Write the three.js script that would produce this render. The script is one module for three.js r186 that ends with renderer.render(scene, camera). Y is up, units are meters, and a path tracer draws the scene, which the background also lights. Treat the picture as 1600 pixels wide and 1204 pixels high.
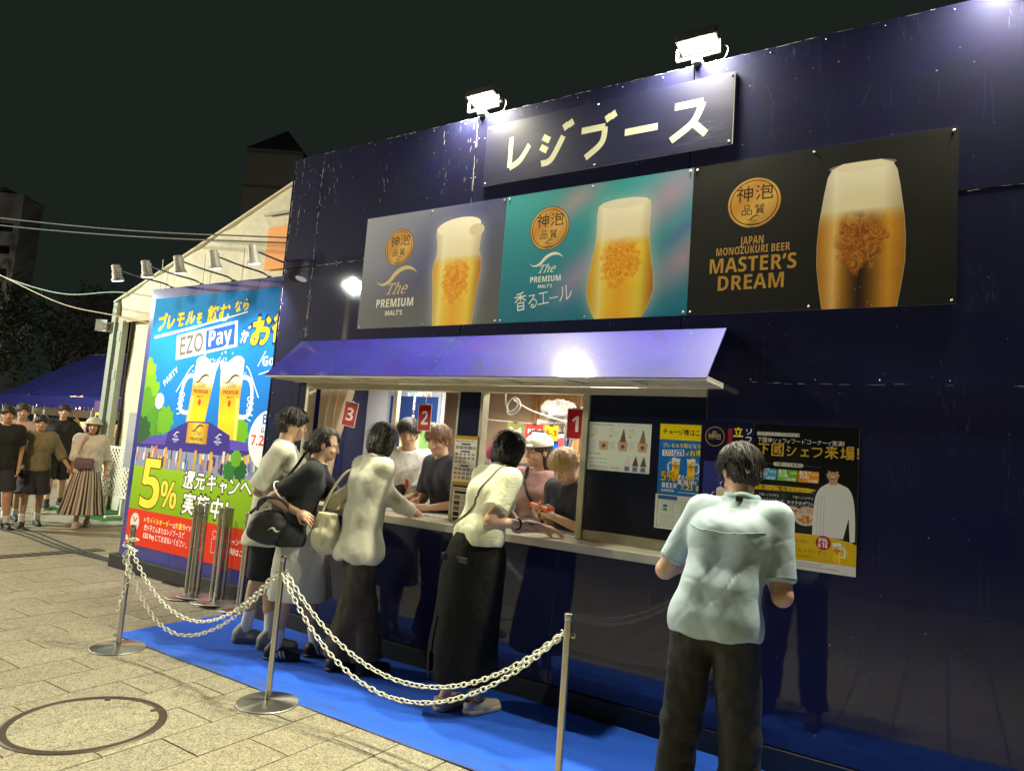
import * as THREE from 'three';
import { mergeGeometries } from 'three/addons/utils/BufferGeometryUtils.js';
import { RoundedBoxGeometry } from 'three/addons/geometries/RoundedBoxGeometry.js';
import { RectAreaLightUniformsLib } from 'three/addons/lights/RectAreaLightUniformsLib.js';
import { createNoise3D } from 'simplex-noise';

// ---------- camera, sky, exposure ----------
const scene = new THREE.Scene();
const camera = new THREE.PerspectiveCamera(58.27, 1024 / 770, 0.05, 400);
const CAM = new THREE.Vector3(4.019, 1.53, 3.957);
camera.position.copy(CAM);
camera.up.set(-0.01266, 0.99213, 0.12461);
camera.lookAt(CAM.x - 0.53313, CAM.y + 0.09873, CAM.z - 0.84025);
scene.background = new THREE.Color().setRGB(0.0108, 0.0152, 0.0118);
const renderer = new THREE.WebGLRenderer({ antialias: true });
renderer.toneMapping = THREE.LinearToneMapping;
renderer.toneMappingExposure = 1;
renderer.shadowMap.enabled = true;
RectAreaLightUniformsLib.init();

const FLOOD = 2700, FLOOD_RGB = [1.0, 0.93, 0.66];     // radiance of the booth's floodlight faces
const MAST = 1080, MAST_RGB = [0.93, 1.0, 0.84];       // floodlights on the mast out in the plaza, and on the added one
const TUBE = 75, TUBE_RGB = [1.0, 0.93, 0.8];         // tubes inside the booth
const SPOT = 4.4, SPOT_RGB = [0.95, 1.0, 0.97];        // poster spotlights

// ---------- helpers ----------
let seed = 20260723;
const rnd = () => { seed = (seed + 0x6d2b79f5) | 0; let t = Math.imul(seed ^ (seed >>> 15), 1 | seed); t = (t + Math.imul(t ^ (t >>> 7), 61 | t)) ^ t; return ((t ^ (t >>> 14)) >>> 0) / 4294967296; };
const rr = (a, b) => a + (b - a) * rnd();
const noise3 = createNoise3D(rnd);
const V = (x, y, z) => new THREE.Vector3(x, y, z);
const used = new Map();
const numbered = (n) => { const k = used.get(n) ?? 0; used.set(n, k + 1); return k ? n + '_' + String(k).padStart(3, '0') : n; };
const RGB = (r, g, b) => new THREE.Color().setRGB(r, g, b);
const HEX = (h) => new THREE.Color(h);
function M(color, rough = 0.8, o = {}) { return new THREE.MeshPhysicalMaterial({ color: color.isColor ? color : RGB(...color), roughness: rough, ...o }); }
function shade(o) { o.castShadow = o.receiveShadow = true; return o; }
function part(parent, name, geo, mat) { const m = shade(new THREE.Mesh(geo, mat)); m.name = name; parent.add(m); return m; }
function tag(o, label, category, group) { o.userData.label = label; o.userData.category = category; if (group) o.userData.group = group; return o; }
function thing(name, label, category, pos = [0, 0, 0], turn = 0, group) { const g = new THREE.Group(); g.name = numbered(name); g.position.set(...pos); g.rotation.y = turn; scene.add(g); return tag(g, label, category, group); }
function single(name, geo, mat, label, category, group) { const m = shade(new THREE.Mesh(geo, mat)); m.name = numbered(name); scene.add(m); return tag(m, label, category, group); }
function struct(name, geo, mat) { const m = shade(new THREE.Mesh(geo, mat)); m.name = numbered(name); m.userData.kind = 'structure'; scene.add(m); return m; }
function structGroup(name) { const g = new THREE.Group(); g.name = numbered(name); g.userData.kind = 'structure'; scene.add(g); return g; }
// box between two corners, with metre uv
function boxAB(x0, y0, z0, x1, y1, z1, r = 0) {
  const w = x1 - x0, h = y1 - y0, d = z1 - z0;
  const g = r > 0 ? new RoundedBoxGeometry(w, h, d, 2, Math.min(r, w / 2.01, h / 2.01, d / 2.01)) : new THREE.BoxGeometry(w, h, d);
  g.translate((x0 + x1) / 2, (y0 + y1) / 2, (z0 + z1) / 2);
  return metreUV(g);
}
function metreUV(g, ox = 0, oy = 0) {
  const p = g.attributes.position, n = g.attributes.normal, uv = new Float32Array(p.count * 2);
  for (let i = 0; i < p.count; i++) {
    const ax = Math.abs(n.getX(i)), ay = Math.abs(n.getY(i)), az = Math.abs(n.getZ(i));
    if (az >= ax && az >= ay) { uv[2 * i] = p.getX(i) + ox; uv[2 * i + 1] = p.getY(i) + oy; }
    else if (ay >= ax) { uv[2 * i] = p.getX(i) + ox; uv[2 * i + 1] = p.getZ(i) + oy; }
    else { uv[2 * i] = p.getZ(i) + ox; uv[2 * i + 1] = p.getY(i) + oy; }
  }
  g.setAttribute('uv', new THREE.BufferAttribute(uv, 2));
  return g;
}
function cyl(a, b, r0, r1 = r0, seg = 12) {
  const d = b.clone().sub(a), g = new THREE.CylinderGeometry(r1, r0, d.length(), seg);
  g.applyQuaternion(new THREE.Quaternion().setFromUnitVectors(V(0, 1, 0), d.clone().normalize()));
  g.translate((a.x + b.x) / 2, (a.y + b.y) / 2, (a.z + b.z) / 2);
  return g;
}
function tube(pts, r, seg = 40, rad = 6, closed = false) { return new THREE.TubeGeometry(new THREE.CatmullRomCurve3(pts, closed), seg, r, rad, closed); }
const merge = (list) => mergeGeometries(list.map((g) => { const k = g.index ? g.toNonIndexed() : g; for (const a of Object.keys(k.attributes)) if (!['position', 'normal', 'uv'].includes(a)) k.deleteAttribute(a); return k; }));
function canvas(w, h, draw) { const c = document.createElement('canvas'); c.width = w; c.height = h; draw(c.getContext('2d'), w, h); return c; }
function tex(w, h, draw, rep) {
  const t = new THREE.CanvasTexture(canvas(w, h, draw)); t.colorSpace = THREE.SRGBColorSpace; t.magFilter = THREE.LinearFilter;
  if (rep) { t.wrapS = t.wrapT = THREE.RepeatWrapping; t.repeat.set(...rep); }
  return t;
}
function dataTex(n, f, rep, srgb = false) {
  const d = new Uint8Array(n * n * 4);
  for (let y = 0; y < n; y++) for (let x = 0; x < n; x++) { const v = f(x / n, y / n), o = (y * n + x) * 4; if (Array.isArray(v)) { d[o] = v[0]; d[o + 1] = v[1]; d[o + 2] = v[2]; } else d[o] = d[o + 1] = d[o + 2] = v; d[o + 3] = 255; }
  const t = new THREE.DataTexture(d, n, n); t.wrapS = t.wrapT = THREE.RepeatWrapping; t.magFilter = THREE.LinearFilter; t.minFilter = THREE.LinearFilter; t.needsUpdate = true; if (srgb) t.colorSpace = THREE.SRGBColorSpace;
  if (rep) t.repeat.set(...rep);
  return t;
}
// noise that repeats over the unit square
const tileN = (u, v, f, k = 0) => { const a = u * Math.PI * 2, b = v * Math.PI * 2, R = f / (Math.PI * 2); return noise3(Math.cos(a) * R + k * 17, Math.sin(a) * R + Math.cos(b) * R * 1.3, Math.sin(b) * R * 1.3 + k * 7); };

// ---------- surface from a distance field ----------
function surf(f, lo, hi, h, colour) {
  const nx = Math.ceil((hi[0] - lo[0]) / h) + 2, ny = Math.ceil((hi[1] - lo[1]) / h) + 2, nz = Math.ceil((hi[2] - lo[2]) / h) + 2;
  const S = new Float32Array(nx * ny * nz).fill(1), B = 4, id = (x, y, z) => x + nx * (y + ny * z);
  for (let bz = 0; bz < nz; bz += B) for (let by = 0; by < ny; by += B) for (let bx = 0; bx < nx; bx += B) {
    const c = f(lo[0] + (bx + 1.5) * h, lo[1] + (by + 1.5) * h, lo[2] + (bz + 1.5) * h);
    const far = c > h * 5.2 || c < -h * 13;
    for (let z = bz; z < Math.min(bz + B, nz); z++) for (let y = by; y < Math.min(by + B, ny); y++) for (let x = bx; x < Math.min(bx + B, nx); x++)
      S[id(x, y, z)] = far ? c : f(lo[0] + x * h, lo[1] + y * h, lo[2] + z * h);
  }
  const vid = new Int32Array(nx * ny * nz).fill(-1), P = [], I = [];
  const E = []; for (let i = 0; i < 8; i++) for (let k = 0; k < 3; k++) { const j = i ^ (1 << k); if (i < j) E.push([i, j]); }
  for (let z = 0; z < nz - 1; z++) for (let y = 0; y < ny - 1; y++) for (let x = 0; x < nx - 1; x++) {
    let m = 0; const s = [];
    for (let i = 0; i < 8; i++) { s[i] = S[id(x + (i & 1), y + ((i >> 1) & 1), z + ((i >> 2) & 1))]; if (s[i] < 0) m |= 1 << i; }
    if (m === 0 || m === 255) continue;
    let n = 0, a = 0, b = 0, c = 0;
    for (const [i, j] of E) if ((s[i] < 0) !== (s[j] < 0)) { const t = s[i] / (s[i] - s[j]); a += (i & 1) + t * ((j & 1) - (i & 1)); b += ((i >> 1) & 1) + t * (((j >> 1) & 1) - ((i >> 1) & 1)); c += ((i >> 2) & 1) + t * (((j >> 2) & 1) - ((i >> 2) & 1)); n++; }
    vid[id(x, y, z)] = P.length / 3; P.push(lo[0] + (x + a / n) * h, lo[1] + (y + b / n) * h, lo[2] + (z + c / n) * h);
  }
  const quad = (a, b, c, d, flip) => { if (a < 0 || b < 0 || c < 0 || d < 0) return; if (flip) I.push(a, c, b, b, c, d); else I.push(a, b, c, b, d, c); };
  for (let z = 1; z < nz - 1; z++) for (let y = 1; y < ny - 1; y++) for (let x = 1; x < nx - 1; x++) {
    const s = S[id(x, y, z)] < 0;
    if (s !== S[id(x + 1, y, z)] < 0) quad(vid[id(x, y - 1, z - 1)], vid[id(x, y, z - 1)], vid[id(x, y - 1, z)], vid[id(x, y, z)], !s);
    if (s !== S[id(x, y + 1, z)] < 0) quad(vid[id(x - 1, y, z - 1)], vid[id(x, y, z - 1)], vid[id(x - 1, y, z)], vid[id(x, y, z)], s);
    if (s !== S[id(x, y, z + 1)] < 0) quad(vid[id(x - 1, y - 1, z)], vid[id(x, y - 1, z)], vid[id(x - 1, y, z)], vid[id(x, y, z)], !s);
  }
  const n = P.length / 3, N = new Float32Array(n * 3), U = new Float32Array(n * 2), C = new Float32Array(n * 3).fill(1), e = h * 0.5;
  for (let i = 0; i < n; i++) {
    let x = P[3 * i], y = P[3 * i + 1], z = P[3 * i + 2];
    const a1 = f(x + e, y - e, z - e), a2 = f(x - e, y - e, z + e), a3 = f(x - e, y + e, z - e), a4 = f(x + e, y + e, z + e), d = (a1 + a2 + a3 + a4) / 4; let gx = a1 - a2 - a3 + a4, gy = -a1 - a2 + a3 + a4, gz = -a1 + a2 - a3 + a4;
    const l = Math.hypot(gx, gy, gz) || 1; gx /= l; gy /= l; gz /= l;
    const st = Math.max(-h * 0.4, Math.min(h * 0.4, d)) * 0.8; x -= gx * st; y -= gy * st; z -= gz * st;
    P[3 * i] = x; P[3 * i + 1] = y; P[3 * i + 2] = z; N[3 * i] = gx; N[3 * i + 1] = gy; N[3 * i + 2] = gz;
    U[2 * i] = x * 0.8 + z * 0.6; U[2 * i + 1] = y;
    if (colour) { const c = colour(x, y, z, gx, gy, gz); C[3 * i] = c[0]; C[3 * i + 1] = c[1]; C[3 * i + 2] = c[2]; }
  }
  const g = new THREE.BufferGeometry();
  g.setAttribute('position', new THREE.BufferAttribute(new Float32Array(P), 3)); g.setAttribute('normal', new THREE.BufferAttribute(N, 3)); g.setAttribute('uv', new THREE.BufferAttribute(U, 2));
  if (colour) g.setAttribute('color', new THREE.BufferAttribute(C, 3));
  g.setIndex(I);
  return g;
}
const smin = (a, b, k) => { const h = Math.max(k - Math.abs(a - b), 0) / k; return Math.min(a, b) - h * h * k * 0.25; };
const smax = (a, b, k) => -smin(-a, -b, k);
// tapered capsule a->b; returns a function
function cap(a, b, ra, rb) {
  const bx = b.x - a.x, by = b.y - a.y, bz = b.z - a.z, l2 = bx * bx + by * by + bz * bz || 1e-9, ax = a.x, ay = a.y, az = a.z;
  return (x, y, z) => { const px = x - ax, py = y - ay, pz = z - az; let t = (px * bx + py * by + pz * bz) / l2; t = t < 0 ? 0 : t > 1 ? 1 : t; const dx = px - bx * t, dy = py - by * t, dz = pz - bz * t; return Math.sqrt(dx * dx + dy * dy + dz * dz) - (ra + (rb - ra) * t); };
}
// the same, cut flat at b
function cuff(a, b, ra, rb) {
  const d = b.clone().sub(a).normalize(), e = b.clone().addScaledVector(d, 0.2), l = b.distanceTo(a), f = cap(a, e, ra, ra + (rb - ra) * (l + 0.2) / l), k = d.dot(b);
  return (x, y, z) => Math.max(f(x, y, z), d.x * x + d.y * y + d.z * z - k);
}
// ellipsoid in a frame (columns side, up, fwd)
function ell(c, r, F) {
  return (x, y, z) => {
    let px = x - c.x, py = y - c.y, pz = z - c.z;
    if (F) { const q = px, w = py, e = pz; px = q * F.s.x + w * F.s.y + e * F.s.z; py = q * F.u.x + w * F.u.y + e * F.u.z; pz = q * F.f.x + w * F.f.y + e * F.f.z; }
    const a = px / r[0], b = py / r[1], d = pz / r[2], k0 = Math.sqrt(a * a + b * b + d * d), k1 = Math.sqrt(a * a / (r[0] * r[0]) + b * b / (r[1] * r[1]) + d * d / (r[2] * r[2]));
    return k1 < 1e-6 ? -Math.min(r[0], r[1], r[2]) : k0 * (k0 - 1) / k1;
  };
}
const uni = (list, k) => (x, y, z) => { let d = list[0](x, y, z); for (let i = 1; i < list.length; i++) d = smin(d, list[i](x, y, z), k); return d; };
function bounds(pts, pad) { const lo = [1e9, 1e9, 1e9], hi = [-1e9, -1e9, -1e9]; for (const p of pts) { const a = [p.x, p.y, p.z]; for (let k = 0; k < 3; k++) { lo[k] = Math.min(lo[k], a[k] - pad); hi[k] = Math.max(hi[k], a[k] + pad); } } return [lo, hi]; }
// ---------- a stroke alphabet for the Japanese lettering (0..100, y down; ~ marks a curved stroke) ----------
const GLYPHS = {
  レ: '24,10 24,86/~24,86 60,72 90,38', シ: '18,16 42,29/12,42 36,55/~18,88 52,80 88,24', フ: '10,20 86,20/~86,20 78,60 28,92', ー: '8,50 92,50', ス: '16,18 80,18/~80,18 60,58 10,90/56,56 90,88',
  モ: '18,18 82,18/10,48 92,48/46,18 46,84 86,84', ル: '~32,14 30,60 8,90/58,10 58,86/~58,86 80,72 94,46', カ: '10,34 86,34/~86,34 84,70 76,90 60,84/~44,10 42,50 12,92', ン: '12,20 40,38/~14,88 56,78 92,28',
  ハ: '~34,22 30,58 8,86/~62,20 76,50 94,86', イ: '~80,10 50,44 8,62/54,40 54,94', チ: '~78,10 50,20 18,24/8,46 94,46/~52,20 52,60 24,94', ヤ: '8,44 90,30/~90,30 84,48 70,60/34,14 54,94', キ: '16,30 80,22/8,60 92,52/42,8 60,94',
  ヘ: '~6,62 34,28 46,40 94,80', エ: '14,18 88,18/50,18 50,82/6,82 94,82', コ: '16,20 84,20 84,82/12,82 86,82', ナ: '8,36 94,36/~54,8 52,56 20,94', ト: '34,8 34,94/34,40 82,60', ク: '~40,8 30,36 8,56/38,22 84,22/~84,22 74,66 24,94',
  ラ: '20,14 80,14/10,40 88,40/~88,40 78,76 28,94', リ: '24,12 24,58/~76,8 76,62 36,94', タ: '~42,8 30,36 8,56/38,22 84,22/~84,22 74,66 24,94/36,48 66,66', オ: '8,32 92,32/62,8 62,90 46,84/~60,34 40,66 8,82', ミ: '24,12 78,26/24,40 76,54/16,70 82,90',
  テ: '20,14 80,14/6,42 94,42/~52,42 50,74 24,94', ホ: '8,32 92,32/50,8 50,92 38,86/~28,50 22,66 8,80/~72,50 80,62 92,78', ワ: '14,48 14,18 86,18/~86,18 82,66 36,94', メ: '~74,10 60,60 10,92/24,32 82,82', ニ: '20,24 80,24/8,80 92,80',
  ユ: '18,26 74,26 66,80/6,80 94,80', ツ: '12,26 24,50/42,18 54,44/~86,22 76,66 30,94', ア: '8,16 90,16/~90,16 80,40 62,52/~48,34 46,70 18,94', ム: '~48,10 34,50 14,82/8,84 80,76/62,50 92,92', ソ: '14,20 30,50/~86,14 76,62 30,94',
  を: '14,22 84,22/~48,6 40,40 16,60/~18,58 50,36 56,72/~88,46 50,60 38,80 56,94 88,90', む: '8,30 66,30/~34,8 34,60 30,76 14,74 14,56 30,54 34,70/~34,60 34,88 52,92 78,90 84,66/76,20 92,40', な: '8,28 56,28/~36,8 30,40 8,62/70,22 92,36/~66,42 66,82 50,92 36,84 44,72 66,76 88,90',
  ら: '40,8 62,16/~26,30 22,62 24,66 56,46 80,56 76,80 40,94', か: '~8,34 60,32 66,40 60,84 44,84/~40,8 34,50 10,92/~72,26 84,40 92,58', お: '8,30 62,30/~36,8 36,70 30,88 14,84 16,66 50,50 84,56 86,76 70,92 54,88/76,16 92,32', る: '20,14 74,14/~74,14 40,50 16,66/~16,66 50,40 82,50 84,76 60,94 38,88 42,74 58,76 62,90',
  は: '~16,10 12,50 18,92/34,32 94,32/~70,10 72,80 56,92 42,84 48,72 72,76 92,90', こ: '~22,20 50,26 78,20/~18,56 16,82 40,88 86,84', ち: '12,26 80,26/~42,8 34,40 22,62 50,46 80,56 78,82 36,94', て: '~8,24 50,22 90,16/~90,16 46,34 44,70 78,92', す: '6,24 94,24/~58,6 58,60 46,70 36,60 44,48 58,54 56,80 34,96',
  さ: '12,28 86,24/~44,8 56,36 72,56/~24,58 22,82 48,92 78,88', ん: '~50,8 34,50 10,92/~10,92 34,50 48,56 54,88 70,90 92,62', ま: '14,24 86,24/18,46 82,46/~50,8 52,76 36,92 20,84 30,70 54,74 86,90', た: '8,28 62,28/~40,8 30,50 10,92/52,48 88,46/~50,70 54,90 92,88', り: '~26,10 20,40 24,60 30,46/~70,8 76,50 42,94',
  に: '~16,10 12,50 18,92/40,26 88,26/~38,64 40,86 92,84', い: '~16,18 16,60 30,84 38,66/~74,24 84,40 88,62', く: '~72,8 30,46 32,54 74,94', の: '~52,20 44,70 22,84 10,60 26,26 60,18 90,46 82,78 58,92',
  神: '22,4 32,14/8,24 40,24 8,58/26,44 26,96/30,48 42,60/50,26 92,26 92,70 50,70 50,26/50,48 92,48/71,6 71,96', 泡: '10,10 22,20/6,36 18,46/~8,90 20,72 26,62/~46,6 40,24 30,38/44,20 90,20 88,60 76,62/42,36 72,36 72,54 42,54/42,36 42,88 92,88 92,72',
  品: '30,8 70,8 70,40 30,40 30,8/8,54 42,54 42,92 8,92 8,54/58,54 92,54 92,92 58,92 58,54', 質: '~40,6 26,10 14,12/14,12 12,40/14,24 46,24/32,24 32,40/~86,6 72,10 58,12/58,12 54,40/58,24 92,24/76,24 76,40/26,46 76,46 76,80 26,80 26,46/26,57 76,57/26,68 76,68/38,82 14,96/62,82 88,96',
  香: '~74,4 50,10 24,12/8,26 92,26/50,10 50,50/46,30 10,52/54,30 90,52/28,58 72,58 72,94 28,94 28,58/28,76 72,76', 飲: '~28,4 18,18 4,28/28,6 46,24/16,30 42,30 42,58 16,58 16,30/16,44 42,44/16,58 16,88 40,80/34,66 46,88/~64,6 60,24 50,40/60,22 94,22 88,40/~72,40 68,70 48,94/~72,52 80,78 96,94',
  得: '~30,6 20,18 6,28/~32,28 22,44 4,56/20,48 20,96/46,8 86,8 86,38 46,38 46,8/46,23 86,23/40,50 94,50/36,66 96,66/76,50 76,94 64,90/48,76 58,86', 還: '8,8 18,18/6,38 20,38 20,76/~20,76 10,84 4,92/~8,84 40,92 96,92/36,6 92,6 92,22 36,22 36,6/54,6 54,22/74,6 74,22/30,32 96,32/46,42 82,42 82,54 46,54 46,42/~58,56 46,70 32,78/50,64 50,84/~66,60 78,74 94,84',
  元: '22,14 78,14/6,40 94,40/~36,40 34,72 8,94/62,40 62,88 92,88 92,70', 実: '50,2 50,14/10,30 10,16 90,16 90,30/22,34 78,34/16,50 84,50/6,66 94,66/50,24 50,66/~48,66 36,84 8,96/~52,66 66,84 92,96', 施: '26,4 26,18/4,20 48,20/~22,20 20,64 6,94/22,44 42,44 40,88 30,90/~60,4 56,16 48,28/56,16 94,16/50,50 90,38 88,66/72,30 72,76/58,40 58,90 94,90 94,74',
  中: '14,28 86,28 86,66 14,66 14,28/50,4 50,98', 機: '18,4 18,96/4,28 36,28/18,36 6,60/18,36 34,52/50,6 42,24 52,24 42,42/78,6 70,24 80,24 70,42/38,52 96,52/~62,6 66,60 90,94/~54,52 50,80 38,94/~86,64 70,82 56,92', 下: '6,12 94,12/48,12 48,96/50,36 80,56',
  國: '8,6 92,6 92,96 8,96 8,6/22,28 78,28/28,42 46,42 46,60 28,60 28,42/22,74 50,70/~60,14 64,60 80,82/~74,50 66,70 54,82/66,16 74,22', 来: '14,18 86,18/26,28 34,42/74,28 66,42/6,50 94,50/50,4 50,98/~46,52 34,74 6,90/~54,52 68,74 94,90',
  場: '4,34 36,34/20,8 20,80/4,84 38,74/48,6 86,6 86,38 48,38 48,6/48,22 86,22/40,50 96,50/~58,50 50,66 38,76/50,64 90,64 86,92 76,92/~66,64 58,82 42,94/~78,64 72,82 58,94', 伸: '~28,4 20,24 4,46/20,30 20,96/42,22 92,22 92,68 42,68 42,22/42,45 92,45/67,4 67,98',
  演: '8,8 20,18/4,36 16,46/~6,92 16,74 22,62/60,2 60,12/30,26 30,14 94,14 94,26/38,34 86,34/36,46 88,46 88,76 36,76 36,46/62,34 62,76/36,61 88,61/50,80 30,96/74,80 94,96', 初: '22,4 30,14/6,22 40,22 6,58/24,42 24,96/36,40 28,52/48,18 92,18 88,88 74,86/~66,18 64,60 42,94', 代: '~30,4 20,26 4,50/20,32 20,96/34,36 94,28/~58,4 64,60 82,92 94,90 94,74/76,8 88,20',
  王: '14,14 86,14/18,50 82,50/6,88 94,88/50,14 50,88', 者: '18,18 72,18/6,42 94,42/44,4 44,42/~86,8 56,46 8,68/32,56 78,56 78,94 32,94 32,56/32,75 78,75', 日: '20,8 80,8 80,92 20,92 20,8/20,50 80,50',
  監: '10,8 10,50 50,50/10,8 50,8/10,22 42,22 42,36 10,36/28,8 28,50/~64,4 60,22 52,34/60,16 94,16/66,30 88,40/18,60 82,60 82,92/18,60 18,92/38,60 38,92/60,60 60,92/4,94 96,94', 修: '~26,4 18,26 4,48/18,32 18,96/34,22 34,74/~60,4 54,18 42,32/56,16 92,16/~86,16 72,38 42,50/~56,24 70,42 94,50/~80,54 66,62 46,66/~86,66 70,78 46,82/~92,78 70,92 44,97',
  鉄: '~26,4 18,22 4,36/28,6 46,26/12,38 40,38/6,54 46,54/26,38 26,86/4,92 48,84/10,64 16,76/42,62 36,76/~62,8 58,26 50,38/58,24 92,24/50,50 96,50/74,6 74,50/~74,50 66,78 46,96/~74,50 82,78 96,96', 板: '18,4 18,96/4,28 36,28/18,36 6,62/18,36 34,54/48,12 94,12/~50,12 50,60 36,96/52,36 88,36/~88,36 76,72 46,96/~56,40 70,74 96,94',
  牛: '~30,8 24,28 10,44/24,28 84,28/6,56 94,56/54,4 54,98', 作: '~28,4 20,26 4,48/18,32 18,96/~54,4 46,22 34,40/46,24 96,24/62,24 62,96/62,46 90,46/62,68 90,68', 売: '10,16 90,16/50,2 50,32/20,32 80,32/8,60 8,46 92,46 92,60/~38,54 34,80 8,96/62,54 62,90 92,90 92,76', 子: '18,10 80,10 50,36/50,36 50,94 34,88/6,50 94,50',
  対: '26,4 26,18/4,22 50,22/~42,22 34,66 6,92/~12,34 30,60 46,84/54,36 96,36/80,6 80,94 64,88/58,54 66,66', 象: '~40,2 30,14 12,26/36,10 66,10 58,24/18,24 82,24 82,44 18,44 18,24/50,24 50,44/~50,46 34,60 8,66/~34,56 58,70 54,94 40,92/~46,64 30,76 8,80/~52,76 34,90 10,95/~84,48 74,58 60,62/~62,60 76,80 94,90',
  外: '~28,4 20,30 4,54/26,20 52,20/~52,20 42,66 8,96/20,42 36,58/70,4 70,98/70,42 94,60', 支: '12,22 88,22/50,4 50,42/20,44 78,44/~78,44 56,78 8,96/~26,48 52,80 94,96', 払: '4,28 38,28/22,6 22,92 10,88/4,64 38,54/~62,10 56,50 46,84/46,86 90,78/76,52 96,96',
  詳: '22,4 26,12/4,20 44,20/10,34 38,34/10,48 38,48/10,62 38,62 38,92 10,92 10,62/58,6 64,18/86,6 80,18/52,24 94,24/54,44 92,44/48,64 96,64/73,24 73,98', 細: '24,4 8,24 22,32 6,52/8,52 38,50/22,52 22,96/8,66 4,84/34,64 40,80/50,14 94,14 94,92 50,92 50,14/72,14 72,92/50,52 94,52', 立: '50,4 50,20/12,24 88,24/30,38 38,76/72,36 60,84/4,88 96,88',
  '※': '16,16 84,84/84,16 16,84/50,10 50,14/50,86 50,90/10,50 14,50/86,50 90,50', '〜': '~8,56 30,42 60,58 92,44', '・': '46,50 54,50', '。': '~14,80 26,80 26,92 14,92 14,80',
};
const VOICED = { ジ: 'シ', ブ: 'フ', ド: 'ト', グ: 'ク', ダ: 'タ', バ: 'ハ', ガ: 'カ', デ: 'テ', ビ: 'ヒ', が: 'か', で: 'て', だ: 'た', ゴ: 'コ' }, ROUND = { プ: 'フ', パ: 'ハ', ペ: 'ヘ', ポ: 'ホ' }, SMALL = { ャ: 'ヤ', ェ: 'エ', ュ: 'ユ', ッ: 'ツ' };
GLYPHS.ヒ = '20,10 20,84 88,84/86,28 20,50';
function glyphPath(ctx, code) {
  for (const s of code.split('/')) {
    const curved = s[0] === '~', p = s.slice(curved ? 1 : 0).split(' ').map((q) => q.split(',').map(Number));
    ctx.moveTo(...p[0]);
    if (!curved) for (let i = 1; i < p.length; i++) ctx.lineTo(...p[i]);
    else for (let i = 0; i < p.length - 1; i++) {
      const a = p[Math.max(0, i - 1)], b = p[i], c = p[i + 1], d = p[Math.min(p.length - 1, i + 2)];
      ctx.bezierCurveTo(b[0] + (c[0] - a[0]) / 6, b[1] + (c[1] - a[1]) / 6, c[0] - (d[0] - b[0]) / 6, c[1] - (d[1] - b[1]) / 6, c[0], c[1]);
    }
  }
}
// text at x (left), y (top); w = stroke weight in percent of size; cond = width factor; out = [colour, extra weight] outlines drawn first
function jp(ctx, text, x, y, size, { w = 13, fill = '#fff', out = [], cond = 1, gap = 1.06, skew = 0, rot = 0, serif = false, sizes } = {}) {
  const passes = [...out.map(([c, e]) => [c, w + e]), [fill, w]];
  ctx.save(); ctx.translate(x, y); if (rot) ctx.rotate(rot);
  let end = 0;
  for (const [color, weight] of passes) {
    let cx = 0, k = -1;
    for (const ch of text) {
      k++;
      const s = size * (sizes?.[k] ?? 1), base = VOICED[ch] ?? ROUND[ch] ?? SMALL[ch] ?? ch, small = SMALL[ch] ? 0.74 : 1;
      ctx.save(); ctx.translate(cx, size - s); ctx.transform(1, 0, skew, 1, 0, 0);
      if (GLYPHS[base]) {
        ctx.scale(s * cond / 100, s / 100); if (small < 1) { ctx.translate(13, 26); ctx.scale(small, small); }
        ctx.beginPath(); if (VOICED[ch]) { ctx.save(); ctx.translate(0, 10); ctx.scale(0.86, 0.9); glyphPath(ctx, GLYPHS[base]); ctx.restore(); glyphPath(ctx, '77,2 85,17/91,-3 99,12'); } else glyphPath(ctx, GLYPHS[base]);
        if (ROUND[ch]) { ctx.moveTo(100, 8); ctx.arc(91, 8, 9, 0, 7); }
        ctx.lineWidth = weight / small; ctx.lineJoin = out.length && weight > w ? 'round' : 'miter'; ctx.miterLimit = 3; ctx.lineCap = weight > w ? 'round' : 'butt'; ctx.strokeStyle = color; ctx.stroke();
        cx += s * cond * gap * (small < 1 ? 0.86 : 1);
      } else {
        ctx.font = (w > 8 ? 'bold ' : '') + s * 1.02 + 'px ' + (serif ? 'serif' : 'sans-serif'); ctx.textBaseline = 'alphabetic'; const tw = ctx.measureText(ch).width * cond;
        ctx.scale(cond, 1); if (weight > w) { ctx.lineWidth = (weight - w) * s / 100; ctx.strokeStyle = color; ctx.lineJoin = 'round'; ctx.strokeText(ch, 0, s * 0.88); } else { ctx.fillStyle = color; ctx.fillText(ch, 0, s * 0.88); }
        cx += tw + s * 0.02;
      }
      ctx.restore();
    }
    end = cx;
  }
  ctx.restore();
  return end;
}
function latin(ctx, text, x, y, size, { fill = '#fff', font = 'bold', family = 'sans-serif', align = 'center', width, stroke, sw = 0, rot = 0 } = {}) {
  ctx.save(); ctx.translate(x, y); if (rot) ctx.rotate(rot); ctx.font = font + ' ' + size + 'px ' + family; ctx.textAlign = 'left'; ctx.textBaseline = 'alphabetic';
  const tw = ctx.measureText(text).width, sx = width ? width / tw : 1, off = align === 'center' ? -tw / 2 : align === 'right' ? -tw : 0;
  ctx.scale(sx, 1); if (stroke) { ctx.strokeStyle = stroke; ctx.lineWidth = sw; ctx.lineJoin = 'round'; ctx.strokeText(text, off, 0); } ctx.fillStyle = fill; ctx.fillText(text, off, 0); ctx.restore();
}
const poly = (ctx, pts, fill) => { ctx.beginPath(); pts.forEach((p, i) => (i ? ctx.lineTo(...p) : ctx.moveTo(...p))); ctx.closePath(); ctx.fillStyle = fill; ctx.fill(); };
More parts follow.
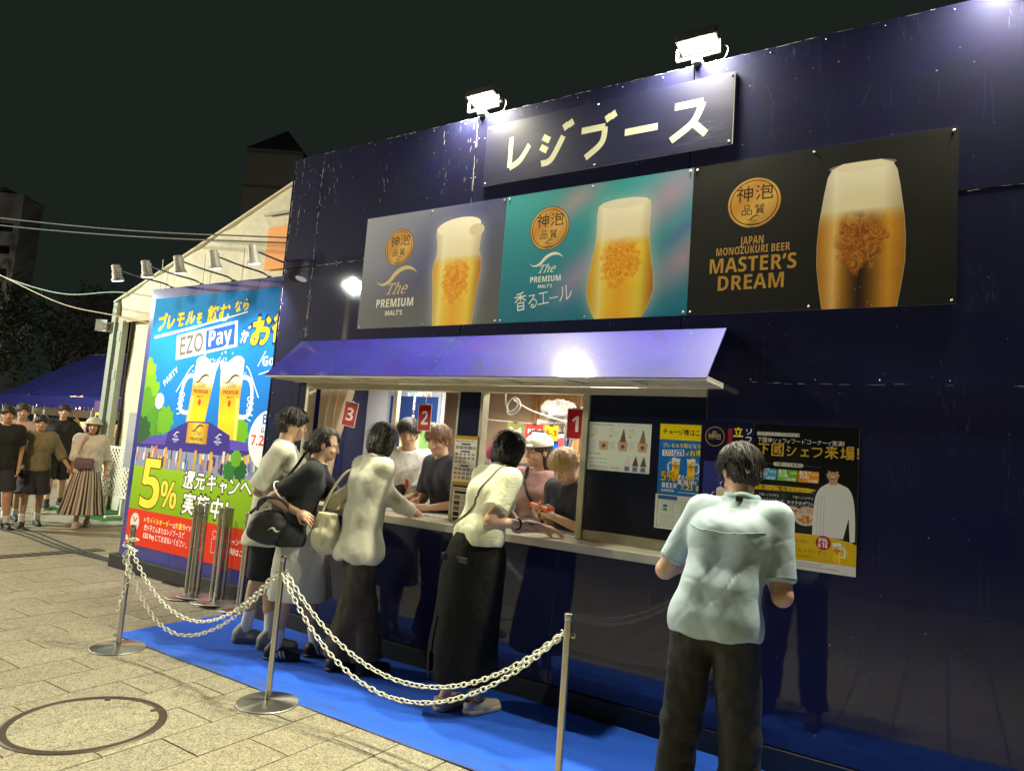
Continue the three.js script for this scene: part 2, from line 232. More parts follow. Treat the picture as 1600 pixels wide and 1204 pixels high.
// the swash with the small script word and two lines of capitals
function maltLogo(ctx, cx, cy, w, c1, c2) {
  ctx.save(); ctx.translate(cx, cy); ctx.scale(w / 200, w / 200); ctx.fillStyle = c1;
  ctx.beginPath(); ctx.moveTo(-108, -52); ctx.bezierCurveTo(-96, -30, -60, -26, -30, -62); ctx.bezierCurveTo(0, -104, 70, -120, 104, -66); ctx.bezierCurveTo(70, -96, 20, -92, -18, -50); ctx.bezierCurveTo(-50, -14, -98, -22, -108, -52); ctx.fill();
  ctx.transform(1, 0, -0.28, 1, 0, 0); ctx.font = 'italic 62px serif'; ctx.textAlign = 'center'; ctx.textBaseline = 'alphabetic'; ctx.fillText('The', 0, 10); ctx.transform(1, 0, 0.28, 1, 0, 0);
  latin(ctx, 'PREMIUM', 0, 62, 46, { fill: c2, width: 200 }); latin(ctx, 'MALT’S', 0, 96, 27, { fill: c2, width: 92 });
  ctx.restore();
}
function coin(ctx, cx, cy, r, dark = '#3a2410') {
  ctx.save(); ctx.translate(cx, cy);
  const g = ctx.createLinearGradient(-r, -r, r, r); g.addColorStop(0, '#e9c76a'); g.addColorStop(0.35, '#c88a34'); g.addColorStop(0.6, '#e0b457'); g.addColorStop(1, '#a9702a');
  ctx.fillStyle = dark; ctx.beginPath(); ctx.arc(0, 0, r, 0, 7); ctx.fill(); ctx.fillStyle = g; ctx.beginPath(); ctx.arc(0, 0, r * 0.975, 0, 7); ctx.fill();
  ctx.strokeStyle = dark; ctx.lineWidth = r * 0.03; ctx.beginPath(); ctx.arc(0, 0, r * 0.87, 0, 7); ctx.stroke();
  jp(ctx, '神泡', -r * 0.7, -r * 0.72, r * 0.68, { w: 7.5, fill: dark, gap: 1.08 }); jp(ctx, '品質', -r * 0.46, r * 0.06, r * 0.42, { w: 7, fill: dark, gap: 1.14 });
  maltLogo(ctx, 0, r * 0.74, r * 0.48, dark, dark);
  ctx.restore();
}
const mix3 = (a, b, t) => [a[0] + (b[0] - a[0]) * t, a[1] + (b[1] - a[1]) * t, a[2] + (b[2] - a[2]) * t];
// a glass of beer: outline pts as [y, halfwidth] in 0..1 of height; foam to fb
function beerGlass(ctx, cx, top, H, prof, fb, { lower = ['#ffdf4a', '#ffb822', '#e88e16'], swirl = ['#ffe98a', '#ffb126', '#d8800e'], n = 90, glow, seedN = 1, dark }) {
  const edge = (s) => { ctx.beginPath(); prof.forEach(([t, w], i) => (i ? ctx.lineTo : ctx.moveTo).call(ctx, cx - w * s, top + t * H)); for (let i = prof.length - 1; i >= 0; i--) ctx.lineTo(cx + prof[i][1] * s, top + prof[i][0] * H); ctx.closePath(); };
  const wmax = Math.max(...prof.map((p) => p[1]));
  if (glow) { ctx.save(); ctx.shadowColor = glow; ctx.shadowBlur = wmax * 0.5; ctx.fillStyle = glow; edge(1); ctx.fill(); ctx.restore(); }
  ctx.save(); edge(1); ctx.clip();
  let g = ctx.createLinearGradient(cx - wmax, 0, cx + wmax, 0); g.addColorStop(0, lower[1]); g.addColorStop(0.2, lower[0]); g.addColorStop(0.5, dark ?? lower[1]); g.addColorStop(0.82, lower[0]); g.addColorStop(1, lower[2]);
  ctx.fillStyle = g; ctx.fillRect(cx - wmax, top, wmax * 2, H);
  let s = seedN * 977; const r2 = () => (s = (s * 16807) % 2147483647) / 2147483647;
  const hexv = (q) => [1, 3, 5].map((k) => parseInt(q.slice(k, k + 2), 16)), sw = swirl.map(hexv), cw = 190, cc = document.createElement('canvas'); cc.width = cc.height = cw; const cx2 = cc.getContext('2d'), im = cx2.createImageData(cw, cw);
  for (let y = 0; y < cw; y++) for (let x = 0; x < cw; x++) {
    let u = x / cw * 2 - 1, v = y / cw * 2 - 1; const w1 = noise3(u * 1.7, v * 1.7, seedN), w2 = noise3(u * 1.7 + 9, v * 1.7, seedN), a = u * 2.6 + w1 * 1.1, b = v * 2.6 + w2 * 1.1, t1 = 1 - Math.abs(noise3(a * 1.2, b * 1.2, seedN + 3)), t2 = 1 - Math.abs(noise3(a * 2.9, b * 2.9, seedN + 5)), t3 = 1 - Math.abs(noise3(a * 6.5, b * 6.5, seedN + 8)), t = Math.max(0, Math.min(1, 0.5 * t1 * t1 + 0.34 * t2 * t2 + 0.22 * t3 - 0.18)), rad = Math.hypot(u * 1.05, (v + 0.12) * (v > -0.12 ? 0.95 + 0.25 * u : 1.3)) + 0.22 * noise3(u * 3, v * 3, seedN + 11), al = Math.max(0, Math.min(1, (0.92 - rad) * 4.5)), c0 = t < 0.5 ? mix3(sw[2], sw[1], t * 2) : mix3(sw[1], sw[0], t * 2 - 1), o = (y * cw + x) * 4;
    im.data[o] = c0[0]; im.data[o + 1] = c0[1]; im.data[o + 2] = c0[2]; im.data[o + 3] = 235 * al;
  }
  cx2.putImageData(im, 0, 0); ctx.drawImage(cc, cx - wmax * 0.72, top + H * (fb - 0.03), wmax * 1.44, H * 0.5);
  for (let i = 0; i < 60; i++) { ctx.fillStyle = 'rgba(255,235,160,.5)'; ctx.beginPath(); ctx.arc(cx + (r2() * 2 - 1) * wmax, top + H * (fb + r2() * (1 - fb)), 1 + r2() * 1.8, 0, 7); ctx.fill(); }
  g = ctx.createLinearGradient(0, top, 0, top + H * (fb + 0.1)); g.addColorStop(0, '#fbf4de'); g.addColorStop(0.75, '#f6e8c0'); g.addColorStop(1, 'rgba(230,190,110,0)'); ctx.fillStyle = g; ctx.fillRect(cx - wmax, top - 4, wmax * 2, H * (fb + 0.1));
  g = ctx.createLinearGradient(cx - wmax, 0, cx + wmax, 0); g.addColorStop(0, 'rgba(90,60,20,.2)'); g.addColorStop(0.2, 'rgba(255,250,230,.35)'); g.addColorStop(0.3, 'rgba(255,250,230,0)'); g.addColorStop(0.75, 'rgba(60,40,10,0)'); g.addColorStop(1, 'rgba(60,36,10,.3)'); ctx.fillStyle = g; ctx.fillRect(cx - wmax, top, wmax * 2, H);
  ctx.restore(); ctx.strokeStyle = 'rgba(255,246,220,.75)'; ctx.lineWidth = 1.6; edge(1); ctx.stroke();
}
Object.assign(GLYPHS, { 一: '8,50 92,50', 杯: '18,4 18,96/4,28 36,28/18,36 6,62/18,36 34,54/46,14 96,14/~74,14 62,40 44,56/72,34 72,96/76,44 94,60', 最: '26,6 74,6 74,36 26,36 26,6/26,21 74,21/6,46 94,46/18,46 18,90/44,46 44,96/18,60 44,60/18,74 44,74/4,92 48,86/56,58 88,58/~88,58 76,84 54,96/~60,66 74,86 96,96', 高: '50,2 50,12/10,14 90,14/34,24 66,24 66,38 34,38 34,24/12,96 12,48 88,48 88,94 78,92/36,60 64,60 64,80 36,80 36,60', と: '32,8 40,40/~82,26 40,44 24,66 36,88 84,88', '、': '20,80 32,94', 生: '~30,8 24,28 10,40/24,26 86,26/16,54 84,54/6,90 94,90/54,4 54,90' });
// ---------- printed sheets ----------
const T = {};
T.register = tex(1536, 390, (c, w, h) => {
  c.fillStyle = '#24264a'; c.fillRect(0, 0, w, h);
  for (let i = 0; i < 170; i++) { c.strokeStyle = `rgba(150,155,190,${rr(0.03, 0.16)})`; c.lineWidth = rr(0.5, 1.4); c.beginPath(); const x = rnd() * w, y = rnd() * h; c.moveTo(x, y); c.lineTo(x + rr(-60, 60), y + rr(-12, 12)); c.stroke(); }
  for (let i = 0; i < 60; i++) { c.strokeStyle = `rgba(205,205,215,${rr(0.1, 0.4)})`; c.lineWidth = rr(0.6, 1.6); const x = rr(0.86, 0.99) * w, y = rr(0.62, 0.9) * h; c.beginPath(); c.moveTo(x, y); c.lineTo(x - rr(20, 130), y + rr(2, 14)); c.stroke(); }
  const f = '#e4e6c4';
  [['レ', 0.092, 0.2, 0.132], ['ジ', 0.247, 0.21, 0.15], ['ブ', 0.425, 0.22, 0.147], ['ー', 0.602, 0.23, 0.148], ['ス', 0.773, 0.215, 0.153]].forEach(([ch, x, y, cw]) => jp(c, ch, x * w, y * h, 0.66 * h, { w: 15.5, fill: f, cond: cw * w / (0.66 * h) }));
});
const BW = 1040, BH = 702;
T.banner1 = tex(BW, BH, (c, w, h) => {
  const g = c.createLinearGradient(0, 0, 0.7 * w, h); g.addColorStop(0, '#a9acba'); g.addColorStop(0.35, '#83869f'); g.addColorStop(0.62, '#505384'); g.addColorStop(1, '#5a5d6c'); c.fillStyle = g; c.fillRect(0, 0, w, h);
  const g2 = c.createLinearGradient(0, h * 0.45, 0, h); g2.addColorStop(0, 'rgba(90,92,86,0)'); g2.addColorStop(1, 'rgba(104,106,98,.9)'); c.fillStyle = g2; c.fillRect(0, 0, w, h);
  coin(c, 0.275 * w, 0.3 * h, 0.108 * w); maltLogo(c, 0.277 * w, 0.685 * h, 0.292 * w, '#d9c486', '#eee9d2');
  beerGlass(c, 0.703 * w, 0.13 * h, 0.9 * h, [[0.02, 90], [0.0, 60], [0.03, 128], [0.1, 166], [0.2, 152], [0.3, 148], [0.38, 166], [0.46, 172], [0.62, 158], [0.8, 146], [1, 138]].slice(2), 0.34, { glow: '#cfd0d8', seedN: 3 });
  c.fillStyle = '#f8efd6'; c.beginPath(); c.ellipse(0.695 * w, 0.185 * h, 0.15 * w, 0.075 * h, -0.05, 0, 7); c.fill(); c.fillStyle = '#ddd0ad'; c.beginPath(); c.ellipse(0.82 * w, 0.23 * h, 0.05 * w, 0.05 * h, 0, 0, 7); c.fill();
});
T.banner2 = tex(BW, BH, (c, w, h) => {
  c.fillStyle = '#1f8a92'; c.fillRect(0, 0, w, h);
  const g = c.createLinearGradient(0, 0, 0, h); g.addColorStop(0, '#3aa4ac'); g.addColorStop(1, '#157a94'); c.fillStyle = g; c.fillRect(0, 0, w, h);
  for (const [x, y, rx, ry, a, col] of [[0.42, 0.1, 0.3, 0.2, -0.6, 'rgba(196,150,160,'], [0.9, 0.16, 0.4, 0.3, -0.7, 'rgba(200,140,175,'], [0.97, 0.62, 0.34, 0.26, -0.8, 'rgba(212,150,176,'], [0.44, 0.68, 0.32, 0.24, -0.8, 'rgba(190,150,190,'], [0.98, 0.4, 0.2, 0.06, -0.7, 'rgba(90,110,190,']]) {
    c.save(); c.translate(x * w, y * h); c.rotate(a); c.scale(rx * w, ry * h); const q = c.createRadialGradient(0, 0, 0, 0, 0, 1); q.addColorStop(0, col + '.8)'); q.addColorStop(0.35, col + '.5)'); q.addColorStop(0.7, col + '.14)'); q.addColorStop(1, col + '0)'); c.fillStyle = q; c.beginPath(); c.arc(0, 0, 1, 0, 7); c.fill(); c.restore();
  }
  coin(c, 0.27 * w, 0.295 * h, 0.113 * w); maltLogo(c, 0.268 * w, 0.618 * h, 0.182 * w, '#eef1e6', '#f4f6ee');
  jp(c, '香るエール', 0.085 * w, 0.775 * h, 0.1 * w, { w: 7, fill: '#f4f6ee', cond: 0.82, gap: 0.94, rot: -0.13, sizes: [1, 0.8, 0.85, 0.7, 0.95] });
  beerGlass(c, 0.67 * w, 0.16 * h, 0.85 * h, [[0, 112], [0.03, 138], [0.12, 142], [0.25, 138], [0.34, 140], [0.48, 154], [0.66, 172], [0.78, 175], [0.9, 152], [1, 120]], 0.3, { glow: '#d8d4c0', seedN: 9 });
  c.fillStyle = '#ebe4cf'; c.beginPath(); c.ellipse(0.67 * w, 0.178 * h, 0.122 * w, 0.036 * h, 0, 0, 7); c.fill();
});
T.banner3 = tex(BW, BH, (c, w, h) => {
  c.fillStyle = '#1b1c1a'; c.fillRect(0, 0, w, h);
  coin(c, 0.268 * w, 0.293 * h, 0.112 * w, '#241a0c');
  latin(c, 'JAPAN', 0.268 * w, 0.563 * h, 0.05 * w, { fill: '#c59a4e', width: 0.098 * w }); latin(c, 'MONOZUKURI BEER', 0.268 * w, 0.622 * h, 0.047 * w, { fill: '#c59a4e', width: 0.306 * w });
  latin(c, 'MASTER’S', 0.268 * w, 0.735 * h, 0.09 * w, { fill: '#c4943f', width: 0.366 * w }); latin(c, 'DREAM', 0.266 * w, 0.85 * h, 0.09 * w, { fill: '#c4943f', width: 0.285 * w });
  beerGlass(c, 0.679 * w, 0.125 * h, 0.88 * h, [[0, 70], [0.03, 112], [0.085, 128], [0.2, 140], [0.4, 156], [0.55, 162], [0.7, 161], [0.85, 150], [1, 136]], 0.33, { lower: ['#f0a832', '#d08824', '#dc962c'], swirl: ['#f0b458', '#c87824', '#7a4418'], dark: '#2a1a0a', n: 130, seedN: 21 });
  c.fillStyle = 'rgba(236,222,186,.5)'; c.beginPath(); c.ellipse(0.679 * w, 0.148 * h, 0.12 * w, 0.028 * h, 0, 0, 7); c.fill();
});
function mug(c, x, y, s, flip, rot = 0) {           // mug with handle, logo and foam; x, y = centre of the glass
  c.save(); c.translate(x, y); c.rotate(rot); c.scale(flip ? -s : s, s);
  c.strokeStyle = '#e9eef0'; c.lineWidth = 20; c.lineCap = 'round'; c.beginPath(); c.moveTo(-62, -70); c.bezierCurveTo(-150, -90, -150, 0, -145, 60); c.bezierCurveTo(-142, 100, -110, 110, -70, 100); c.stroke();
  c.strokeStyle = '#ffffff'; c.lineWidth = 5; c.beginPath(); c.moveTo(-190, 20); c.bezierCurveTo(-140, -60, -120, -110, -96, -120); c.moveTo(-160, 110); for (let i = 0; i < 4; i++) { c.moveTo(-160, 20 + i * 26); c.bezierCurveTo(-120, 5 + i * 26, -100, 30 + i * 26, -150, 42 + i * 26); } c.stroke();
  const g = c.createLinearGradient(0, -60, 0, 260); g.addColorStop(0, '#c9741a'); g.addColorStop(0.2, '#eaa41a'); g.addColorStop(0.5, '#f7cf1c'); g.addColorStop(1, '#f0b414');
  poly(c, [[-70, -60], [78, -60], [66, 250], [-66, 250]], g); poly(c, [[-62, 20], [-44, 20], [-44, 250], [-60, 250]], '#fbe37a');
  const f = c.createLinearGradient(0, -170, 0, 0); f.addColorStop(0, '#fbf3de'); f.addColorStop(0.7, '#eed9ad'); f.addColorStop(1, 'rgba(214,140,40,0)');
  c.fillStyle = f; c.beginPath(); c.moveTo(-74, 0); c.lineTo(-78, -150); c.bezierCurveTo(-40, -190, 0, -165, 30, -150); c.bezierCurveTo(60, -140, 76, -170, 92, -150); c.lineTo(80, -110); c.lineTo(76, 0); c.closePath(); c.fill();
  c.restore();
  maltLogo(c, x, y - 35 * s, 110 * s, '#3a2a20', '#3a2a20'); c.fillStyle = '#c03a22'; c.beginPath(); c.ellipse(x, y + 40 * s, 11 * s, 15 * s, 0, 0, 7); c.fill();
}
function ezo(c, x, y, w, rot) {            // the pay mark on its white plate
  const h = w * 0.265; c.save(); c.translate(x, y); c.rotate(rot); c.fillStyle = '#fff'; c.fillRect(0, 0, w, h); c.fillStyle = '#1e57c4'; c.fillRect(w * 0.5, h * 0.1, w * 0.46, h * 0.8);
  latin(c, 'EZO', w * 0.255, h * 0.84, h * 0.98, { font: '', fill: '#fff', stroke: '#3d3a33', sw: h * 0.055, width: w * 0.42 }); latin(c, 'EZO', w * 0.255, h * 0.84, h * 0.98, { font: '', fill: '#6a675c', width: w * 0.42 }); latin(c, 'Pay', w * 0.72, h * 0.76, h * 0.86, { fill: '#fff', width: w * 0.38 }); c.restore();
}
function crowdTent(c, w, h) {              // the illustrated beer tent across the poster
  c.fillStyle = '#4a3a96'; poly(c, [[0.0, 0.61], [0.09, 0.565], [0.2, 0.555], [0.6, 0.555], [0.72, 0.565], [1, 0.58], [1, 0.615], [0, 0.64]].map(([a, b]) => [a * w, b * h]), '#5a4ab0');
  poly(c, [[0.19, 0.6], [0.2, 0.545], [0.32, 0.498], [0.455, 0.496], [0.58, 0.54], [0.59, 0.6]].map(([a, b]) => [a * w, b * h]), '#3a2f86');
  poly(c, [[0.0, 0.6], [1, 0.585], [1, 0.615], [0, 0.632]].map(([a, b]) => [a * w, b * h]), '#3c3088');
  let s = 7; const r = () => (s = (s * 16807) % 2147483647) / 2147483647;
  c.fillStyle = '#8c93b4'; c.fillRect(0, 0.615 * h, w, 0.075 * h); for (let i = 0; i < 160; i++) { c.fillStyle = ['#d8d2c4', '#f0c43c', '#5a6ab4', '#c86e5a', '#4a8a8c', '#3c3450', '#e8e4dc', '#7a6ab0'][Math.floor(r() * 8)]; const x = r() * w, q = (0.008 + r() * 0.02) * h; c.fillRect(x, (0.625 + r() * 0.05) * h - q, (0.003 + r() * 0.012) * w, q * 1.6); }
  for (let i = 0; i < 9; i++) { c.fillStyle = '#c9a13c'; c.fillRect((0.1 + i * 0.095) * w, 0.605 * h, 0.014 * w, 0.1 * h); }
  const g = c.createLinearGradient(0.32 * w, 0, 0.45 * w, 0); g.addColorStop(0, '#b98a1c'); g.addColorStop(0.5, '#f0cb4e'); g.addColorStop(1, '#a9791a'); c.fillStyle = g; c.fillRect(0.322 * w, 0.502 * h, 0.128 * w, 0.078 * h);
  maltLogo(c, 0.386 * w, 0.546 * h, 0.076 * w, '#3a2a10', '#3a2a10'); maltLogo(c, 0.255 * w, 0.562 * h, 0.042 * w, '#eee', '#eee'); maltLogo(c, 0.515 * w, 0.558 * h, 0.042 * w, '#eee', '#eee');
}
function campaign(c, w, h) {               // the big yellow-on-blue campaign sheet
  const g = c.createLinearGradient(0, 0, w * 0.4, h * 0.6); g.addColorStop(0, '#1490dc'); g.addColorStop(0.5, '#0e7fd0'); g.addColorStop(1, '#0b74c8'); c.fillStyle = g; c.fillRect(0, 0, w, h);
  // foliage left
  const blob = (x, y, r, col) => { c.fillStyle = col; c.beginPath(); for (let i = 0; i <= 40; i++) { const a = i / 40 * 6.283, q = r * (1 + 0.1 * Math.sin(a * 9 + x) + 0.05 * Math.sin(a * 17)); c.lineTo((x + Math.cos(a) * q) * w, y * h + Math.sin(a) * q * w); } c.fill(); };
  blob(0.0, 0.32, 0.07, '#8cc21e'); blob(0.03, 0.4, 0.08, '#78b41c'); blob(0.0, 0.47, 0.1, '#5a9a22'); blob(0.1, 0.52, 0.07, '#4f9424'); blob(0.02, 0.55, 0.06, '#2c5a2c'); blob(0.17, 0.5, 0.055, '#67a820'); blob(0.62, 0.53, 0.06, '#6fb01e'); blob(0.85, 0.5, 0.1, '#7ab81e');
  c.strokeStyle = '#44484a'; c.lineWidth = 5; c.beginPath(); c.moveTo(0.118 * w, 0.43 * h); c.lineTo(0.118 * w, 0.6 * h); c.stroke(); c.fillStyle = '#e6e6e0'; c.beginPath(); c.ellipse(0.118 * w, 0.425 * h, 0.03 * w, 0.032 * h, 0, 0, 7); c.fill();
  mug(c, 0.378 * w, 0.39 * h, 0.00082 * w, false, 0.13); mug(c, 0.556 * w, 0.39 * h, 0.00082 * w, true, -0.06);
  c.fillStyle = '#7fae18'; c.fillRect(0, 0.66 * h, w, 0.21 * h); crowdTent(c, w, h);
  const gg = c.createLinearGradient(0, 0.69 * h, 0, 0.86 * h); gg.addColorStop(0, '#8fbe1a'); gg.addColorStop(1, '#86ae12'); c.fillStyle = gg; c.fillRect(0, 0.69 * h, w, 0.18 * h);
  blob(0.6, 0.665, 0.035, '#2f7a34'); blob(0.66, 0.66, 0.035, '#23602c'); blob(0.63, 0.62, 0.03, '#67a820');
  // headline
  jp(c, 'プレモルを', 0.034 * w, 0.075 * h, 0.066 * w, { w: 17, fill: '#ffe414', out: [['#0b64b4', 5]], cond: 0.92, skew: -0.14, rot: -0.09, sizes: [1, 1, 1, 1, 0.72] });
  jp(c, '飲む', 0.362 * w, 0.048 * h, 0.072 * w, { w: 14, fill: '#ffe414', cond: 0.94, skew: -0.14, rot: -0.09 }); jp(c, 'なら', 0.522 * w, 0.036 * h, 0.046 * w, { w: 15, fill: '#ffe414', skew: -0.14, rot: -0.09, cond: 0.9 });
  c.strokeStyle = '#fff'; c.lineWidth = 0.011 * h; c.beginPath(); c.moveTo(0.028 * w, 0.164 * h); c.lineTo(0.3 * w, 0.128 * h); c.stroke(); c.lineWidth = 0.008 * h; c.beginPath(); c.moveTo(0.3 * w, 0.128 * h); c.lineTo(0.48 * w, 0.101 * h); c.stroke(); c.lineWidth = 0.004 * h; c.beginPath(); c.moveTo(0.47 * w, 0.103 * h); c.lineTo(0.6 * w, 0.082 * h); c.stroke();
  ezo(c, 0.18 * w, 0.16 * h, 0.372 * w, -0.128);
  jp(c, 'が', 0.575 * w, 0.14 * h, 0.062 * w, { w: 14, fill: '#fff', out: [['#123a6a', 9]], cond: 0.9, skew: -0.12, rot: -0.09 });
  jp(c, 'お得', 0.632 * w, 0.098 * h, 0.115 * w, { w: 16, fill: '#ffe414', out: [['#123a6a', 8]], cond: 0.94, skew: -0.12, rot: -0.09 });
  jp(c, 'カンパイ!', 0.392 * w, 0.254 * h, 0.026 * w, { w: 10, fill: '#fff', rot: -0.05 }); latin(c, 'PARTY', 0.178 * w, 0.335 * h, 0.034 * w, { rot: -0.65, fill: '#eaf6ff' }); latin(c, 'Good!', 0.712 * w, 0.285 * h, 0.048 * w, { align: 'left', rot: -0.06 });
  c.strokeStyle = '#fff'; c.lineWidth = 4; for (let i = 0; i < 22; i++) { const a = -2.9 + i * 0.13, q = (0.115 + 0.03 * Math.sin(i * 2.3)) * w, x = 0.465 * w + Math.cos(a) * q * 1.15, y = 0.35 * h + Math.sin(a) * q * 0.9; c.beginPath(); if (i % 3) { c.moveTo(x, y); c.lineTo(x + Math.cos(a) * 14, y + Math.sin(a) * 14); } else c.arc(x, y, 6, 0, 5); c.stroke(); }
  c.lineWidth = 5; c.beginPath(); c.moveTo(0.69 * w, 0.285 * h); c.lineTo(0.725 * w, 0.23 * h); c.moveTo(0.7 * w, 0.315 * h); c.lineTo(0.77 * w, 0.298 * h); c.stroke();
  // date circle
  c.fillStyle = '#f4f4f0'; c.beginPath(); c.ellipse(0.79 * w, 0.545 * h, 0.105 * w, 0.105 * h, 0, 0, 7); c.fill(); latin(c, 'BEER', 0.745 * w, 0.49 * h, 0.05 * w, { fill: '#1c66c8', align: 'left' }); latin(c, 'GARDEN', 0.745 * w, 0.52 * h, 0.026 * w, { fill: '#1c66c8', align: 'left' }); latin(c, '7.23', 0.698 * w, 0.566 * h, 0.05 * w, { fill: '#d23a1e', align: 'left' }); latin(c, '8.18', 0.81 * w, 0.566 * h, 0.05 * w, { fill: '#d23a1e', align: 'left' });
  // five per cent
  const gold = c.createLinearGradient(0, 0.65 * h, 0, 0.85 * h); gold.addColorStop(0, '#ffe14a'); gold.addColorStop(0.5, '#f2b81a'); gold.addColorStop(1, '#b87a10');
  for (const [st, sw] of [['#4a3206', 14], [null, 0]]) { latin(c, '5', 0.13 * w, 0.848 * h, 0.265 * w, { fill: gold, stroke: st, sw, width: 0.15 * w }); latin(c, '%', 0.255 * w, 0.835 * h, 0.14 * w, { fill: gold, stroke: st, sw: sw * 0.8, width: 0.115 * w }); }
  jp(c, '還元キャンペーン', 0.342 * w, 0.684 * h, 0.066 * w, { w: 13, fill: '#fff', out: [['#3c3a1a', 10]], cond: 0.98, skew: -0.1 });
  jp(c, '実施中!', 0.352 * w, 0.764 * h, 0.08 * w, { w: 13.5, fill: '#fff', out: [['#3c3a1a', 10]], cond: 0.98, skew: -0.1 });
  // red strip
  c.fillStyle = '#dc3a1c'; c.fillRect(0, 0.86 * h, w, 0.14 * h);
  c.fillStyle = '#e6ded6'; c.beginPath(); c.ellipse(0.054 * w, 0.912 * h, 0.03 * w, 0.036 * h, 0, 0, 7); c.fill(); c.strokeStyle = '#b43020'; c.lineWidth = 8; c.beginPath(); c.moveTo(0.04 * w, 0.892 * h); c.lineTo(0.054 * w, 0.91 * h); c.lineTo(0.07 * w, 0.892 * h); c.stroke();
  jp(c, '※', 0.112 * w, 0.885 * h, 0.02 * w, { w: 9 }); jp(c, 'モバイルオーダー', 0.132 * w, 0.882 * h, 0.024 * w, { w: 13, fill: '#ffe86a', cond: 0.84 }); jp(c, 'は', 0.305 * w, 0.886 * h, 0.02 * w, { w: 11, cond: 0.84 }); jp(c, '対象外', 0.322 * w, 0.882 * h, 0.024 * w, { w: 12, fill: '#ffe86a', cond: 0.88 }); jp(c, 'です。', 0.387 * w, 0.886 * h, 0.02 * w, { w: 11, cond: 0.84 });
  jp(c, '売り子さんまたはレジブースで', 0.122 * w, 0.912 * h, 0.024 * w, { w: 11, cond: 0.74 }); jp(c, 'EZO Pay にてお支払いください。', 0.122 * w, 0.942 * h, 0.025 * w, { w: 11, cond: 0.74 });
  c.strokeStyle = '#f6d8d0'; c.lineWidth = 3; for (const x of [0.46, 0.49, 0.56]) { c.beginPath(); c.arc(x * w, 0.895 * h, 0.011 * w, 0, 7); c.rect((x - 0.012) * w, 0.912 * h, 0.024 * w, 0.05 * h); c.stroke(); }
  jp(c, 'キャンペーン', 0.635 * w, 0.895 * h, 0.024 * w, { w: 11, cond: 0.9 }); jp(c, '詳細はこちら', 0.635 * w, 0.93 * h, 0.024 * w, { w: 11, cond: 0.9 });
}
T.campaign = tex(1480, 1464, campaign);
T.charge = tex(520, 672, (c, w, h) => {
  c.fillStyle = '#1272c4'; c.fillRect(0, 0, w, h); c.fillStyle = '#f6dc0a'; c.fillRect(0, 0, w, 0.225 * h); jp(c, 'チャージ機はこちら', 0.05 * w, 0.065 * h, 0.118 * w, { w: 12, fill: '#15150c', cond: 0.86, gap: 1.03 });
  jp(c, 'プレモルを飲むなら', 0.06 * w, 0.275 * h, 0.085 * w, { w: 14, fill: '#ffe414', cond: 0.9, rot: -0.03 }); ezo(c, 0.065 * w, 0.375 * h, 0.41 * w, -0.05); jp(c, 'がお得', 0.5 * w, 0.355 * h, 0.115 * w, { w: 14, fill: '#ffe414', out: [['#123a6a', 8]], cond: 0.9, sizes: [0.7, 1, 1], rot: -0.04 });
  mug(c, 0.33 * w, 0.6 * h, 0.5, false); mug(c, 0.62 * w, 0.6 * h, 0.5, true);
  latin(c, '5%', 0.2 * w, 0.81 * h, 0.24 * w, { fill: '#f2b81a', stroke: '#4a2c06', sw: 9, width: 0.29 * w }); jp(c, '還元キャンペーン', 0.37 * w, 0.71 * h, 0.085 * w, { w: 12, out: [['#4a3206', 12]], cond: 0.78 }); jp(c, '実施中!', 0.37 * w, 0.77 * h, 0.105 * w, { w: 12, out: [['#4a3206', 12]] });
  latin(c, 'BEER', 0.08 * w, 0.905 * h, 0.125 * w, { align: 'left' }); latin(c, 'GARDEN', 0.08 * w, 0.96 * h, 0.062 * w, { align: 'left' }); latin(c, '7.23', 0.44 * w, 0.915 * h, 0.12 * w, { align: 'left', fill: '#ffe414' }); latin(c, '→', 0.67 * w, 0.905 * h, 0.08 * w, {}); latin(c, '8.18', 0.72 * w, 0.915 * h, 0.12 * w, { align: 'left', fill: '#ffe414' });
  for (let i = 0; i < 22; i++) { c.fillStyle = '#dfeaf6'; c.fillRect((0.4 + i * 0.024) * w, 0.945 * h, 0.013 * w, 0.02 * h); }
});
function tinyText(c, x, y, w, n, size, col) { for (let i = 0; i < n; i++) { c.fillStyle = col; const k = w * (0.7 + 0.3 * Math.abs(Math.sin(i * 7.3 + x))); for (let j = 0; j < k; j += size * 0.95) { c.fillRect(x + j, y + i * size * 1.7, size * 0.7, size * 0.12); c.fillRect(x + j + size * 0.25, y + i * size * 1.7, size * 0.13, size * 0.8); if ((j + i) % 3 < 2) c.fillRect(x + j, y + i * size * 1.7 + size * 0.55, size * 0.7, size * 0.12); } } }
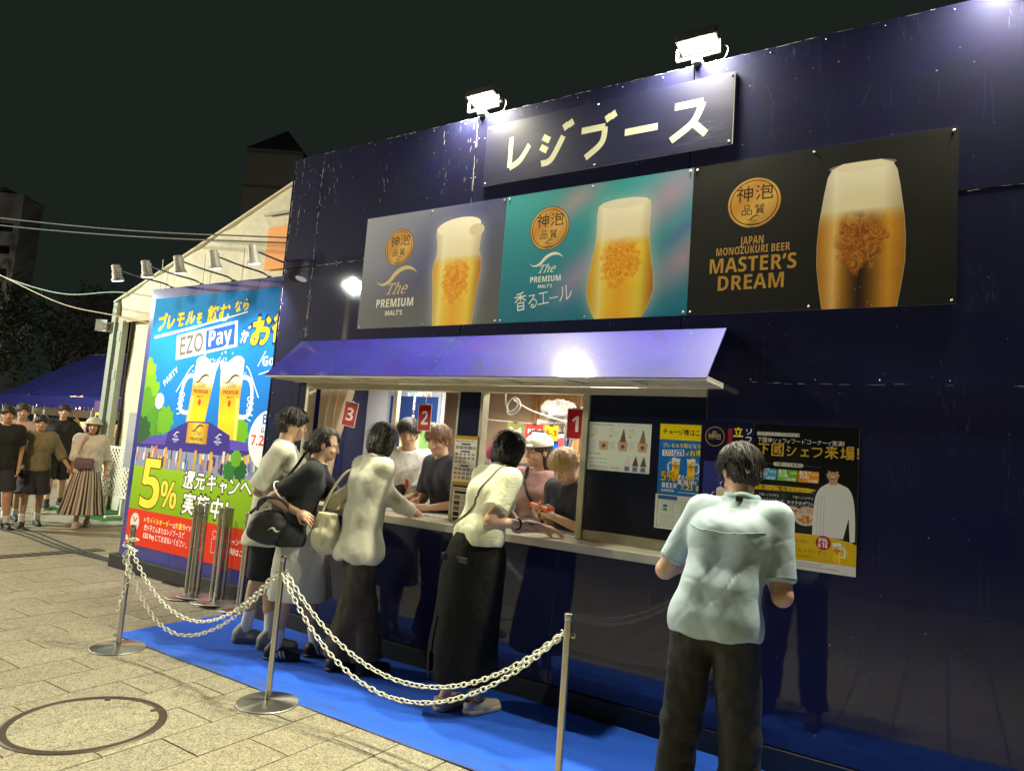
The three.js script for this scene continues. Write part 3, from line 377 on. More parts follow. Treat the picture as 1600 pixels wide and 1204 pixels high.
T.softcream = tex(720, 520, (c, w, h) => {
  c.fillStyle = '#dfe6d8'; c.fillRect(0, 0, w, h); latin(c, 'SOY BEAN SOFT CREAM', 12, 36, 27, { align: 'left', fill: '#4a5048', font: '' }); tinyText(c, 330, 22, 300, 1, 10, '#8a9086');
  [[0.19, '#e9e2d2'], [0.5, '#6b4a3a'], [0.81, '#7c6a5c']].forEach(([x, col], i) => {
    jp(c, ['プレミアム', 'チコリー', 'ミックス'][i], (x - 0.17) * w, 62, 20, { w: 8, fill: '#4a4c46', cond: 0.8 }); jp(c, 'ソフトクリーム', (x - 0.17) * w, 92, 17, { w: 8, fill: '#4a4c46', cond: 0.8 }); c.fillStyle = '#dccb4e'; c.fillRect((x - 0.17) * w, 122, 90, 8); latin(c, '¥600', (x - 0.14) * w, 156, 17, { fill: '#4a4c46' });
    for (let k = 0; k < 6; k++) { c.fillStyle = col; c.beginPath(); c.ellipse((x + 0.06) * w + k, 215 - k * 26, 46 - k * 7.5, 18, -0.15, 0, 7); c.fill(); c.strokeStyle = 'rgba(60,40,30,.25)'; c.stroke(); }
    poly(c, [[(x - 0.02) * w, 205], [(x + 0.15) * w, 205], [(x + 0.13) * w, 300], [x * w, 300]], '#c8a880'); c.fillStyle = '#6a4c3a'; c.beginPath(); c.arc((x + 0.065) * w, 252, 22, 0, 7); c.fill(); tinyText(c, (x - 0.14) * w, 200, 60, 6, 9, '#7d8378');
  });
  latin(c, 'SOFT CREAM', 12, 352, 24, { align: 'left', fill: '#4a5048', font: '' }); jp(c, '神泡ソフトクリーム', 30, 384, 24, { w: 9, fill: '#33352f', cond: 0.9 }); jp(c, 'チコリソフトクリーム', 30, 424, 24, { w: 9, fill: '#33352f', cond: 0.8 }); jp(c, 'ミックスソフトクリーム', 30, 464, 24, { w: 9, fill: '#33352f', cond: 0.75 }); latin(c, 'Each ¥500', 330, 490, 22, { fill: '#33352f', font: '' });
  [['#e2d0c4', 470], ['#54382c', 560], ['#5c4034', 650]].forEach(([col, x]) => { poly(c, [[x - 36, 450], [x + 36, 450], [x + 6, 345], [x - 4, 360]], col); c.fillStyle = '#6a6ea4'; c.fillRect(x - 28, 458, 52, 48); });
});
T.map = tex(420, 420, (c, w, h) => { c.fillStyle = '#e2e8de'; c.fillRect(0, 0, w, h); c.fillStyle = '#2a5aa8'; c.fillRect(22, 12, 180, 46); c.strokeStyle = '#55606a'; c.lineWidth = 3; c.strokeRect(24, 70, 370, 320); c.strokeStyle = '#8a948e'; for (let i = 0; i < 3; i++) c.strokeRect(60 + i * 105, 95, 80, 110); c.fillStyle = '#3a78b0'; c.fillRect(75, 120, 40, 34); c.fillStyle = '#3f9a62'; c.fillRect(75, 165, 40, 30); tinyText(c, 50, 235, 150, 8, 11, '#59635f'); tinyText(c, 230, 235, 140, 8, 11, '#59635f'); });
T.standing = tex(400, 1010, (c, w, h) => {
  c.fillStyle = '#1b1a3c'; c.fillRect(0, 0, w, h); c.strokeStyle = '#a98a3a'; c.lineWidth = 7; c.beginPath(); c.arc(0.27 * w, 0.115 * h, 0.18 * w, 0, 7); c.stroke(); jp(c, '生', 0.2 * w, 0.07 * h, 50, { fill: '#c9b27a', w: 9 }); jp(c, '神泡', 0.13 * w, 0.09 * h, 50, { fill: '#c9b27a', w: 9 });
  c.fillStyle = '#a8283c'; c.fillRect(0.52 * w, 0.05 * h, 0.08 * w, 0.13 * h); jp(c, '立', 0.61 * w, 0.035 * h, 0.2 * w, { fill: '#ffe414', w: 15 }); jp(c, 'ソ', 0.84 * w, 0.04 * h, 0.13 * w, { w: 13 }); jp(c, 'フ', 0.84 * w, 0.1 * h, 0.13 * w, { w: 13 }); jp(c, 'ト', 0.84 * w, 0.16 * h, 0.13 * w, { w: 13 });
  c.fillStyle = '#3a3f86'; c.fillRect(0.08 * w, 0.3 * h, 0.84 * w, 0.6 * h); mug(c, 0.5 * w, 0.62 * h, 0.8, false);
});
T.chef = tex(1000, 1436, (c, w, h) => {
  c.fillStyle = '#141413'; c.fillRect(0, 0, w, h); for (let i = 0; i < 900; i++) { c.fillStyle = `rgba(${rr(60, 130) | 0},${rr(60, 120) | 0},70,${rr(0.05, 0.3)})`; c.fillRect(rnd() * w, rnd() * h * 0.75, rr(1, 3), rr(1, 3)); }
  c.fillStyle = '#d9d6c6'; c.fillRect(0.03 * w, 0.055 * h, 0.42 * w, 0.026 * h); jp(c, 'CHEF-1グランプリ初代王者', 0.035 * w, 0.056 * h, 0.034 * w, { w: 8, fill: '#222018', cond: 0.93, serif: true });
  jp(c, '下國伸シェフがフードコーナーで実演!', 0.035 * w, 0.094 * h, 0.054 * w, { w: 9, fill: '#e9e6d8', cond: 0.9, gap: 1.03, sizes: [1, 1, 1, 1, 1, 1, 0.75, 1, 1, 1, 1, 1, 1, 1, 0.8, 1, 1, 1] });
  jp(c, '下國シェフ来場!', 0.04 * w, 0.138 * h, 0.122 * w, { w: 12, fill: '#c9a23c', cond: 1.0, gap: 1.07, sizes: [1.05, 1.05, 1, 1, 1, 1.1, 1.1, 1.2] });
  c.fillStyle = '#8c8a7c'; c.fillRect(0, 0.283 * h, 0.66 * w, 2); c.fillStyle = '#d9d6c6'; c.beginPath(); c.roundRect(0.205 * w, 0.268 * h, 0.29 * w, 0.028 * h, 20); c.fill(); jp(c, '下國シェフ来場日', 0.225 * w, 0.271 * h, 0.031 * w, { w: 9, fill: '#222018' });
  [['#4aa0cc', '7/27', 0.045], ['#7cb82c', '8/3', 0.247], ['#e8961c', '8/17', 0.45]].forEach(([col, d, x]) => { c.fillStyle = col; c.beginPath(); c.roundRect(x * w, 0.318 * h, 0.195 * w, 0.08 * h, [14, 0, 14, 0]); c.fill(); latin(c, d, (x + 0.01) * w, 0.348 * h, 0.058 * w, { align: 'left', family: 'serif' }); latin(c, 'MON', (x + 0.125) * w, 0.347 * h, 0.028 * w, { align: 'left', family: 'serif', font: '' }); latin(c, '12:00', (x + 0.012) * w, 0.37 * h, 0.036 * w, { align: 'left', family: 'serif' }); latin(c, '~16:00', (x + 0.07) * w, 0.393 * h, 0.036 * w, { align: 'left', family: 'serif' }); });
  poly(c, [[0.025 * w, 0.436 * h], [0.56 * w, 0.438 * h], [0.63 * w, 0.447 * h], [0.57 * w, 0.462 * h], [0.62 * w, 0.468 * h], [0.025 * w, 0.474 * h]], '#e2bf1c'); jp(c, '下國シェフ監修メニュー', 0.045 * w, 0.44 * h, 0.042 * w, { w: 10, fill: '#221c08', cond: 1.02 });
  c.fillStyle = '#8c8a7c'; c.fillRect(0.318 * w, 0.485 * h, 2, 0.2 * h); for (const [x, a, b] of [[0.02, '下國シェフが作る', '鉄板牛ハラミステーキ'], [0.35, '下國シェフが作る', 'ホタテのポワレ']]) { jp(c, a, (x + 0.05) * w, 0.497 * h, 0.027 * w, { w: 9, fill: '#e9e6d8', cond: 0.9 }); jp(c, b, x * w, 0.532 * h, x > 0.3 ? 0.037 * w : 0.03 * w, { w: 11, fill: '#f3f0e4', cond: 0.95 }); tinyText(c, (x + 0.02) * w, 0.562 * h, 0.22 * w, 1, 14, '#cfcab8'); }
  const dish = (x, y, r, base, cols) => { c.fillStyle = base; c.beginPath(); c.ellipse(x * w, y * h, r * w, r * w * 0.62, 0, 0, 7); c.fill(); for (let i = 0; i < 60; i++) { c.fillStyle = cols[i % cols.length]; const a = rnd() * 6.3, q = Math.sqrt(rnd()) * 0.62; c.beginPath(); c.ellipse(x * w + Math.cos(a) * q * r * w, y * h + Math.sin(a) * q * r * w * 0.6, r * w * 0.13, r * w * 0.1, a, 0, 7); c.fill(); } };
  dish(0.16, 0.63, 0.13, '#5c3418', ['#6e3c1a', '#8a4e22', '#4a2812', '#a5622c']); dish(0.4, 0.61, 0.09, '#d9c4a8', ['#c98a3c', '#a9662a', '#e0b878']); dish(0.55, 0.6, 0.085, '#cdb094', ['#d9c0a4', '#c4a488']); dish(0.53, 0.655, 0.1, '#dcc7aa', ['#d09040', '#b06c2c', '#e4bc7c']);
  // generic figure in a white jacket, arms folded low
  c.fillStyle = '#e4e1d4'; c.beginPath(); c.moveTo(0.6 * w, 0.76 * h); c.bezierCurveTo(0.6 * w, 0.56 * h, 0.6 * w, 0.46 * h, 0.68 * w, 0.415 * h); c.lineTo(0.735 * w, 0.39 * h); c.lineTo(0.82 * w, 0.385 * h); c.lineTo(0.89 * w, 0.405 * h); c.bezierCurveTo(0.975 * w, 0.43 * h, 0.985 * w, 0.56 * h, 0.985 * w, 0.77 * h); c.lineTo(0.94 * w, 0.78 * h); c.lineTo(0.925 * w, 0.62 * h); c.lineTo(0.88 * w, 0.76 * h); c.closePath(); c.fill();
  c.strokeStyle = 'rgba(120,118,104,.22)'; c.lineWidth = 9; for (let i = 0; i < 3; i++) { c.beginPath(); c.moveTo((0.64 + i * 0.03) * w, 0.75 * h); c.bezierCurveTo((0.65 + i * 0.03) * w, 0.65 * h, (0.62 + i * 0.034) * w, 0.56 * h, (0.66 + i * 0.025) * w, 0.48 * h); c.stroke(); }
  c.fillStyle = '#c79a72'; c.fillRect(0.74 * w, 0.355 * h, 0.075 * w, 0.045 * h); c.beginPath(); c.ellipse(0.772 * w, 0.32 * h, 0.06 * w, 0.054 * h, 0, 0, 7); c.fill(); c.fillStyle = '#1c1814'; c.beginPath(); c.ellipse(0.775 * w, 0.278 * h, 0.072 * w, 0.032 * h, 0, 0, 7); c.fill(); c.fillRect(0.706 * w, 0.275 * h, 0.022 * w, 0.05 * h); c.fillRect(0.822 * w, 0.275 * h, 0.022 * w, 0.05 * h); c.fillRect(0.744 * w, 0.313 * h, 0.02 * w, 5); c.fillRect(0.782 * w, 0.313 * h, 0.02 * w, 5); c.fillStyle = '#f1ebe2'; c.fillRect(0.752 * w, 0.342 * h, 0.04 * w, 7); c.strokeStyle = '#4a3222'; c.lineWidth = 6; c.beginPath(); c.arc(0.772 * w, 0.34 * h, 30, 0.3, 2.8); c.stroke();
  // yellow foot with mug
  c.fillStyle = '#e3b80c'; c.beginPath(); c.moveTo(0, 0.79 * h); c.bezierCurveTo(0.4 * w, 0.74 * h, 0.8 * w, 0.74 * h, w, 0.79 * h); c.lineTo(w, 0.935 * h); c.lineTo(0, 0.935 * h); c.fill(); c.fillStyle = '#ece7d6'; c.fillRect(0, 0.935 * h, w, 0.065 * h);
  mug(c, 0.83 * w, 0.845 * h, 0.5, true); c.fillStyle = '#b22a20'; c.beginPath(); c.arc(0.705 * w, 0.8 * h, 0.07 * w, 0, 7); c.fill(); latin(c, '2026.', 0.7 * w, 0.783 * h, 0.034 * w); latin(c, '7.23', 0.7 * w, 0.806 * h, 0.046 * w); latin(c, '8.18', 0.7 * w, 0.832 * h, 0.046 * w);
  jp(c, '神泡と、最高の一杯を。', 0.27 * w, 0.795 * h, 0.03 * w, { w: 8, fill: '#6c5a10', cond: 0.9 }); jp(c, 'プレミアム・モルツ ガーデン', 0.16 * w, 0.852 * h, 0.046 * w, { w: 8, fill: '#3a3008', cond: 0.9 }); tinyText(c, 0.26 * w, 0.9 * h, 0.38 * w, 1, 22, '#6c5a10'); tinyText(c, 0.06 * w, 0.952 * h, 0.8 * w, 2, 15, '#5c584a');
});
T.pay = tex(380, 880, (c, w, h) => {
  c.fillStyle = '#e9e8dc'; c.fillRect(0, 0, w, h); c.fillStyle = '#c9a01c'; c.fillRect(0, 0, w, 60); c.fillRect(0, h - 60, w, 60); jp(c, '支払いはキャッシュレスで', 14, 76, 38, { w: 11, fill: '#26241c', cond: 0.68 });
  for (const y of [135, 265, 520]) { c.fillStyle = '#26241c'; c.fillRect(w * 0.3, y, w * 0.4, 26); }
  const cols = ['#b8452c', '#2c5aa8', '#3c3a34', '#3f8a5a', '#c98a2c', '#8a3a6c', '#5a7a9c', '#c84a5a'];
  [[185, 5, 58], [310, 5, 42], [375, 5, 46], [450, 3, 40], [570, 5, 54], [650, 5, 46], [725, 5, 46]].forEach(([y, n, s], r) => { for (let i = 0; i < n; i++) { c.fillStyle = cols[(i * 3 + r * 2) % 8]; c.beginPath(); c.roundRect(w * 0.06 + i * w * 0.185, y, s, s * 0.85, 8); c.fill(); c.fillStyle = '#efeee4'; c.fillRect(w * 0.06 + i * w * 0.185 + 10, y + s * 0.36, s - 20, 8); } });
});
T.notice = tex(300, 620, (c, w, h) => { c.fillStyle = '#dcd8cc'; c.fillRect(0, 0, w, h); c.fillStyle = '#1c1a18'; c.fillRect(30, 70, w - 60, 44); tinyText(c, 30, 30, 220, 1, 24, '#333'); for (let i = 0; i < 4; i++) { c.fillStyle = i % 2 ? '#33302c' : '#8a6a4c'; c.fillRect(30, 150 + i * 100, 90, 74); tinyText(c, 140, 155 + i * 100, 120, 3, 16, '#444'); } c.fillStyle = '#1c1a18'; c.fillRect(30, 552, w - 60, 50); });
const digit = (d, bg = '#b3141c') => tex(256, 384, (c, w, h) => { c.fillStyle = '#e8dcd6'; c.fillRect(0, 0, w, h); c.fillStyle = bg; c.fillRect(8, 8, w - 16, h - 16); latin(c, d, w / 2, h * 0.76, h * 0.72, { fill: '#f3e9e6' }); });
T.d1 = digit('1'); T.d2 = digit('2'); T.d3 = digit('3');
const code = (s, bg, fg) => tex(320, 256, (c, w, h) => { c.fillStyle = bg; c.fillRect(0, 0, w, h); latin(c, s, w / 2, h * 0.68, h * 0.5, { fill: fg, width: w * 0.84 }); });
T.c34 = code('3-4', '#8a8a3c', '#f1ead0'); T.cps = code('PS-2', '#d2342c', '#f6e6de'); T.c53 = code('5-3', '#f0bc14', '#3a3212');
T.sheet1 = tex(300, 520, (c, w, h) => { c.fillStyle = '#d6e4ea'; c.fillRect(0, 0, w, h); for (let i = 0; i < 40; i++) { c.fillStyle = ['#e8865a', '#6ab4d8', '#f2e6c8', '#9cc8e0'][i % 4]; c.beginPath(); c.ellipse(rnd() * w, rnd() * h, rr(10, 38), rr(8, 24), rnd() * 3, 0, 7); c.fill(); } c.fillStyle = '#2c2a30'; c.fillRect(30, 320, 240, 50); tinyText(c, 40, 332, 210, 1, 24, '#eee'); });
T.sheet2 = tex(420, 360, (c, w, h) => { c.fillStyle = '#e6e2b8'; c.fillRect(0, 0, w, h); c.fillStyle = '#8cc06a'; c.fillRect(250, 70, 140, 200); c.fillStyle = '#b8d08a'; for (let i = 0; i < 8; i++) { c.fillRect(15 + i * 50, 12, 40, 36); c.fillRect(15 + i * 50, 310, 40, 36); } c.fillStyle = '#e2cdb4'; c.fillRect(60, 70, 170, 200); c.fillStyle = '#3c82c4'; c.fillRect(115, 110, 70, 110); tinyText(c, 30, 80, 70, 6, 14, '#6a6a4c'); });
T.sheet3 = tex(420, 520, (c, w, h) => { c.fillStyle = '#e8e4e0'; c.fillRect(0, 0, w, h); c.strokeStyle = '#b89c9c'; c.lineWidth = 2; for (let i = 0; i < 15; i++) { c.beginPath(); c.moveTo(14, 60 + i * 30); c.lineTo(w - 14, 60 + i * 30); c.stroke(); } for (let i = 0; i < 11; i++) { c.beginPath(); c.moveTo(14 + i * 39, 60); c.lineTo(14 + i * 39, 480); c.stroke(); } tinyText(c, 20, 20, 300, 1, 18, '#7a6a6a'); });
T.screen = tex(256, 160, (c, w, h) => { c.fillStyle = '#2a6ad0'; c.fillRect(0, 0, w, h); c.fillStyle = '#e6ecf6'; c.fillRect(0, 0, w, 44); c.fillStyle = '#6aa0ea'; c.fillRect(20, 70, 120, 60); });
const printMat = (t, rough = 0.38, o = {}) => new THREE.MeshPhysicalMaterial({ map: t, roughness: rough, ...o });
// flat sheet of real thickness: printed face at +z, plain edge
const edgeMat = M([0.45, 0.44, 0.4], 0.6);
function sheet(parent, name, w, h, d, t, rough = 0.38, o) {
  const g = new THREE.BoxGeometry(w, h, d), mats = Array(6).fill(edgeMat); mats[4] = printMat(t, rough, o);
  return part(parent, name, g, mats);
}
// ---------- materials ----------
const fbm = (u, v, f, k) => 0.6 * tileN(u, v, f, k) + 0.28 * tileN(u, v, f * 2.3, k + 1) + 0.12 * tileN(u, v, f * 5.1, k + 2);
const wavy = dataTex(256, (u, v) => 128 + 100 * tileN(u, v, 7, 3) + 20 * tileN(u, v, 23, 4), [0.45, 0.45]);
const scuffed = (base, lo, hi, wear) => tex(1024, 1024, (c, w, h) => {
  c.fillStyle = `rgb(${base})`; c.fillRect(0, 0, w, h);
  for (let i = 0; i < 260; i++) { c.fillStyle = `rgba(${base.map((v, k) => (v * rr(lo, hi)) | 0)},${rr(0.1, 0.35)})`; c.beginPath(); c.ellipse(rnd() * w, rnd() * h, rr(8, 90), rr(8, 70), rnd() * 3, 0, 7); c.fill(); }
  for (let i = 0; i < 150; i++) { c.strokeStyle = `rgba(190,195,210,${rr(0.03, 0.22) * wear})`; c.lineWidth = rr(0.4, 1.1); const x = rnd() * w, y = rnd() * h, a = rnd() < 0.6 ? Math.PI / 2 + rr(-0.12, 0.12) : rnd() * 3.1, l = rr(8, 110); c.beginPath(); c.moveTo(x, y); c.lineTo(x + Math.cos(a) * l, y + Math.sin(a) * l); c.stroke(); }
  for (let i = 0; i < 10; i++) { const x = rnd() * w, y = rnd() * h; for (let k = 0; k < 26; k++) { c.strokeStyle = `rgba(185,190,205,${rr(0.06, 0.22)})`; c.lineWidth = rr(0.5, 1.8); const q = x + rr(-28, 28), p = y + rr(-50, 50); c.beginPath(); c.moveTo(q, p); c.lineTo(q + rr(-3, 3), p + rr(4, 24)); c.stroke(); } }
  for (let i = 0; i < 130; i++) { c.fillStyle = `rgba(215,215,215,${rr(0.2, 0.8)})`; c.beginPath(); c.arc(rnd() * w, rnd() * h, rr(0.5, 1.7), 0, 7); c.fill(); }
}, [0.42, 0.42]);
const scuff = scuffed([31, 33, 66], 0.72, 1.18, 1), sheetBlue = scuffed([50, 48, 138], 0.6, 1.15, 1);
const smear = dataTex(256, (u, v) => 92 + 60 * fbm(u, v, 5, 11) + 14 * tileN(u, v, 60, 5), [0.6, 0.6]);
const paint = new THREE.MeshPhysicalMaterial({ map: scuff, roughness: 0.6, specularIntensity: 0.1, bumpMap: wavy, bumpScale: 0.00015, clearcoat: 1, clearcoatRoughness: 0.045 });
// the awning and the hoarding are faced with a lighter violet blue sheet
const awningPaint = new THREE.MeshPhysicalMaterial({ map: sheetBlue, roughness: 0.5, specularIntensity: 0.3, bumpMap: wavy, bumpScale: 0.0004, clearcoat: 0.6, clearcoatRoughness: 0.1 }), boardPaint = awningPaint;
const grime = dataTex(256, (u, v) => { const n = 0.5 + 0.5 * fbm(u, v, 6, 21), k = 214 + 26 * n; return [k, k * 0.985, k * 0.93]; }, [0.8, 0.8], true);
const white = new THREE.MeshPhysicalMaterial({ map: grime, color: RGB(0.86, 0.86, 0.82), roughness: 0.45 });
const trim = new THREE.MeshPhysicalMaterial({ map: grime, color: RGB(0.72, 0.7, 0.6), roughness: 0.35, metalness: 0.25 });
const laminate = new THREE.MeshPhysicalMaterial({ map: grime, color: RGB(0.82, 0.81, 0.74), roughness: 0.16 });
const black = M([0.012, 0.012, 0.012], 0.6), steel = M([0.56, 0.54, 0.48], 0.22, { metalness: 1 }), darkSteel = M([0.2, 0.2, 0.19], 0.35, { metalness: 1 }), alu = M([0.52, 0.53, 0.5], 0.4, { metalness: 0.8 });
const steelPole = M([0.52, 0.5, 0.44], 0.26, { metalness: 1 });
const brushed = M([0.5, 0.49, 0.45], 0.34, { metalness: 1, anisotropy: 0.7 });
const wood = new THREE.MeshPhysicalMaterial({ roughness: 0.7, map: tex(256, 256, (c, w, h) => { c.fillStyle = '#b98f5c'; c.fillRect(0, 0, w, h); for (let i = 0; i < 150; i++) { c.strokeStyle = `rgba(${rr(90, 150) | 0},${rr(60, 105) | 0},${rr(30, 60) | 0},${rr(0.1, 0.45)})`; c.lineWidth = rr(0.6, 2.4); const x = rnd() * w; c.beginPath(); c.moveTo(x, 0); c.bezierCurveTo(x + rr(-6, 6), 80, x + rr(-6, 6), 170, x, h); c.stroke(); } }, [2, 2]) });
const greyPly = M([0.3, 0.3, 0.3], 0.7), cardboard = M([0.42, 0.28, 0.15], 0.85), orangePly = M([0.72, 0.46, 0.2], 0.75);
const whiteCloth = new THREE.MeshPhysicalMaterial({ map: grime, color: RGB(0.83, 0.81, 0.7), roughness: 0.65 });

// ---------- sky is the plain night colour; ground ----------
const grainA = new Float32Array(128 * 128).map(() => rnd()), grainB = new Float32Array(256 * 256).map(() => rnd());
const speck = dataTex(512, (u, v) => { const n = fbm(u, v, 9, 31), a = grainA[(Math.floor((v * 128 + 0.35 * tileN(u, v, 40, 33)) % 128 + 128) % 128) * 128 + (Math.floor(u * 128 + 0.35 * tileN(u, v, 40, 34)) % 128 + 128) % 128], k = grainB[Math.floor(v * 256) * 256 + Math.floor(u * 256)], b = 172 + 12 * n + (a < 0.24 ? -50 * (0.4 + k) : a > 0.86 ? 24 : 0) + 30 * (k - 0.5); return [b, b * 0.97, b * 0.85]; }, [1.15, 1.15], true);
const speckBump = dataTex(256, () => 90 + 120 * rnd(), [5, 5]);
const stone = [[0.73, 0.725, 0.695], [0.78, 0.775, 0.735], [0.7, 0.69, 0.66], [0.75, 0.73, 0.68]].map((c) => new THREE.MeshPhysicalMaterial({ map: speck, color: RGB(...c), roughness: 0.62, bumpMap: speckBump, bumpScale: 0.0006 }));
const joint = M([0.05, 0.045, 0.035], 0.95);
struct('ground', metreUV(new THREE.PlaneGeometry(260, 260, 1, 1).rotateX(-Math.PI / 2).translate(-20, -0.009, -30)), new THREE.MeshPhysicalMaterial({ map: speck, color: RGB(0.73, 0.72, 0.68), roughness: 0.7 }));
const pave = structGroup('pavement');
part(pave, 'joint_bed', metreUV(boxAB(-14, -0.03, -6, 7, -0.0042, 7)), joint);
{
  const SX = 0.301, SZ = 0.566, X0 = 0.44, Z0 = 1.495, geos = [], far = [[], [], [], []];
  const slabGeo = (ox, oy) => { const g = new THREE.BoxGeometry(SX - 0.008, 0.03, SZ - 0.008); g.translate(0, -0.015, 0); return metreUV(g, ox, oy); };
  for (let i = 0; i < 8; i++) geos.push(slabGeo(rnd() * 5, rnd() * 5));
  const near = [];
  for (let r = -49; r < 22; r++) for (let k = -14; k < 9; k++) {
    const x = X0 + (r + 0.5) * SX, z = Z0 + (k + 0.5) * SZ + (((r % 2) + 2) % 2 ? SZ / 2 : 0);
    if (z < 0.72 && z > -0.5 && x > -0.85) continue;          // under the booth and its carpet
    if (z < -0.3 && x > -3.4) continue;
    const d = Math.hypot(x - CAM.x, z - CAM.z), view = (x - CAM.x) * -0.535 + (z - CAM.z) * -0.845;
    const inFrame = view > 1.2 && Math.abs((x - CAM.x) * 0.845 - (z - CAM.z) * 0.535) / view < 0.86;
    near.push([inFrame ? d : d + 100, x, z]);
  }
  near.sort((a, b) => a[0] - b[0]);
  near.forEach(([d, x, z], i) => {
    const m = Math.floor(rnd() * 4), g = geos[Math.floor(rnd() * 8)], y = rr(-0.0012, 0.0006);
    if (i < 290) { const s = part(pave, 'slab', g, stone[m]); s.position.set(x, y, z); s.rotation.set(rr(-0.0012, 0.0012), 0, rr(-0.002, 0.002)); }
    else far[m].push(g.clone().translate(x, y, z));
  });
  far.forEach((list, m) => { if (list.length) part(pave, 'distant_slabs', merge(list), stone[m]).userData.kind = 'stuff'; });
}
{ // manhole flush with the stone
  const t = thing('manhole_cover', 'round manhole cover filled with paving stone inside a dark iron rim', 'manhole', [0.317, 0, 1.925]);
  const iron = M([0.085, 0.07, 0.055], 0.5, { metalness: 0.6 });
  part(t, 'rim', new THREE.LatheGeometry([[0.335, -0.01], [0.335, 0.005], [0.348, 0.0065], [0.352, 0.002], [0.356, 0.0065], [0.374, 0.005], [0.376, -0.01]].map(([x, y]) => new THREE.Vector2(x, y)), 72), iron);
  for (const [x0, x1] of [[-0.335, -0.1], [-0.096, 0.2], [0.204, 0.335]]) {   // the inlaid stone, cut in pieces
    const sh = new THREE.Shape(), R = 0.333, n = 24, a0 = Math.acos(Math.min(1, x1 / 0.336)), a1 = Math.acos(Math.max(-1, x0 / 0.336));
    sh.moveTo(Math.cos(a0) * R, Math.sin(a0) * R); for (let i = 1; i <= n; i++) { const a = a0 + (a1 - a0) * i / n; sh.lineTo(Math.cos(a) * R, Math.sin(a) * R); } for (let i = n; i >= 0; i--) { const a = a0 + (a1 - a0) * i / n; sh.lineTo(Math.cos(a) * R, -Math.sin(a) * R); }
    part(t, 'stone_inlay', metreUV(new THREE.ExtrudeGeometry(sh, { depth: 0.012, bevelEnabled: false, curveSegments: 4 }).rotateX(-Math.PI / 2).translate(0, -0.0085, 0)), stone[x0 < -0.2 ? 0 : x0 < 0 ? 1 : 2]);
  }
  for (const a of [2.35, 1.3]) part(t, 'key_slot', new RoundedBoxGeometry(0.05, 0.006, 0.03, 2, 0.003).rotateY(a).translate(Math.cos(a) * 0.33, 0.005, -Math.sin(a) * 0.33), iron);
}
const felt = new THREE.MeshPhysicalMaterial({ color: RGB(0.9, 0.9, 0.9), roughness: 0.95, sheen: 0.3, sheenColor: RGB(0.3, 0.4, 0.8), sheenRoughness: 0.6, map: tex(2048, 512, (c, w, h) => {
  c.fillStyle = '#2266f0'; c.fillRect(0, 0, w, h); for (let i = 0; i < 30000; i++) { c.fillStyle = `rgba(${rr(5, 60) | 0},${rr(50, 110) | 0},${rr(170, 240) | 0},.18)`; c.fillRect(rnd() * w, rnd() * h, 2, 2); }
  for (let i = 0; i < 1400; i++) { c.fillStyle = `rgba(${rr(70,110)|0},${rr(66,96)|0},${rr(60,84)|0},${rr(0.05, 0.22)})`; const y = h - Math.pow(rnd(), 2.6) * 80; c.beginPath(); c.ellipse(rnd() * w, y, rr(4, 46), rr(0.8, 3.5), 0, 0, 7); c.fill(); }
  for (let i = 0; i < 60; i++) { c.fillStyle = `rgba(10,30,90,${rr(0.05, 0.16)})`; c.beginPath(); const fx = rnd() * w, fy = rnd() * h, fa = rnd() * 3; c.ellipse(fx, fy, rr(20, 34), rr(8, 12), fa, 0, 7); c.fill(); }
  for (let i = 0; i < 260; i++) { c.fillStyle = `rgba(${rr(150, 230) | 0},${rr(190, 230) | 0},235,${rr(0.2, 0.8)})`; c.beginPath(); c.arc(rnd() * w, rnd() * h, rr(0.4, 1.4), 0, 7); c.fill(); }
}) });
{
  const g = new THREE.PlaneGeometry(8, 1.09, 200, 24).rotateX(-Math.PI / 2), p = g.attributes.position;   // one soft sheet with slight waves, real thickness from its rim
  for (let i = 0; i < p.count; i++) { const x = p.getX(i), z = p.getZ(i), e = Math.min(1, (0.545 - z) * 14); p.setY(i, 0.0085 + 0.0032 * noise3(x * 1.8, z * 2.6, 2) + 0.0016 * noise3(x * 7 + z * 3, z * 3, 9) - 0.0036 * (1 - e)); }
  g.computeVertexNormals(); g.translate(2.89, 0, 0.485);
  const c = structGroup('carpet'); part(c, 'carpet_sheet', g, felt); part(c, 'carpet_backing', boxAB(-1.11, 0.0005, -0.06, 6.89, 0.0015, 1.03), M([0.02, 0.02, 0.03], 0.9));
}

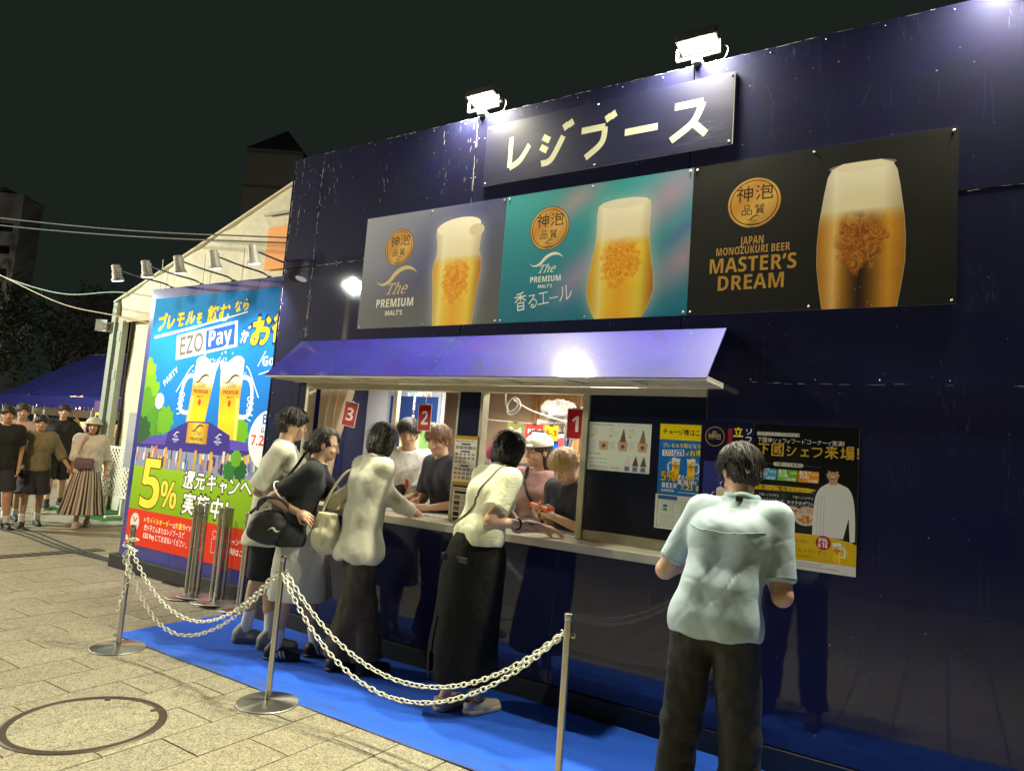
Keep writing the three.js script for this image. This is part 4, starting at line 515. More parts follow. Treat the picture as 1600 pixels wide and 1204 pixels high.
// ---------- the booth ----------
const TOP = 4.012, booth = thing('register_booth', 'dark navy painted plywood booth with serving window, awning and white counter', 'booth');
{
  const G = 0.0022, VX = [-0.97, -0.605, 1.03, 2.668, 4.62, 5.95], HY = [2.03, 3.003, TOP];
  const panel = (x0, y0, x1, y1, z = 0) => part(booth, 'wall_panel', boxAB(x0 + G, y0 + G, -0.03 + z, x1 - G, y1 - G, z + rr(-0.0012, 0.0012), 0.003), paint);
  for (let i = 0; i < 5; i++) for (let j = 0; j < 2; j++) panel(VX[i], HY[j], VX[i + 1], HY[j + 1]);
  panel(-0.97, 0.13, -0.605, 2.03); panel(-0.605, 0.13, -0.515, 2.03);
  panel(2.845, 0.13, 4.62, 2.03); panel(4.62, 0.13, 5.95, 2.03);
  for (const [a, b] of [[-0.515, 0.18], [0.18, 1.03], [1.03, 1.94], [1.94, 2.845]]) panel(a, 0.13, b, 0.985);
  part(booth, 'backing_wall', boxAB(-0.968, 2.32, -0.075, 5.948, TOP - 0.006, -0.034), M([0.02, 0.02, 0.03], 0.9));
  part(booth, 'backing_wall', boxAB(2.85, 0.0, -0.075, 5.948, 2.318, -0.034), M([0.02, 0.02, 0.03], 0.9));
  part(booth, 'backing_wall', boxAB(-0.513, 0.0, -0.075, 2.848, 0.965, -0.034), M([0.02, 0.02, 0.03], 0.9));
  part(booth, 'corner_trim', boxAB(-0.988, 0.13, -0.09, -0.9725, TOP + 0.004, 0.004, 0.003), paint);
  part(booth, 'side_wall', boxAB(-0.985, 0, -2.3, -0.945, 2.5, -0.094), paint);
  part(booth, 'side_wall', boxAB(5.94, 0, -2.3, 5.98, 2.5, -0.08), paint);
  part(booth, 'back_wall', boxAB(-0.985, 0, -2.36, 5.98, 2.5, -2.305), M([0.5, 0.38, 0.25], 0.75));
  part(booth, 'roof', boxAB(-0.94, 2.36, -2.3, 5.935, 2.42, -0.08), M([0.4, 0.4, 0.4], 0.8));
  part(booth, 'partition', boxAB(2.92, 0, -2.3, 2.96, 2.35, -0.08), M([0.6, 0.6, 0.58], 0.8));
  part(booth, 'booth_floor', boxAB(-0.94, 0.0, -2.3, 2.915, 0.02, -0.08), M([0.18, 0.16, 0.13], 0.8));
  for (const [a, b] of [[-0.97, 1.03], [1.032, 3.2], [3.202, 5.95]]) part(booth, 'plinth', boxAB(a, 0.0, -0.03, b, 0.127, 0.012, 0.003), black);
  // screws along the joints: far too small to pick apart
  const sc = []; for (const y of [2.05, 2.985, 3.02, 3.98]) for (let x = -0.93; x < 5.9; x += 0.31) sc.push(new THREE.SphereGeometry(0.0035, 5, 4).translate(x + rr(-0.02, 0.02), y, 0.001));
  for (const x of [-0.94, -0.63, -0.585, 1.01, 1.05, 2.65, 2.69]) for (let y = 2.15; y < 3.95; y += 0.28) sc.push(new THREE.SphereGeometry(0.0035, 5, 4).translate(x, y + rr(-0.03, 0.03), 0.001));
  for (let y = 0.3; y < 2; y += 0.2) sc.push(new THREE.SphereGeometry(0.0035, 5, 4).translate(-0.945, y, 0.001));
  part(booth, 'screw_heads', merge(sc), alu).userData.kind = 'stuff';
  // bare edges where the paint has chipped along the joints
  const ch = [], chip = (x, y, w, h, a = 0) => { const n = 6, g = new THREE.CircleGeometry(0.5, n); const p = g.attributes.position; for (let i = 1; i < p.count - 1; i++) { const k = rr(0.6, 1.2); p.setXY(i, p.getX(i) * k, p.getY(i) * k); } g.scale(w, h, 1).rotateZ(a).translate(x, y, 0.0022 + rnd() * 0.0006); ch.push(g); };
  for (const [x, a, b, n] of [[-0.605, 2.35, 4.0, 90], [-0.968, 2.4, 4.0, 80], [1.03, 3.36, 4.0, 40], [-0.86, 3.3, 4.0, 22]]) for (let i = 0; i < n; i++) chip(x + rr(-0.006, 0.006) + (x < -0.95 ? 0.006 : 0), rr(a, b), rr(0.0012, 0.005), rr(0.008, 0.07));
  for (const [y, a, b, n] of [[3.003, -0.6, 0.0, 30], [3.003, 4.06, 5.9, 30], [2.03, 2.97, 5.9, 40], [4.006, -0.95, 5.9, 120]]) for (let i = 0; i < n; i++) chip(rr(a, b), y + rr(-0.005, 0.004), rr(0.01, 0.08), rr(0.001, 0.004));
  for (let i = 0; i < 70; i++) { const cx = [-0.5, -0.42, 0.12, 0.75, 1.0, -0.75][i % 6]; chip(cx + rr(-0.06, 0.06), 3.5 + ((i * 37) % 45) / 100 + rr(-0.04, 0.04), rr(0.0012, 0.004), rr(0.01, 0.06), rr(-0.2, 0.2)); }
  part(booth, 'paint_chips', merge(ch), M([0.4, 0.4, 0.4], 0.7)).userData.kind = 'stuff';
  // awning
  const aw = new THREE.Group(); aw.name = 'awning'; booth.add(aw);
  const slope = (x0, x1) => { const s = new THREE.Shape([[0.003, 2.333], [0.335, 2.008], [0.343, 2.012], [0.008, 2.345]].map((p) => new THREE.Vector2(...p))); const g = new THREE.ExtrudeGeometry(s, { depth: x1 - x0, bevelEnabled: false }); g.rotateY(-Math.PI / 2).translate(x1, 0, 0); const p = g.attributes.position; g.computeVertexNormals(); const uv = new Float32Array(p.count * 2); for (let i = 0; i < p.count; i++) { uv[2 * i] = p.getX(i); uv[2 * i + 1] = p.getY(i) * 1.4; } g.setAttribute('uv', new THREE.BufferAttribute(uv, 2)); return g; };
  part(aw, 'awning_board', slope(-0.635, 1.028), awningPaint); part(aw, 'awning_board', slope(1.031, 2.94), awningPaint);
  part(aw, 'soffit', boxAB(-0.632, 2.016, 0.004, 2.937, 2.024, 0.318), white);
  part(aw, 'front_rail', boxAB(-0.632, 1.998, 0.306, 2.937, 2.0155, 0.334, 0.002), white); part(aw, 'back_rail', boxAB(-0.632, 1.992, 0.004, 2.937, 2.0155, 0.03, 0.002), white);
  for (let i = 0; i < 9; i++) { const x = -0.62 + i * 0.443; part(aw, 'rib', boxAB(x - 0.011, 1.996, 0.0305, x + 0.011, 2.0155, 0.3055, 0.002), white); }
  // window frame, pillar, sliding panel, counter
  part(booth, 'window_head', boxAB(-0.513, 1.945, -0.07, 2.843, 1.99, 0.012, 0.003), trim);
  part(booth, 'window_jamb', boxAB(-0.513, 1.04, -0.07, -0.478, 1.944, 0.008, 0.003), trim);
  part(booth, 'pillar', boxAB(1.085, 1.04, -0.075, 1.262, 1.9442, 0.004, 0.003), paint);
  part(booth, 'window_jamb', boxAB(1.0645, 1.04, -0.07, 1.083, 1.944, 0.006, 0.002), trim); part(booth, 'window_jamb', boxAB(1.264, 1.04, -0.07, 1.287, 1.944, 0.006, 0.002), trim);
  part(booth, 'mullion', boxAB(2.058, 1.04, -0.07, 2.1, 1.944, 0.006, 0.003), trim);
  part(booth, 'sliding_panel', boxAB(2.1015, 1.102, -0.05, 2.84, 1.944, -0.012, 0.002), new THREE.MeshPhysicalMaterial({ color: RGB(0.011, 0.014, 0.032), roughness: 0.2, bumpMap: wavy, bumpScale: 0.0006 }));
  part(booth, 'panel_rail', boxAB(2.1015, 1.04, -0.05, 2.84, 1.1, -0.006, 0.003), trim);
  part(booth, 'counter', boxAB(-0.56, 0.985, -0.42, 2.87, 1.037, 0.22, 0.006), laminate);
  for (const z of [-0.062, -0.036, -0.01]) part(booth, 'sliding_track', boxAB(-0.47, 1.0375, z - 0.004, 2.05, 1.0445, z + 0.004, 0.001), alu);
  // inside framing
  for (const x of [-0.9, 0.35, 0.86, 1.5]) part(booth, 'stud', boxAB(x, 0.02, -2.3, x + 0.06, 2.355, -2.245, 0.003), wood);
  for (const y of [1.5, 2.1]) part(booth, 'noggin', boxAB(0.415, y, -2.3, 1.495, y + 0.06, -2.25, 0.003), wood);
  for (const z of [-0.75, -1.45]) part(booth, 'joist', boxAB(-0.94, 2.26, z, 2.915, 2.358, z + 0.06, 0.003), wood);
  part(booth, 'white_post', boxAB(0.04, 0.02, -0.5, 0.085, 2.255, -0.455, 0.003), trim);
  part(booth, 'white_beam', boxAB(-0.94, 2.13, -1.74, 2.915, 2.255, -1.7, 0.003), white);
  part(booth, 'inner_wall', boxAB(-0.944, 0.0, -1.2, 0.02, 2.355, -1.17), M([0.55, 0.56, 0.58], 0.7));
  // a blue tinted inner window
  const bw = new THREE.Group(); bw.name = 'inner_window'; booth.add(bw);
  part(bw, 'frame', boxAB(-0.66, 1.2, -1.168, 0.0, 2.05, -1.155, 0.002), M([0.3, 0.35, 0.46], 0.4)); part(bw, 'pane', boxAB(-0.62, 1.24, -1.1545, -0.33, 2.01, -1.15), M([0.02, 0.045, 0.16], 0.12)); part(bw, 'pane', boxAB(-0.3, 1.24, -1.1545, -0.03, 2.01, -1.15), M([0.02, 0.05, 0.18], 0.12));
}
// tubes that light the booth
function ceilingTube(x0, x1, y, z, label) {
  const t = thing('tube_light', label, 'light', [(x0 + x1) / 2, y, z], 0, 'tube lights under the booth roof'), L = x1 - x0;
  part(t, 'housing', boxAB(-L / 2, 0, -0.035, L / 2, 0.035, 0.035, 0.006), white); part(t, 'tube', cyl(V(-L / 2 + 0.03, -0.016, 0), V(L / 2 - 0.03, -0.016, 0), 0.013, 0.013, 10), M([0.9, 0.9, 0.9], 0.4, { emissive: RGB(...TUBE_RGB), emissiveIntensity: 6 }));
  const l = new THREE.RectAreaLight(RGB(...TUBE_RGB), TUBE, L - 0.06, 0.1); l.name = 'tube_glow'; l.position.set(0, -0.034, 0); l.rotation.x = -Math.PI / 2; t.add(l);
}
ceilingTube(-0.5, 0.75, 2.215, -0.62, 'tube light under the booth roof above the terminals');
ceilingTube(1.0, 2.3, 2.215, -0.62, 'tube light under the booth roof above the folded bags');
ceilingTube(0.3, 1.8, 2.2, -1.6, 'tube light under the booth roof in front of the back wall');

// ---------- floodlights on the wall top ----------
function floodlight(x, label, tilt) {
  const t = thing('floodlight', label, 'floodlight', [x, TOP, 0.0], 0, 'floodlights standing on the booth wall');
  part(t, 'base_clamp', boxAB(-0.03, 0.0, -0.05, 0.03, 0.03, 0.03, 0.004), alu); part(t, 'stem', cyl(V(0, 0.03, 0), V(0, 0.052, 0.0), 0.012), alu);
  part(t, 'yoke', merge([boxAB(-0.138, 0.05, -0.012, 0.138, 0.058, 0.012), boxAB(-0.138, 0.058, -0.012, -0.131, 0.145, 0.012), boxAB(0.131, 0.058, -0.012, 0.138, 0.145, 0.012)]), alu);
  const h = new THREE.Group(); h.name = 'lamp_head'; h.position.set(0, 0.135, 0); h.rotation.x = tilt; h.scale.set(0.92, 0.74, 0.8); t.add(h);
  part(h, 'housing', boxAB(-0.136, -0.095, -0.06, 0.136, 0.095, 0.0, 0.008), M([0.05, 0.05, 0.05], 0.5)); for (let i = 0; i < 9; i++) part(h, 'cooling_fin', boxAB(-0.11 + i * 0.0265, -0.08, -0.085, -0.106 + i * 0.0265, 0.08, -0.061), M([0.05, 0.05, 0.05], 0.5));
  part(h, 'bezel', merge([boxAB(-0.136, 0.083, 0.0005, 0.136, 0.095, 0.012), boxAB(-0.136, -0.095, 0.0005, 0.136, -0.083, 0.012), boxAB(-0.136, -0.0828, 0.0005, -0.124, 0.0828, 0.012), boxAB(0.124, -0.0828, 0.0005, 0.136, 0.0828, 0.012)]), M([0.05, 0.05, 0.05], 0.5));
  part(h, 'lamp_face', boxAB(-0.1235, -0.0825, 0.0006, 0.1235, 0.0825, 0.005), M([0.9, 0.9, 0.9], 0.4, { emissive: RGB(...FLOOD_RGB), emissiveIntensity: 14 }));
  const l = new THREE.RectAreaLight(RGB(...FLOOD_RGB), FLOOD, 0.236, 0.156); l.name = 'flood_glow'; l.position.set(0, 0, 0.013); l.rotation.y = Math.PI; h.add(l);
  part(t, 'cable', tube([V(0.12, 0.15, -0.07), V(0.17, 0.1, -0.05), V(0.16, 0.03, -0.04), V(0.1, 0.0, -0.05), V(0.12, -0.2, -0.1)], 0.005, 20, 5), black);
}
floodlight(1.065, 'lit floodlight on the wall above the left end of the register sign', 1.38);
floodlight(2.684, 'lit floodlight on the wall above the right end of the register sign', 1.38);
floodlight(4.313, 'lit floodlight on the wall above the black beer banner edge', 1.38);

// ---------- masts out in the plaza; the first shows as a highlight in the paint, the second is added ----------
function lightMast(x, z, H, label, heads) {
  const t = thing('light_mast', label, 'light mast', [x, 0, z]);
  part(t, 'pole', cyl(V(0, 0, 0), V(0, H + 0.2, 0), 0.05, 0.04), alu); part(t, 'foot_plate', boxAB(-0.3, 0, -0.3, 0.3, 0.03, 0.3), black); part(t, 'cross_arm', cyl(V(-0.5, H, -0.14), V(0.5, H, -0.14), 0.025), alu);
  for (const [sx, to, k, w, hh] of heads) {
    const aim = to.clone().sub(V(x + sx, H, z + 0.06)).normalize(), h = new THREE.Group(); h.name = 'lamp_head'; h.position.set(sx, H, 0.06); h.quaternion.setFromUnitVectors(V(0, 0, 1), aim); t.add(h);
    part(h, 'housing', boxAB(-w / 2 - 0.03, -hh / 2 - 0.03, -0.1, w / 2 + 0.03, hh / 2 + 0.03, 0), black); part(h, 'lamp_face', boxAB(-w / 2 - 0.01, -hh / 2 - 0.01, 0.0005, w / 2 + 0.01, hh / 2 + 0.01, 0.006), M([0.9, 0.9, 0.9], 0.4, { emissive: RGB(...MAST_RGB), emissiveIntensity: 30 }));
    const l = new THREE.RectAreaLight(RGB(...MAST_RGB), MAST * k, w, hh); l.name = 'mast_glow'; l.position.set(0, 0, 0.014); l.rotation.y = Math.PI; h.add(l);
  }
}
lightMast(-4.9, 4.55, 4.27, 'tall steel light mast with one floodlight aimed across the plaza at the booth', [[0, V(1.4, 1.0, 0), 2.7, 0.2, 0.16]]);
lightMast(-12, 3.7, 4.3, 'tall steel light mast with two floodlights aimed at the tents', [[-0.3, V(-6.6, 3.0, -2.7), 1.15, 0.34, 0.22], [0.3, V(-11.5, 1.2, -4), 4, 0.34, 0.22]]);  // unseen mast, added to brighten the white tent and the marquee
// ---------- boards and sheets on the wall ----------
function board(name, label, category, x0, x1, y0, y1, t, z = 0.001, d = 0.004, rough = 0.3, bolts = true, group, o) {
  const g = thing(name, label, category, [(x0 + x1) / 2, (y0 + y1) / 2, z + d / 2], 0, group), w = x1 - x0, h = y1 - y0;
  sheet(g, 'printed_face', w, h, d, t, rough, o);
  if (bolts) for (const sx of [-1, 0, 1]) for (const sy of [-1, 1]) part(g, 'bolt', new THREE.SphereGeometry(0.007, 8, 5).scale(1, 1, 0.5).translate(sx * (w / 2 - 0.02), sy * (h / 2 - 0.018), d / 2), alu);
  return g;
}
const bumpSheet = { bumpMap: wavy, bumpScale: 0.0004, specularIntensity: 0.5 };
board('register_sign', 'navy signboard with large pale katakana lettering bolted near the wall top', 'sign', 1.1286, 2.9227, 3.4524, 3.9069, T.register, 0.003, 0.01, 0.5, true, undefined, bumpSheet);
board('beer_banner', 'grey beer banner with tall slim glass and gold round seal', 'banner', 0, 1.3495, 2.4308, 3.3425, T.banner1, 0.002, 0.005, 0.6, true, 'beer banners above the awning', bumpSheet);
board('beer_banner', 'teal and pink beer banner with rounded glass of ale', 'banner', 1.3505, 2.6995, 2.4308, 3.3425, T.banner2, 0.002, 0.005, 0.6, true, 'beer banners above the awning', bumpSheet);
board('beer_banner', 'black beer banner with gold lettering and amber glass', 'banner', 2.7005, 4.052, 2.4308, 3.3425, T.banner3, 0.002, 0.005, 0.55, true, 'beer banners above the awning', bumpSheet);
board('soft_cream_menu', 'pale green soft cream menu sheet taped to the dark sliding panel', 'menu', 2.106, 2.518, 1.475, 1.773, T.softcream, -0.0115, 0.002, 0.5, false);
board('charge_poster', 'yellow topped blue campaign poster pointing to the charge machine', 'poster', 2.572, 2.892, 1.367, 1.781, T.charge, -0.0113, 0.002, 0.3, false);
board('site_map_sheet', 'small white map sheet taped below the blue charge poster', 'sheet', 2.566, 2.84, 1.167, 1.3655, T.map, -0.0113, 0.002, 0.4, false);
board('night_blue_poster', 'narrow dark blue laminated poster overlapped by the black chef poster', 'poster', 2.824, 3.117, 1.05, 1.807, T.standing, 0.0035, 0.003, 0.2, false);
board('chef_poster', 'large black event poster showing a cook in white above a yellow beer band', 'poster', 3.119, 3.641, 1.05, 1.8, T.chef, 0.0035, 0.003, 0.22, false);
board('payment_sign', 'white payment sign with yellow bands on the pillar between the windows', 'sign', 1.078, 1.27, 1.288, 1.633, T.pay, 0.0095, 0.003, 0.3, false);
board('acrylic_notice', 'black and white notice in a clear stand at the foot of the pillar', 'sign', 1.095, 1.262, 1.04, 1.275, T.notice, 0.012, 0.004, 0.15, false);

// ---------- campaign board beside the booth ----------
const BZ = -0.3;
{
  const t = thing('campaign_board', 'tall navy hoarding on a black beam carrying the bright blue campaign poster', 'hoarding', [-2.1, 0, BZ]);
  for (const [a, b] of [[-3.54, -2.62], [-2.618, -1.7], [-1.698, -0.65]]) part(t, 'board_panel', boxAB(a + 2.1, 0.125, -0.05, b + 2.1, 3.05, 0, 0.003), boardPaint);
  part(t, 'beam', boxAB(-3.62 + 2.1, 0, -0.07, -0.99 + 2.1, 0.138, 0.06, 0.006), black); part(t, 'beam_end', boxAB(-3.64 + 2.1, 0, -0.6, -3.545 + 2.1, 0.136, -0.072, 0.006), black);
  const s = sheet(t, 'poster_sheet', 2.72, 2.67, 0.003, T.campaign, 0.75, { specularIntensity: 0.3 }); s.position.set(-2.09 + 2.1, 1.605, 0.003);
  for (const x of [-3.3, -2.2, -1.2]) part(t, 'rear_prop', cyl(V(x + 2.1, 2.6, -0.06), V(x + 2.1, 0.02, -1.2), 0.024), alu);
}
function posterSpot(x, i, name) {
  const t = thing('poster_spotlight', name, 'spotlight', [x, 3.05, BZ], 0, 'spotlights on arms over the campaign board');
  part(t, 'clamp', boxAB(-0.02, 0.0, -0.04, 0.02, 0.02, 0.012, 0.003), darkSteel); part(t, 'arm', tube([V(0, 0.015, 0.0), V(0, 0.03, 0.04), V(0, 0.035, 0.3), V(0, 0.05, 0.55)], 0.009, 20, 8), darkSteel);
  const h = new THREE.Group(); h.name = 'lamp_head'; h.position.set(0, 0.055, 0.57); h.rotation.x = 0.28; t.add(h);
  const grey = M([0.33, 0.32, 0.29], 0.45);
  part(h, 'hinge', boxAB(-0.018, -0.012, -0.03, 0.018, 0.02, 0.02, 0.005), grey);
  part(h, 'lamp_body', new THREE.LatheGeometry([[0, 0.05], [0.034, 0.048], [0.04, 0.04], [0.042, -0.03], [0.046, -0.035], [0.047, -0.075], [0.06, -0.105], [0.062, -0.118], [0.056, -0.118], [0.04, -0.09], [0, -0.09]].map(([a, b]) => new THREE.Vector2(a, b)), 24).translate(0, 0, 0.02), grey);
  part(h, 'lamp_face', new THREE.CylinderGeometry(0.05, 0.05, 0.012, 24).translate(0, -0.116, 0.02), M([0.9, 0.9, 0.9], 0.4, { emissive: RGB(...SPOT_RGB), emissiveIntensity: 5 }));
  const l = new THREE.SpotLight(RGB(...SPOT_RGB), SPOT, 0, 0.72, 0.7); l.name = 'spot_glow'; l.position.set(x, 3.05 - 0.085, BZ + 0.53); l.castShadow = true; l.shadow.radius = 2.4;
  l.target.position.set(x - 0.04, 1.9, BZ); scene.add(l); scene.add(l.target); l.target.name = 'spot_aim'; 
}
['grey poster spotlight over the free end of the campaign board', 'grey poster spotlight second from the free end of the campaign board', 'grey poster spotlight over the middle of the campaign board', 'grey poster spotlight second from the booth wall', 'grey poster spotlight tight against the booth wall'].forEach((n, i) => posterSpot(-3.218 + i * 0.5425, i, n));

// ---------- stanchions ----------
const CH = 0.835;
function stanchionParts(t, h = CH, pr = 0.0175) {
  part(t, 'base', new THREE.LatheGeometry([[0, 0], [0.172, 0], [0.175, 0.003], [0.17, 0.008], [0.06, 0.017], [0.02, 0.022], [0, 0.022]].map(([a, b]) => new THREE.Vector2(a, b)), 48), brushed);
  part(t, 'pole', cyl(V(0, 0.02, 0), V(0, h - 0.03, 0), pr, pr, 20), steelPole);
  part(t, 'cap', new THREE.LatheGeometry([[0, h], [0.016, h], [0.0195, h - 0.003], [0.0195, h - 0.014], [0.018, h - 0.016], [0.0195, h - 0.018], [0.0195, h - 0.032], [0, h - 0.032]].map(([a, b]) => new THREE.Vector2(a, b)), 20), steel);
  for (const s of [-1, 1]) part(t, 'hook', new THREE.TorusGeometry(0.012, 0.003, 6, 14, 4.6).rotateZ(s > 0 ? 2.6 : -2.2).translate(s * 0.028, h - 0.09, 0), steel);
}
function stanchion(x, z, label, group, turn = 0, y = 0.001) { const t = thing('stanchion', label, 'stanchion', [x, y, z], turn, group); stanchionParts(t); return t; }
const ST = [V(-0.786, 0, 1.17), V(0.727, 0, 1.127), V(2.6, 0.009, 1.1)];
stanchion(ST[0].x, ST[0].z, 'steel stanchion with knotted chain in front of the campaign board', 'chained stanchions');
stanchion(ST[1].x, ST[1].z, 'middle steel stanchion carrying white chain on both sides', 'chained stanchions', 0.2);
stanchion(ST[2].x, ST[2].z, 'steel stanchion ending the white chain near the man in blue shirt', 'chained stanchions', -0.1, 0.0098);
for (const [k, [cx, cz, n, what]] of [[-1.82, -0.06, 5, 'under the red strip of the poster'], [-1.5, -0.075, 5, 'between two other stacks by the poster'], [-1.2, -0.09, 4, 'beside the booth corner']].entries()) for (let i = 0; i < n; i++) {
  const a = 0.9 + i * 1.25 + k, r = i ? 0.052 + 0.012 * (i % 2) : 0, t = stanchion(cx + Math.cos(a) * r, cz + Math.sin(a) * r * 0.8, 'spare steel stanchion in the stack ' + what, 'spare stanchions stacked before the poster', a, 0.001 + i * 0.0065);
}
// ---------- chains: every link a piece ----------
const plastic = M([0.8, 0.81, 0.7], 0.42, { transmission: 0 });
const linkGeo = (() => { const L = 0.0155, R = 0.0105, pts = []; for (let i = 0; i < 20; i++) { const a = i / 20 * Math.PI * 2, c = Math.cos(a), s = Math.sin(a); pts.push(V(c * R + Math.sign(c) * L * 0.62, s * R, 0)); } return new THREE.TubeGeometry(new THREE.CatmullRomCurve3(pts, true), 20, 0.0034, 6, true); })();
function chain(pts, label, group, pitch = 0.0335) {
  const c = new THREE.CatmullRomCurve3(pts, false, 'centripetal'), len = c.getLength(), n = Math.round(len / pitch), t = thing('plastic_chain', label, 'chain', pts[0].toArray(), 0, group);
  for (let i = 0; i < n; i++) {
    const u = (i + 0.5) / n, p = c.getPointAt(u), d = c.getTangentAt(u), m = part(t, 'link', linkGeo, plastic);
    m.position.copy(p).sub(pts[0]); m.quaternion.setFromUnitVectors(V(1, 0, 0), d).multiply(new THREE.Quaternion().setFromAxisAngle(V(1, 0, 0), (i % 2 ? Math.PI / 2 : 0) + 0.5 + rr(-0.25, 0.25)));
  }
}
const sag = (a, b, drop, k = 0.5, n = 11, dz = 0) => { const r = []; for (let i = 0; i <= n; i++) { const u = i / n, q = u < k ? u / k * 0.5 : 0.5 + (u - k) / (1 - k) * 0.5; r.push(V(a.x + (b.x - a.x) * u, a.y + (b.y - a.y) * u - drop * 4 * q * (1 - q), a.z + (b.z - a.z) * u + dz * Math.sin(u * Math.PI))); } return r; };
const hk = (s, y, dx = 0, dz = 0) => V(s.x + dx, y, s.z + dz);
chain(sag(hk(ST[0], 0.69, 0.025, 0.02), hk(ST[1], 0.735, -0.025, 0.02), 0.385, 0.5, 11, -0.01), 'upper of the two white chain strands beside the knotted post', 'white plastic chains between the posts');
chain(sag(hk(ST[0], 0.6, 0.035, 0.03), hk(ST[1], 0.735, -0.03, -0.015), 0.43, 0.47, 11, 0.03), 'lower of the two white chain strands beside the knotted post', 'white plastic chains between the posts');
chain(sag(hk(ST[1], 0.735, 0.025, -0.015), hk(ST[2], 0.755, -0.025, -0.02), 0.425, 0.5, 11, -0.03), 'upper white chain strand running to the post near the man', 'white plastic chains between the posts');
chain(sag(hk(ST[1], 0.735, 0.03, 0.02), hk(ST[2], 0.735, -0.03, 0.015), 0.47, 0.5, 11, 0.02), 'lower white chain strand running to the post near the man', 'white plastic chains between the posts');
chain([hk(ST[0], 0.76, -0.03, 0.02), hk(ST[0], 0.745, 0.0, 0.034), hk(ST[0], 0.74, 0.034, 0.01), hk(ST[0], 0.735, 0.01, -0.034), hk(ST[0], 0.72, -0.036, -0.01), hk(ST[0], 0.7, -0.02, 0.034), hk(ST[0], 0.68, 0.034, 0.018), hk(ST[0], 0.655, 0.01, -0.034), hk(ST[0], 0.64, -0.036, 0.01), hk(ST[0], 0.6, 0.012, 0.04), hk(ST[0], 0.55, 0.05, 0.035), hk(ST[0], 0.5, 0.075, 0.03), hk(ST[0], 0.42, 0.05, 0.04), hk(ST[0], 0.33, 0.02, 0.04), hk(ST[0], 0.26, 0.005, 0.045)], 'loose white chain end wound and knotted round its post', 'white plastic chains between the posts');
chain([hk(ST[0], 0.7, 0.02, 0.034), hk(ST[0], 0.66, 0.046, 0.03), hk(ST[0], 0.6, 0.06, 0.045), hk(ST[0], 0.55, 0.07, 0.05), hk(ST[0], 0.51, 0.09, 0.05)], 'short doubled white chain piece hanging in the knot', 'white plastic chains between the posts');

// ---------- number plates hung in the windows ----------
for (const [d, x, y, z, rot, w, lab] of [['d3', -0.09, 1.752, -0.1, -0.14, 0.15, 'red plate with white numeral three hanging in the curtained window'], ['d2', 0.69, 1.752, -0.1, 0.03, 0.125, 'red plate with white numeral two hanging beside the pillar'], ['d1', 1.965, 1.76, -0.1, 0.0, 0.138, 'red plate with white numeral one hanging by the sliding panel']]) {
  const t = thing('number_plate', lab, 'sign', [x, y, z], 0, 'number plates in the windows');
  const s = sheet(t, 'plate', w, 0.2, 0.004, T[d], 0.35); s.rotation.z = rot;
  part(t, 'hanging_chain', cyl(V(0, 0.1, 0), V(0, 0.19, 0), 0.0025), alu); part(t, 'clip', boxAB(-0.03, 0.094, -0.004, 0.03, 0.106, 0.008, 0.002), alu);
}

// ---------- inside the booth ----------
{ // curtain with folds
  const g = new THREE.PlaneGeometry(0.36, 0.93, 60, 24), p = g.attributes.position;
  for (let i = 0; i < p.count; i++) { const u = p.getX(i) / 0.36 + 0.5, v = 0.5 - p.getY(i) / 0.93, wid = 1 - 0.42 * Math.sin(Math.min(1, v * 1.15) * Math.PI / 2) * u; p.setX(i, (u * wid - 0.5) * 0.36 + 0.0); p.setZ(i, 0.022 * Math.sin(u * 23 + v * 2) + 0.012 * Math.sin(u * 11 - v * 3)); }
  g.computeVertexNormals(); g.translate(-0.29, 1.485, -0.12);
  single('curtain', g, M([0.66, 0.53, 0.4], 0.9, { side: THREE.DoubleSide, sheen: 0.3, sheenColor: RGB(0.5, 0.4, 0.3) }), 'beige fabric curtain gathered at the side of the serving window', 'curtain');
}
for (const [n, t, x, y, z, w, h, lab] of [['cartoon_sheet', 'sheet1', -0.26, 1.93, -1.164, 0.3, 0.46, 'pale blue illustrated sheet pinned high on the inner wall'], ['floor_plan_sheet', 'sheet2', -0.25, 1.59, -1.162, 0.42, 0.36, 'yellow green floor plan sheet pinned to the inner wall'], ['timetable_sheet', 'sheet3', -0.27, 1.22, -1.164, 0.42, 0.36, 'white ruled timetable sheet pinned below the floor plan']]) { const g = thing(n, lab, 'sheet', [x, y, z + 0.012]); sheet(g, 'paper', w, h, 0.002, T[t], 0.7); }
{ // shelving with clutter along the back
  const s = thing('storage_rack', 'white slotted steel rack holding bags and code tags inside the booth', 'rack', [1.05, 0.02, -1.5]);
  for (const x of [-0.05, 0.95]) for (const z of [-0.2, 0.2]) part(s, 'upright', boxAB(x - 0.018, 0, z - 0.018, x + 0.018, 1.83, z + 0.018, 0.002), white);
  for (const y of [0.5, 1.2, 1.8]) part(s, 'shelf', boxAB(-0.07, y, -0.22, 0.97, y + 0.025, 0.22, 0.003), white);
}
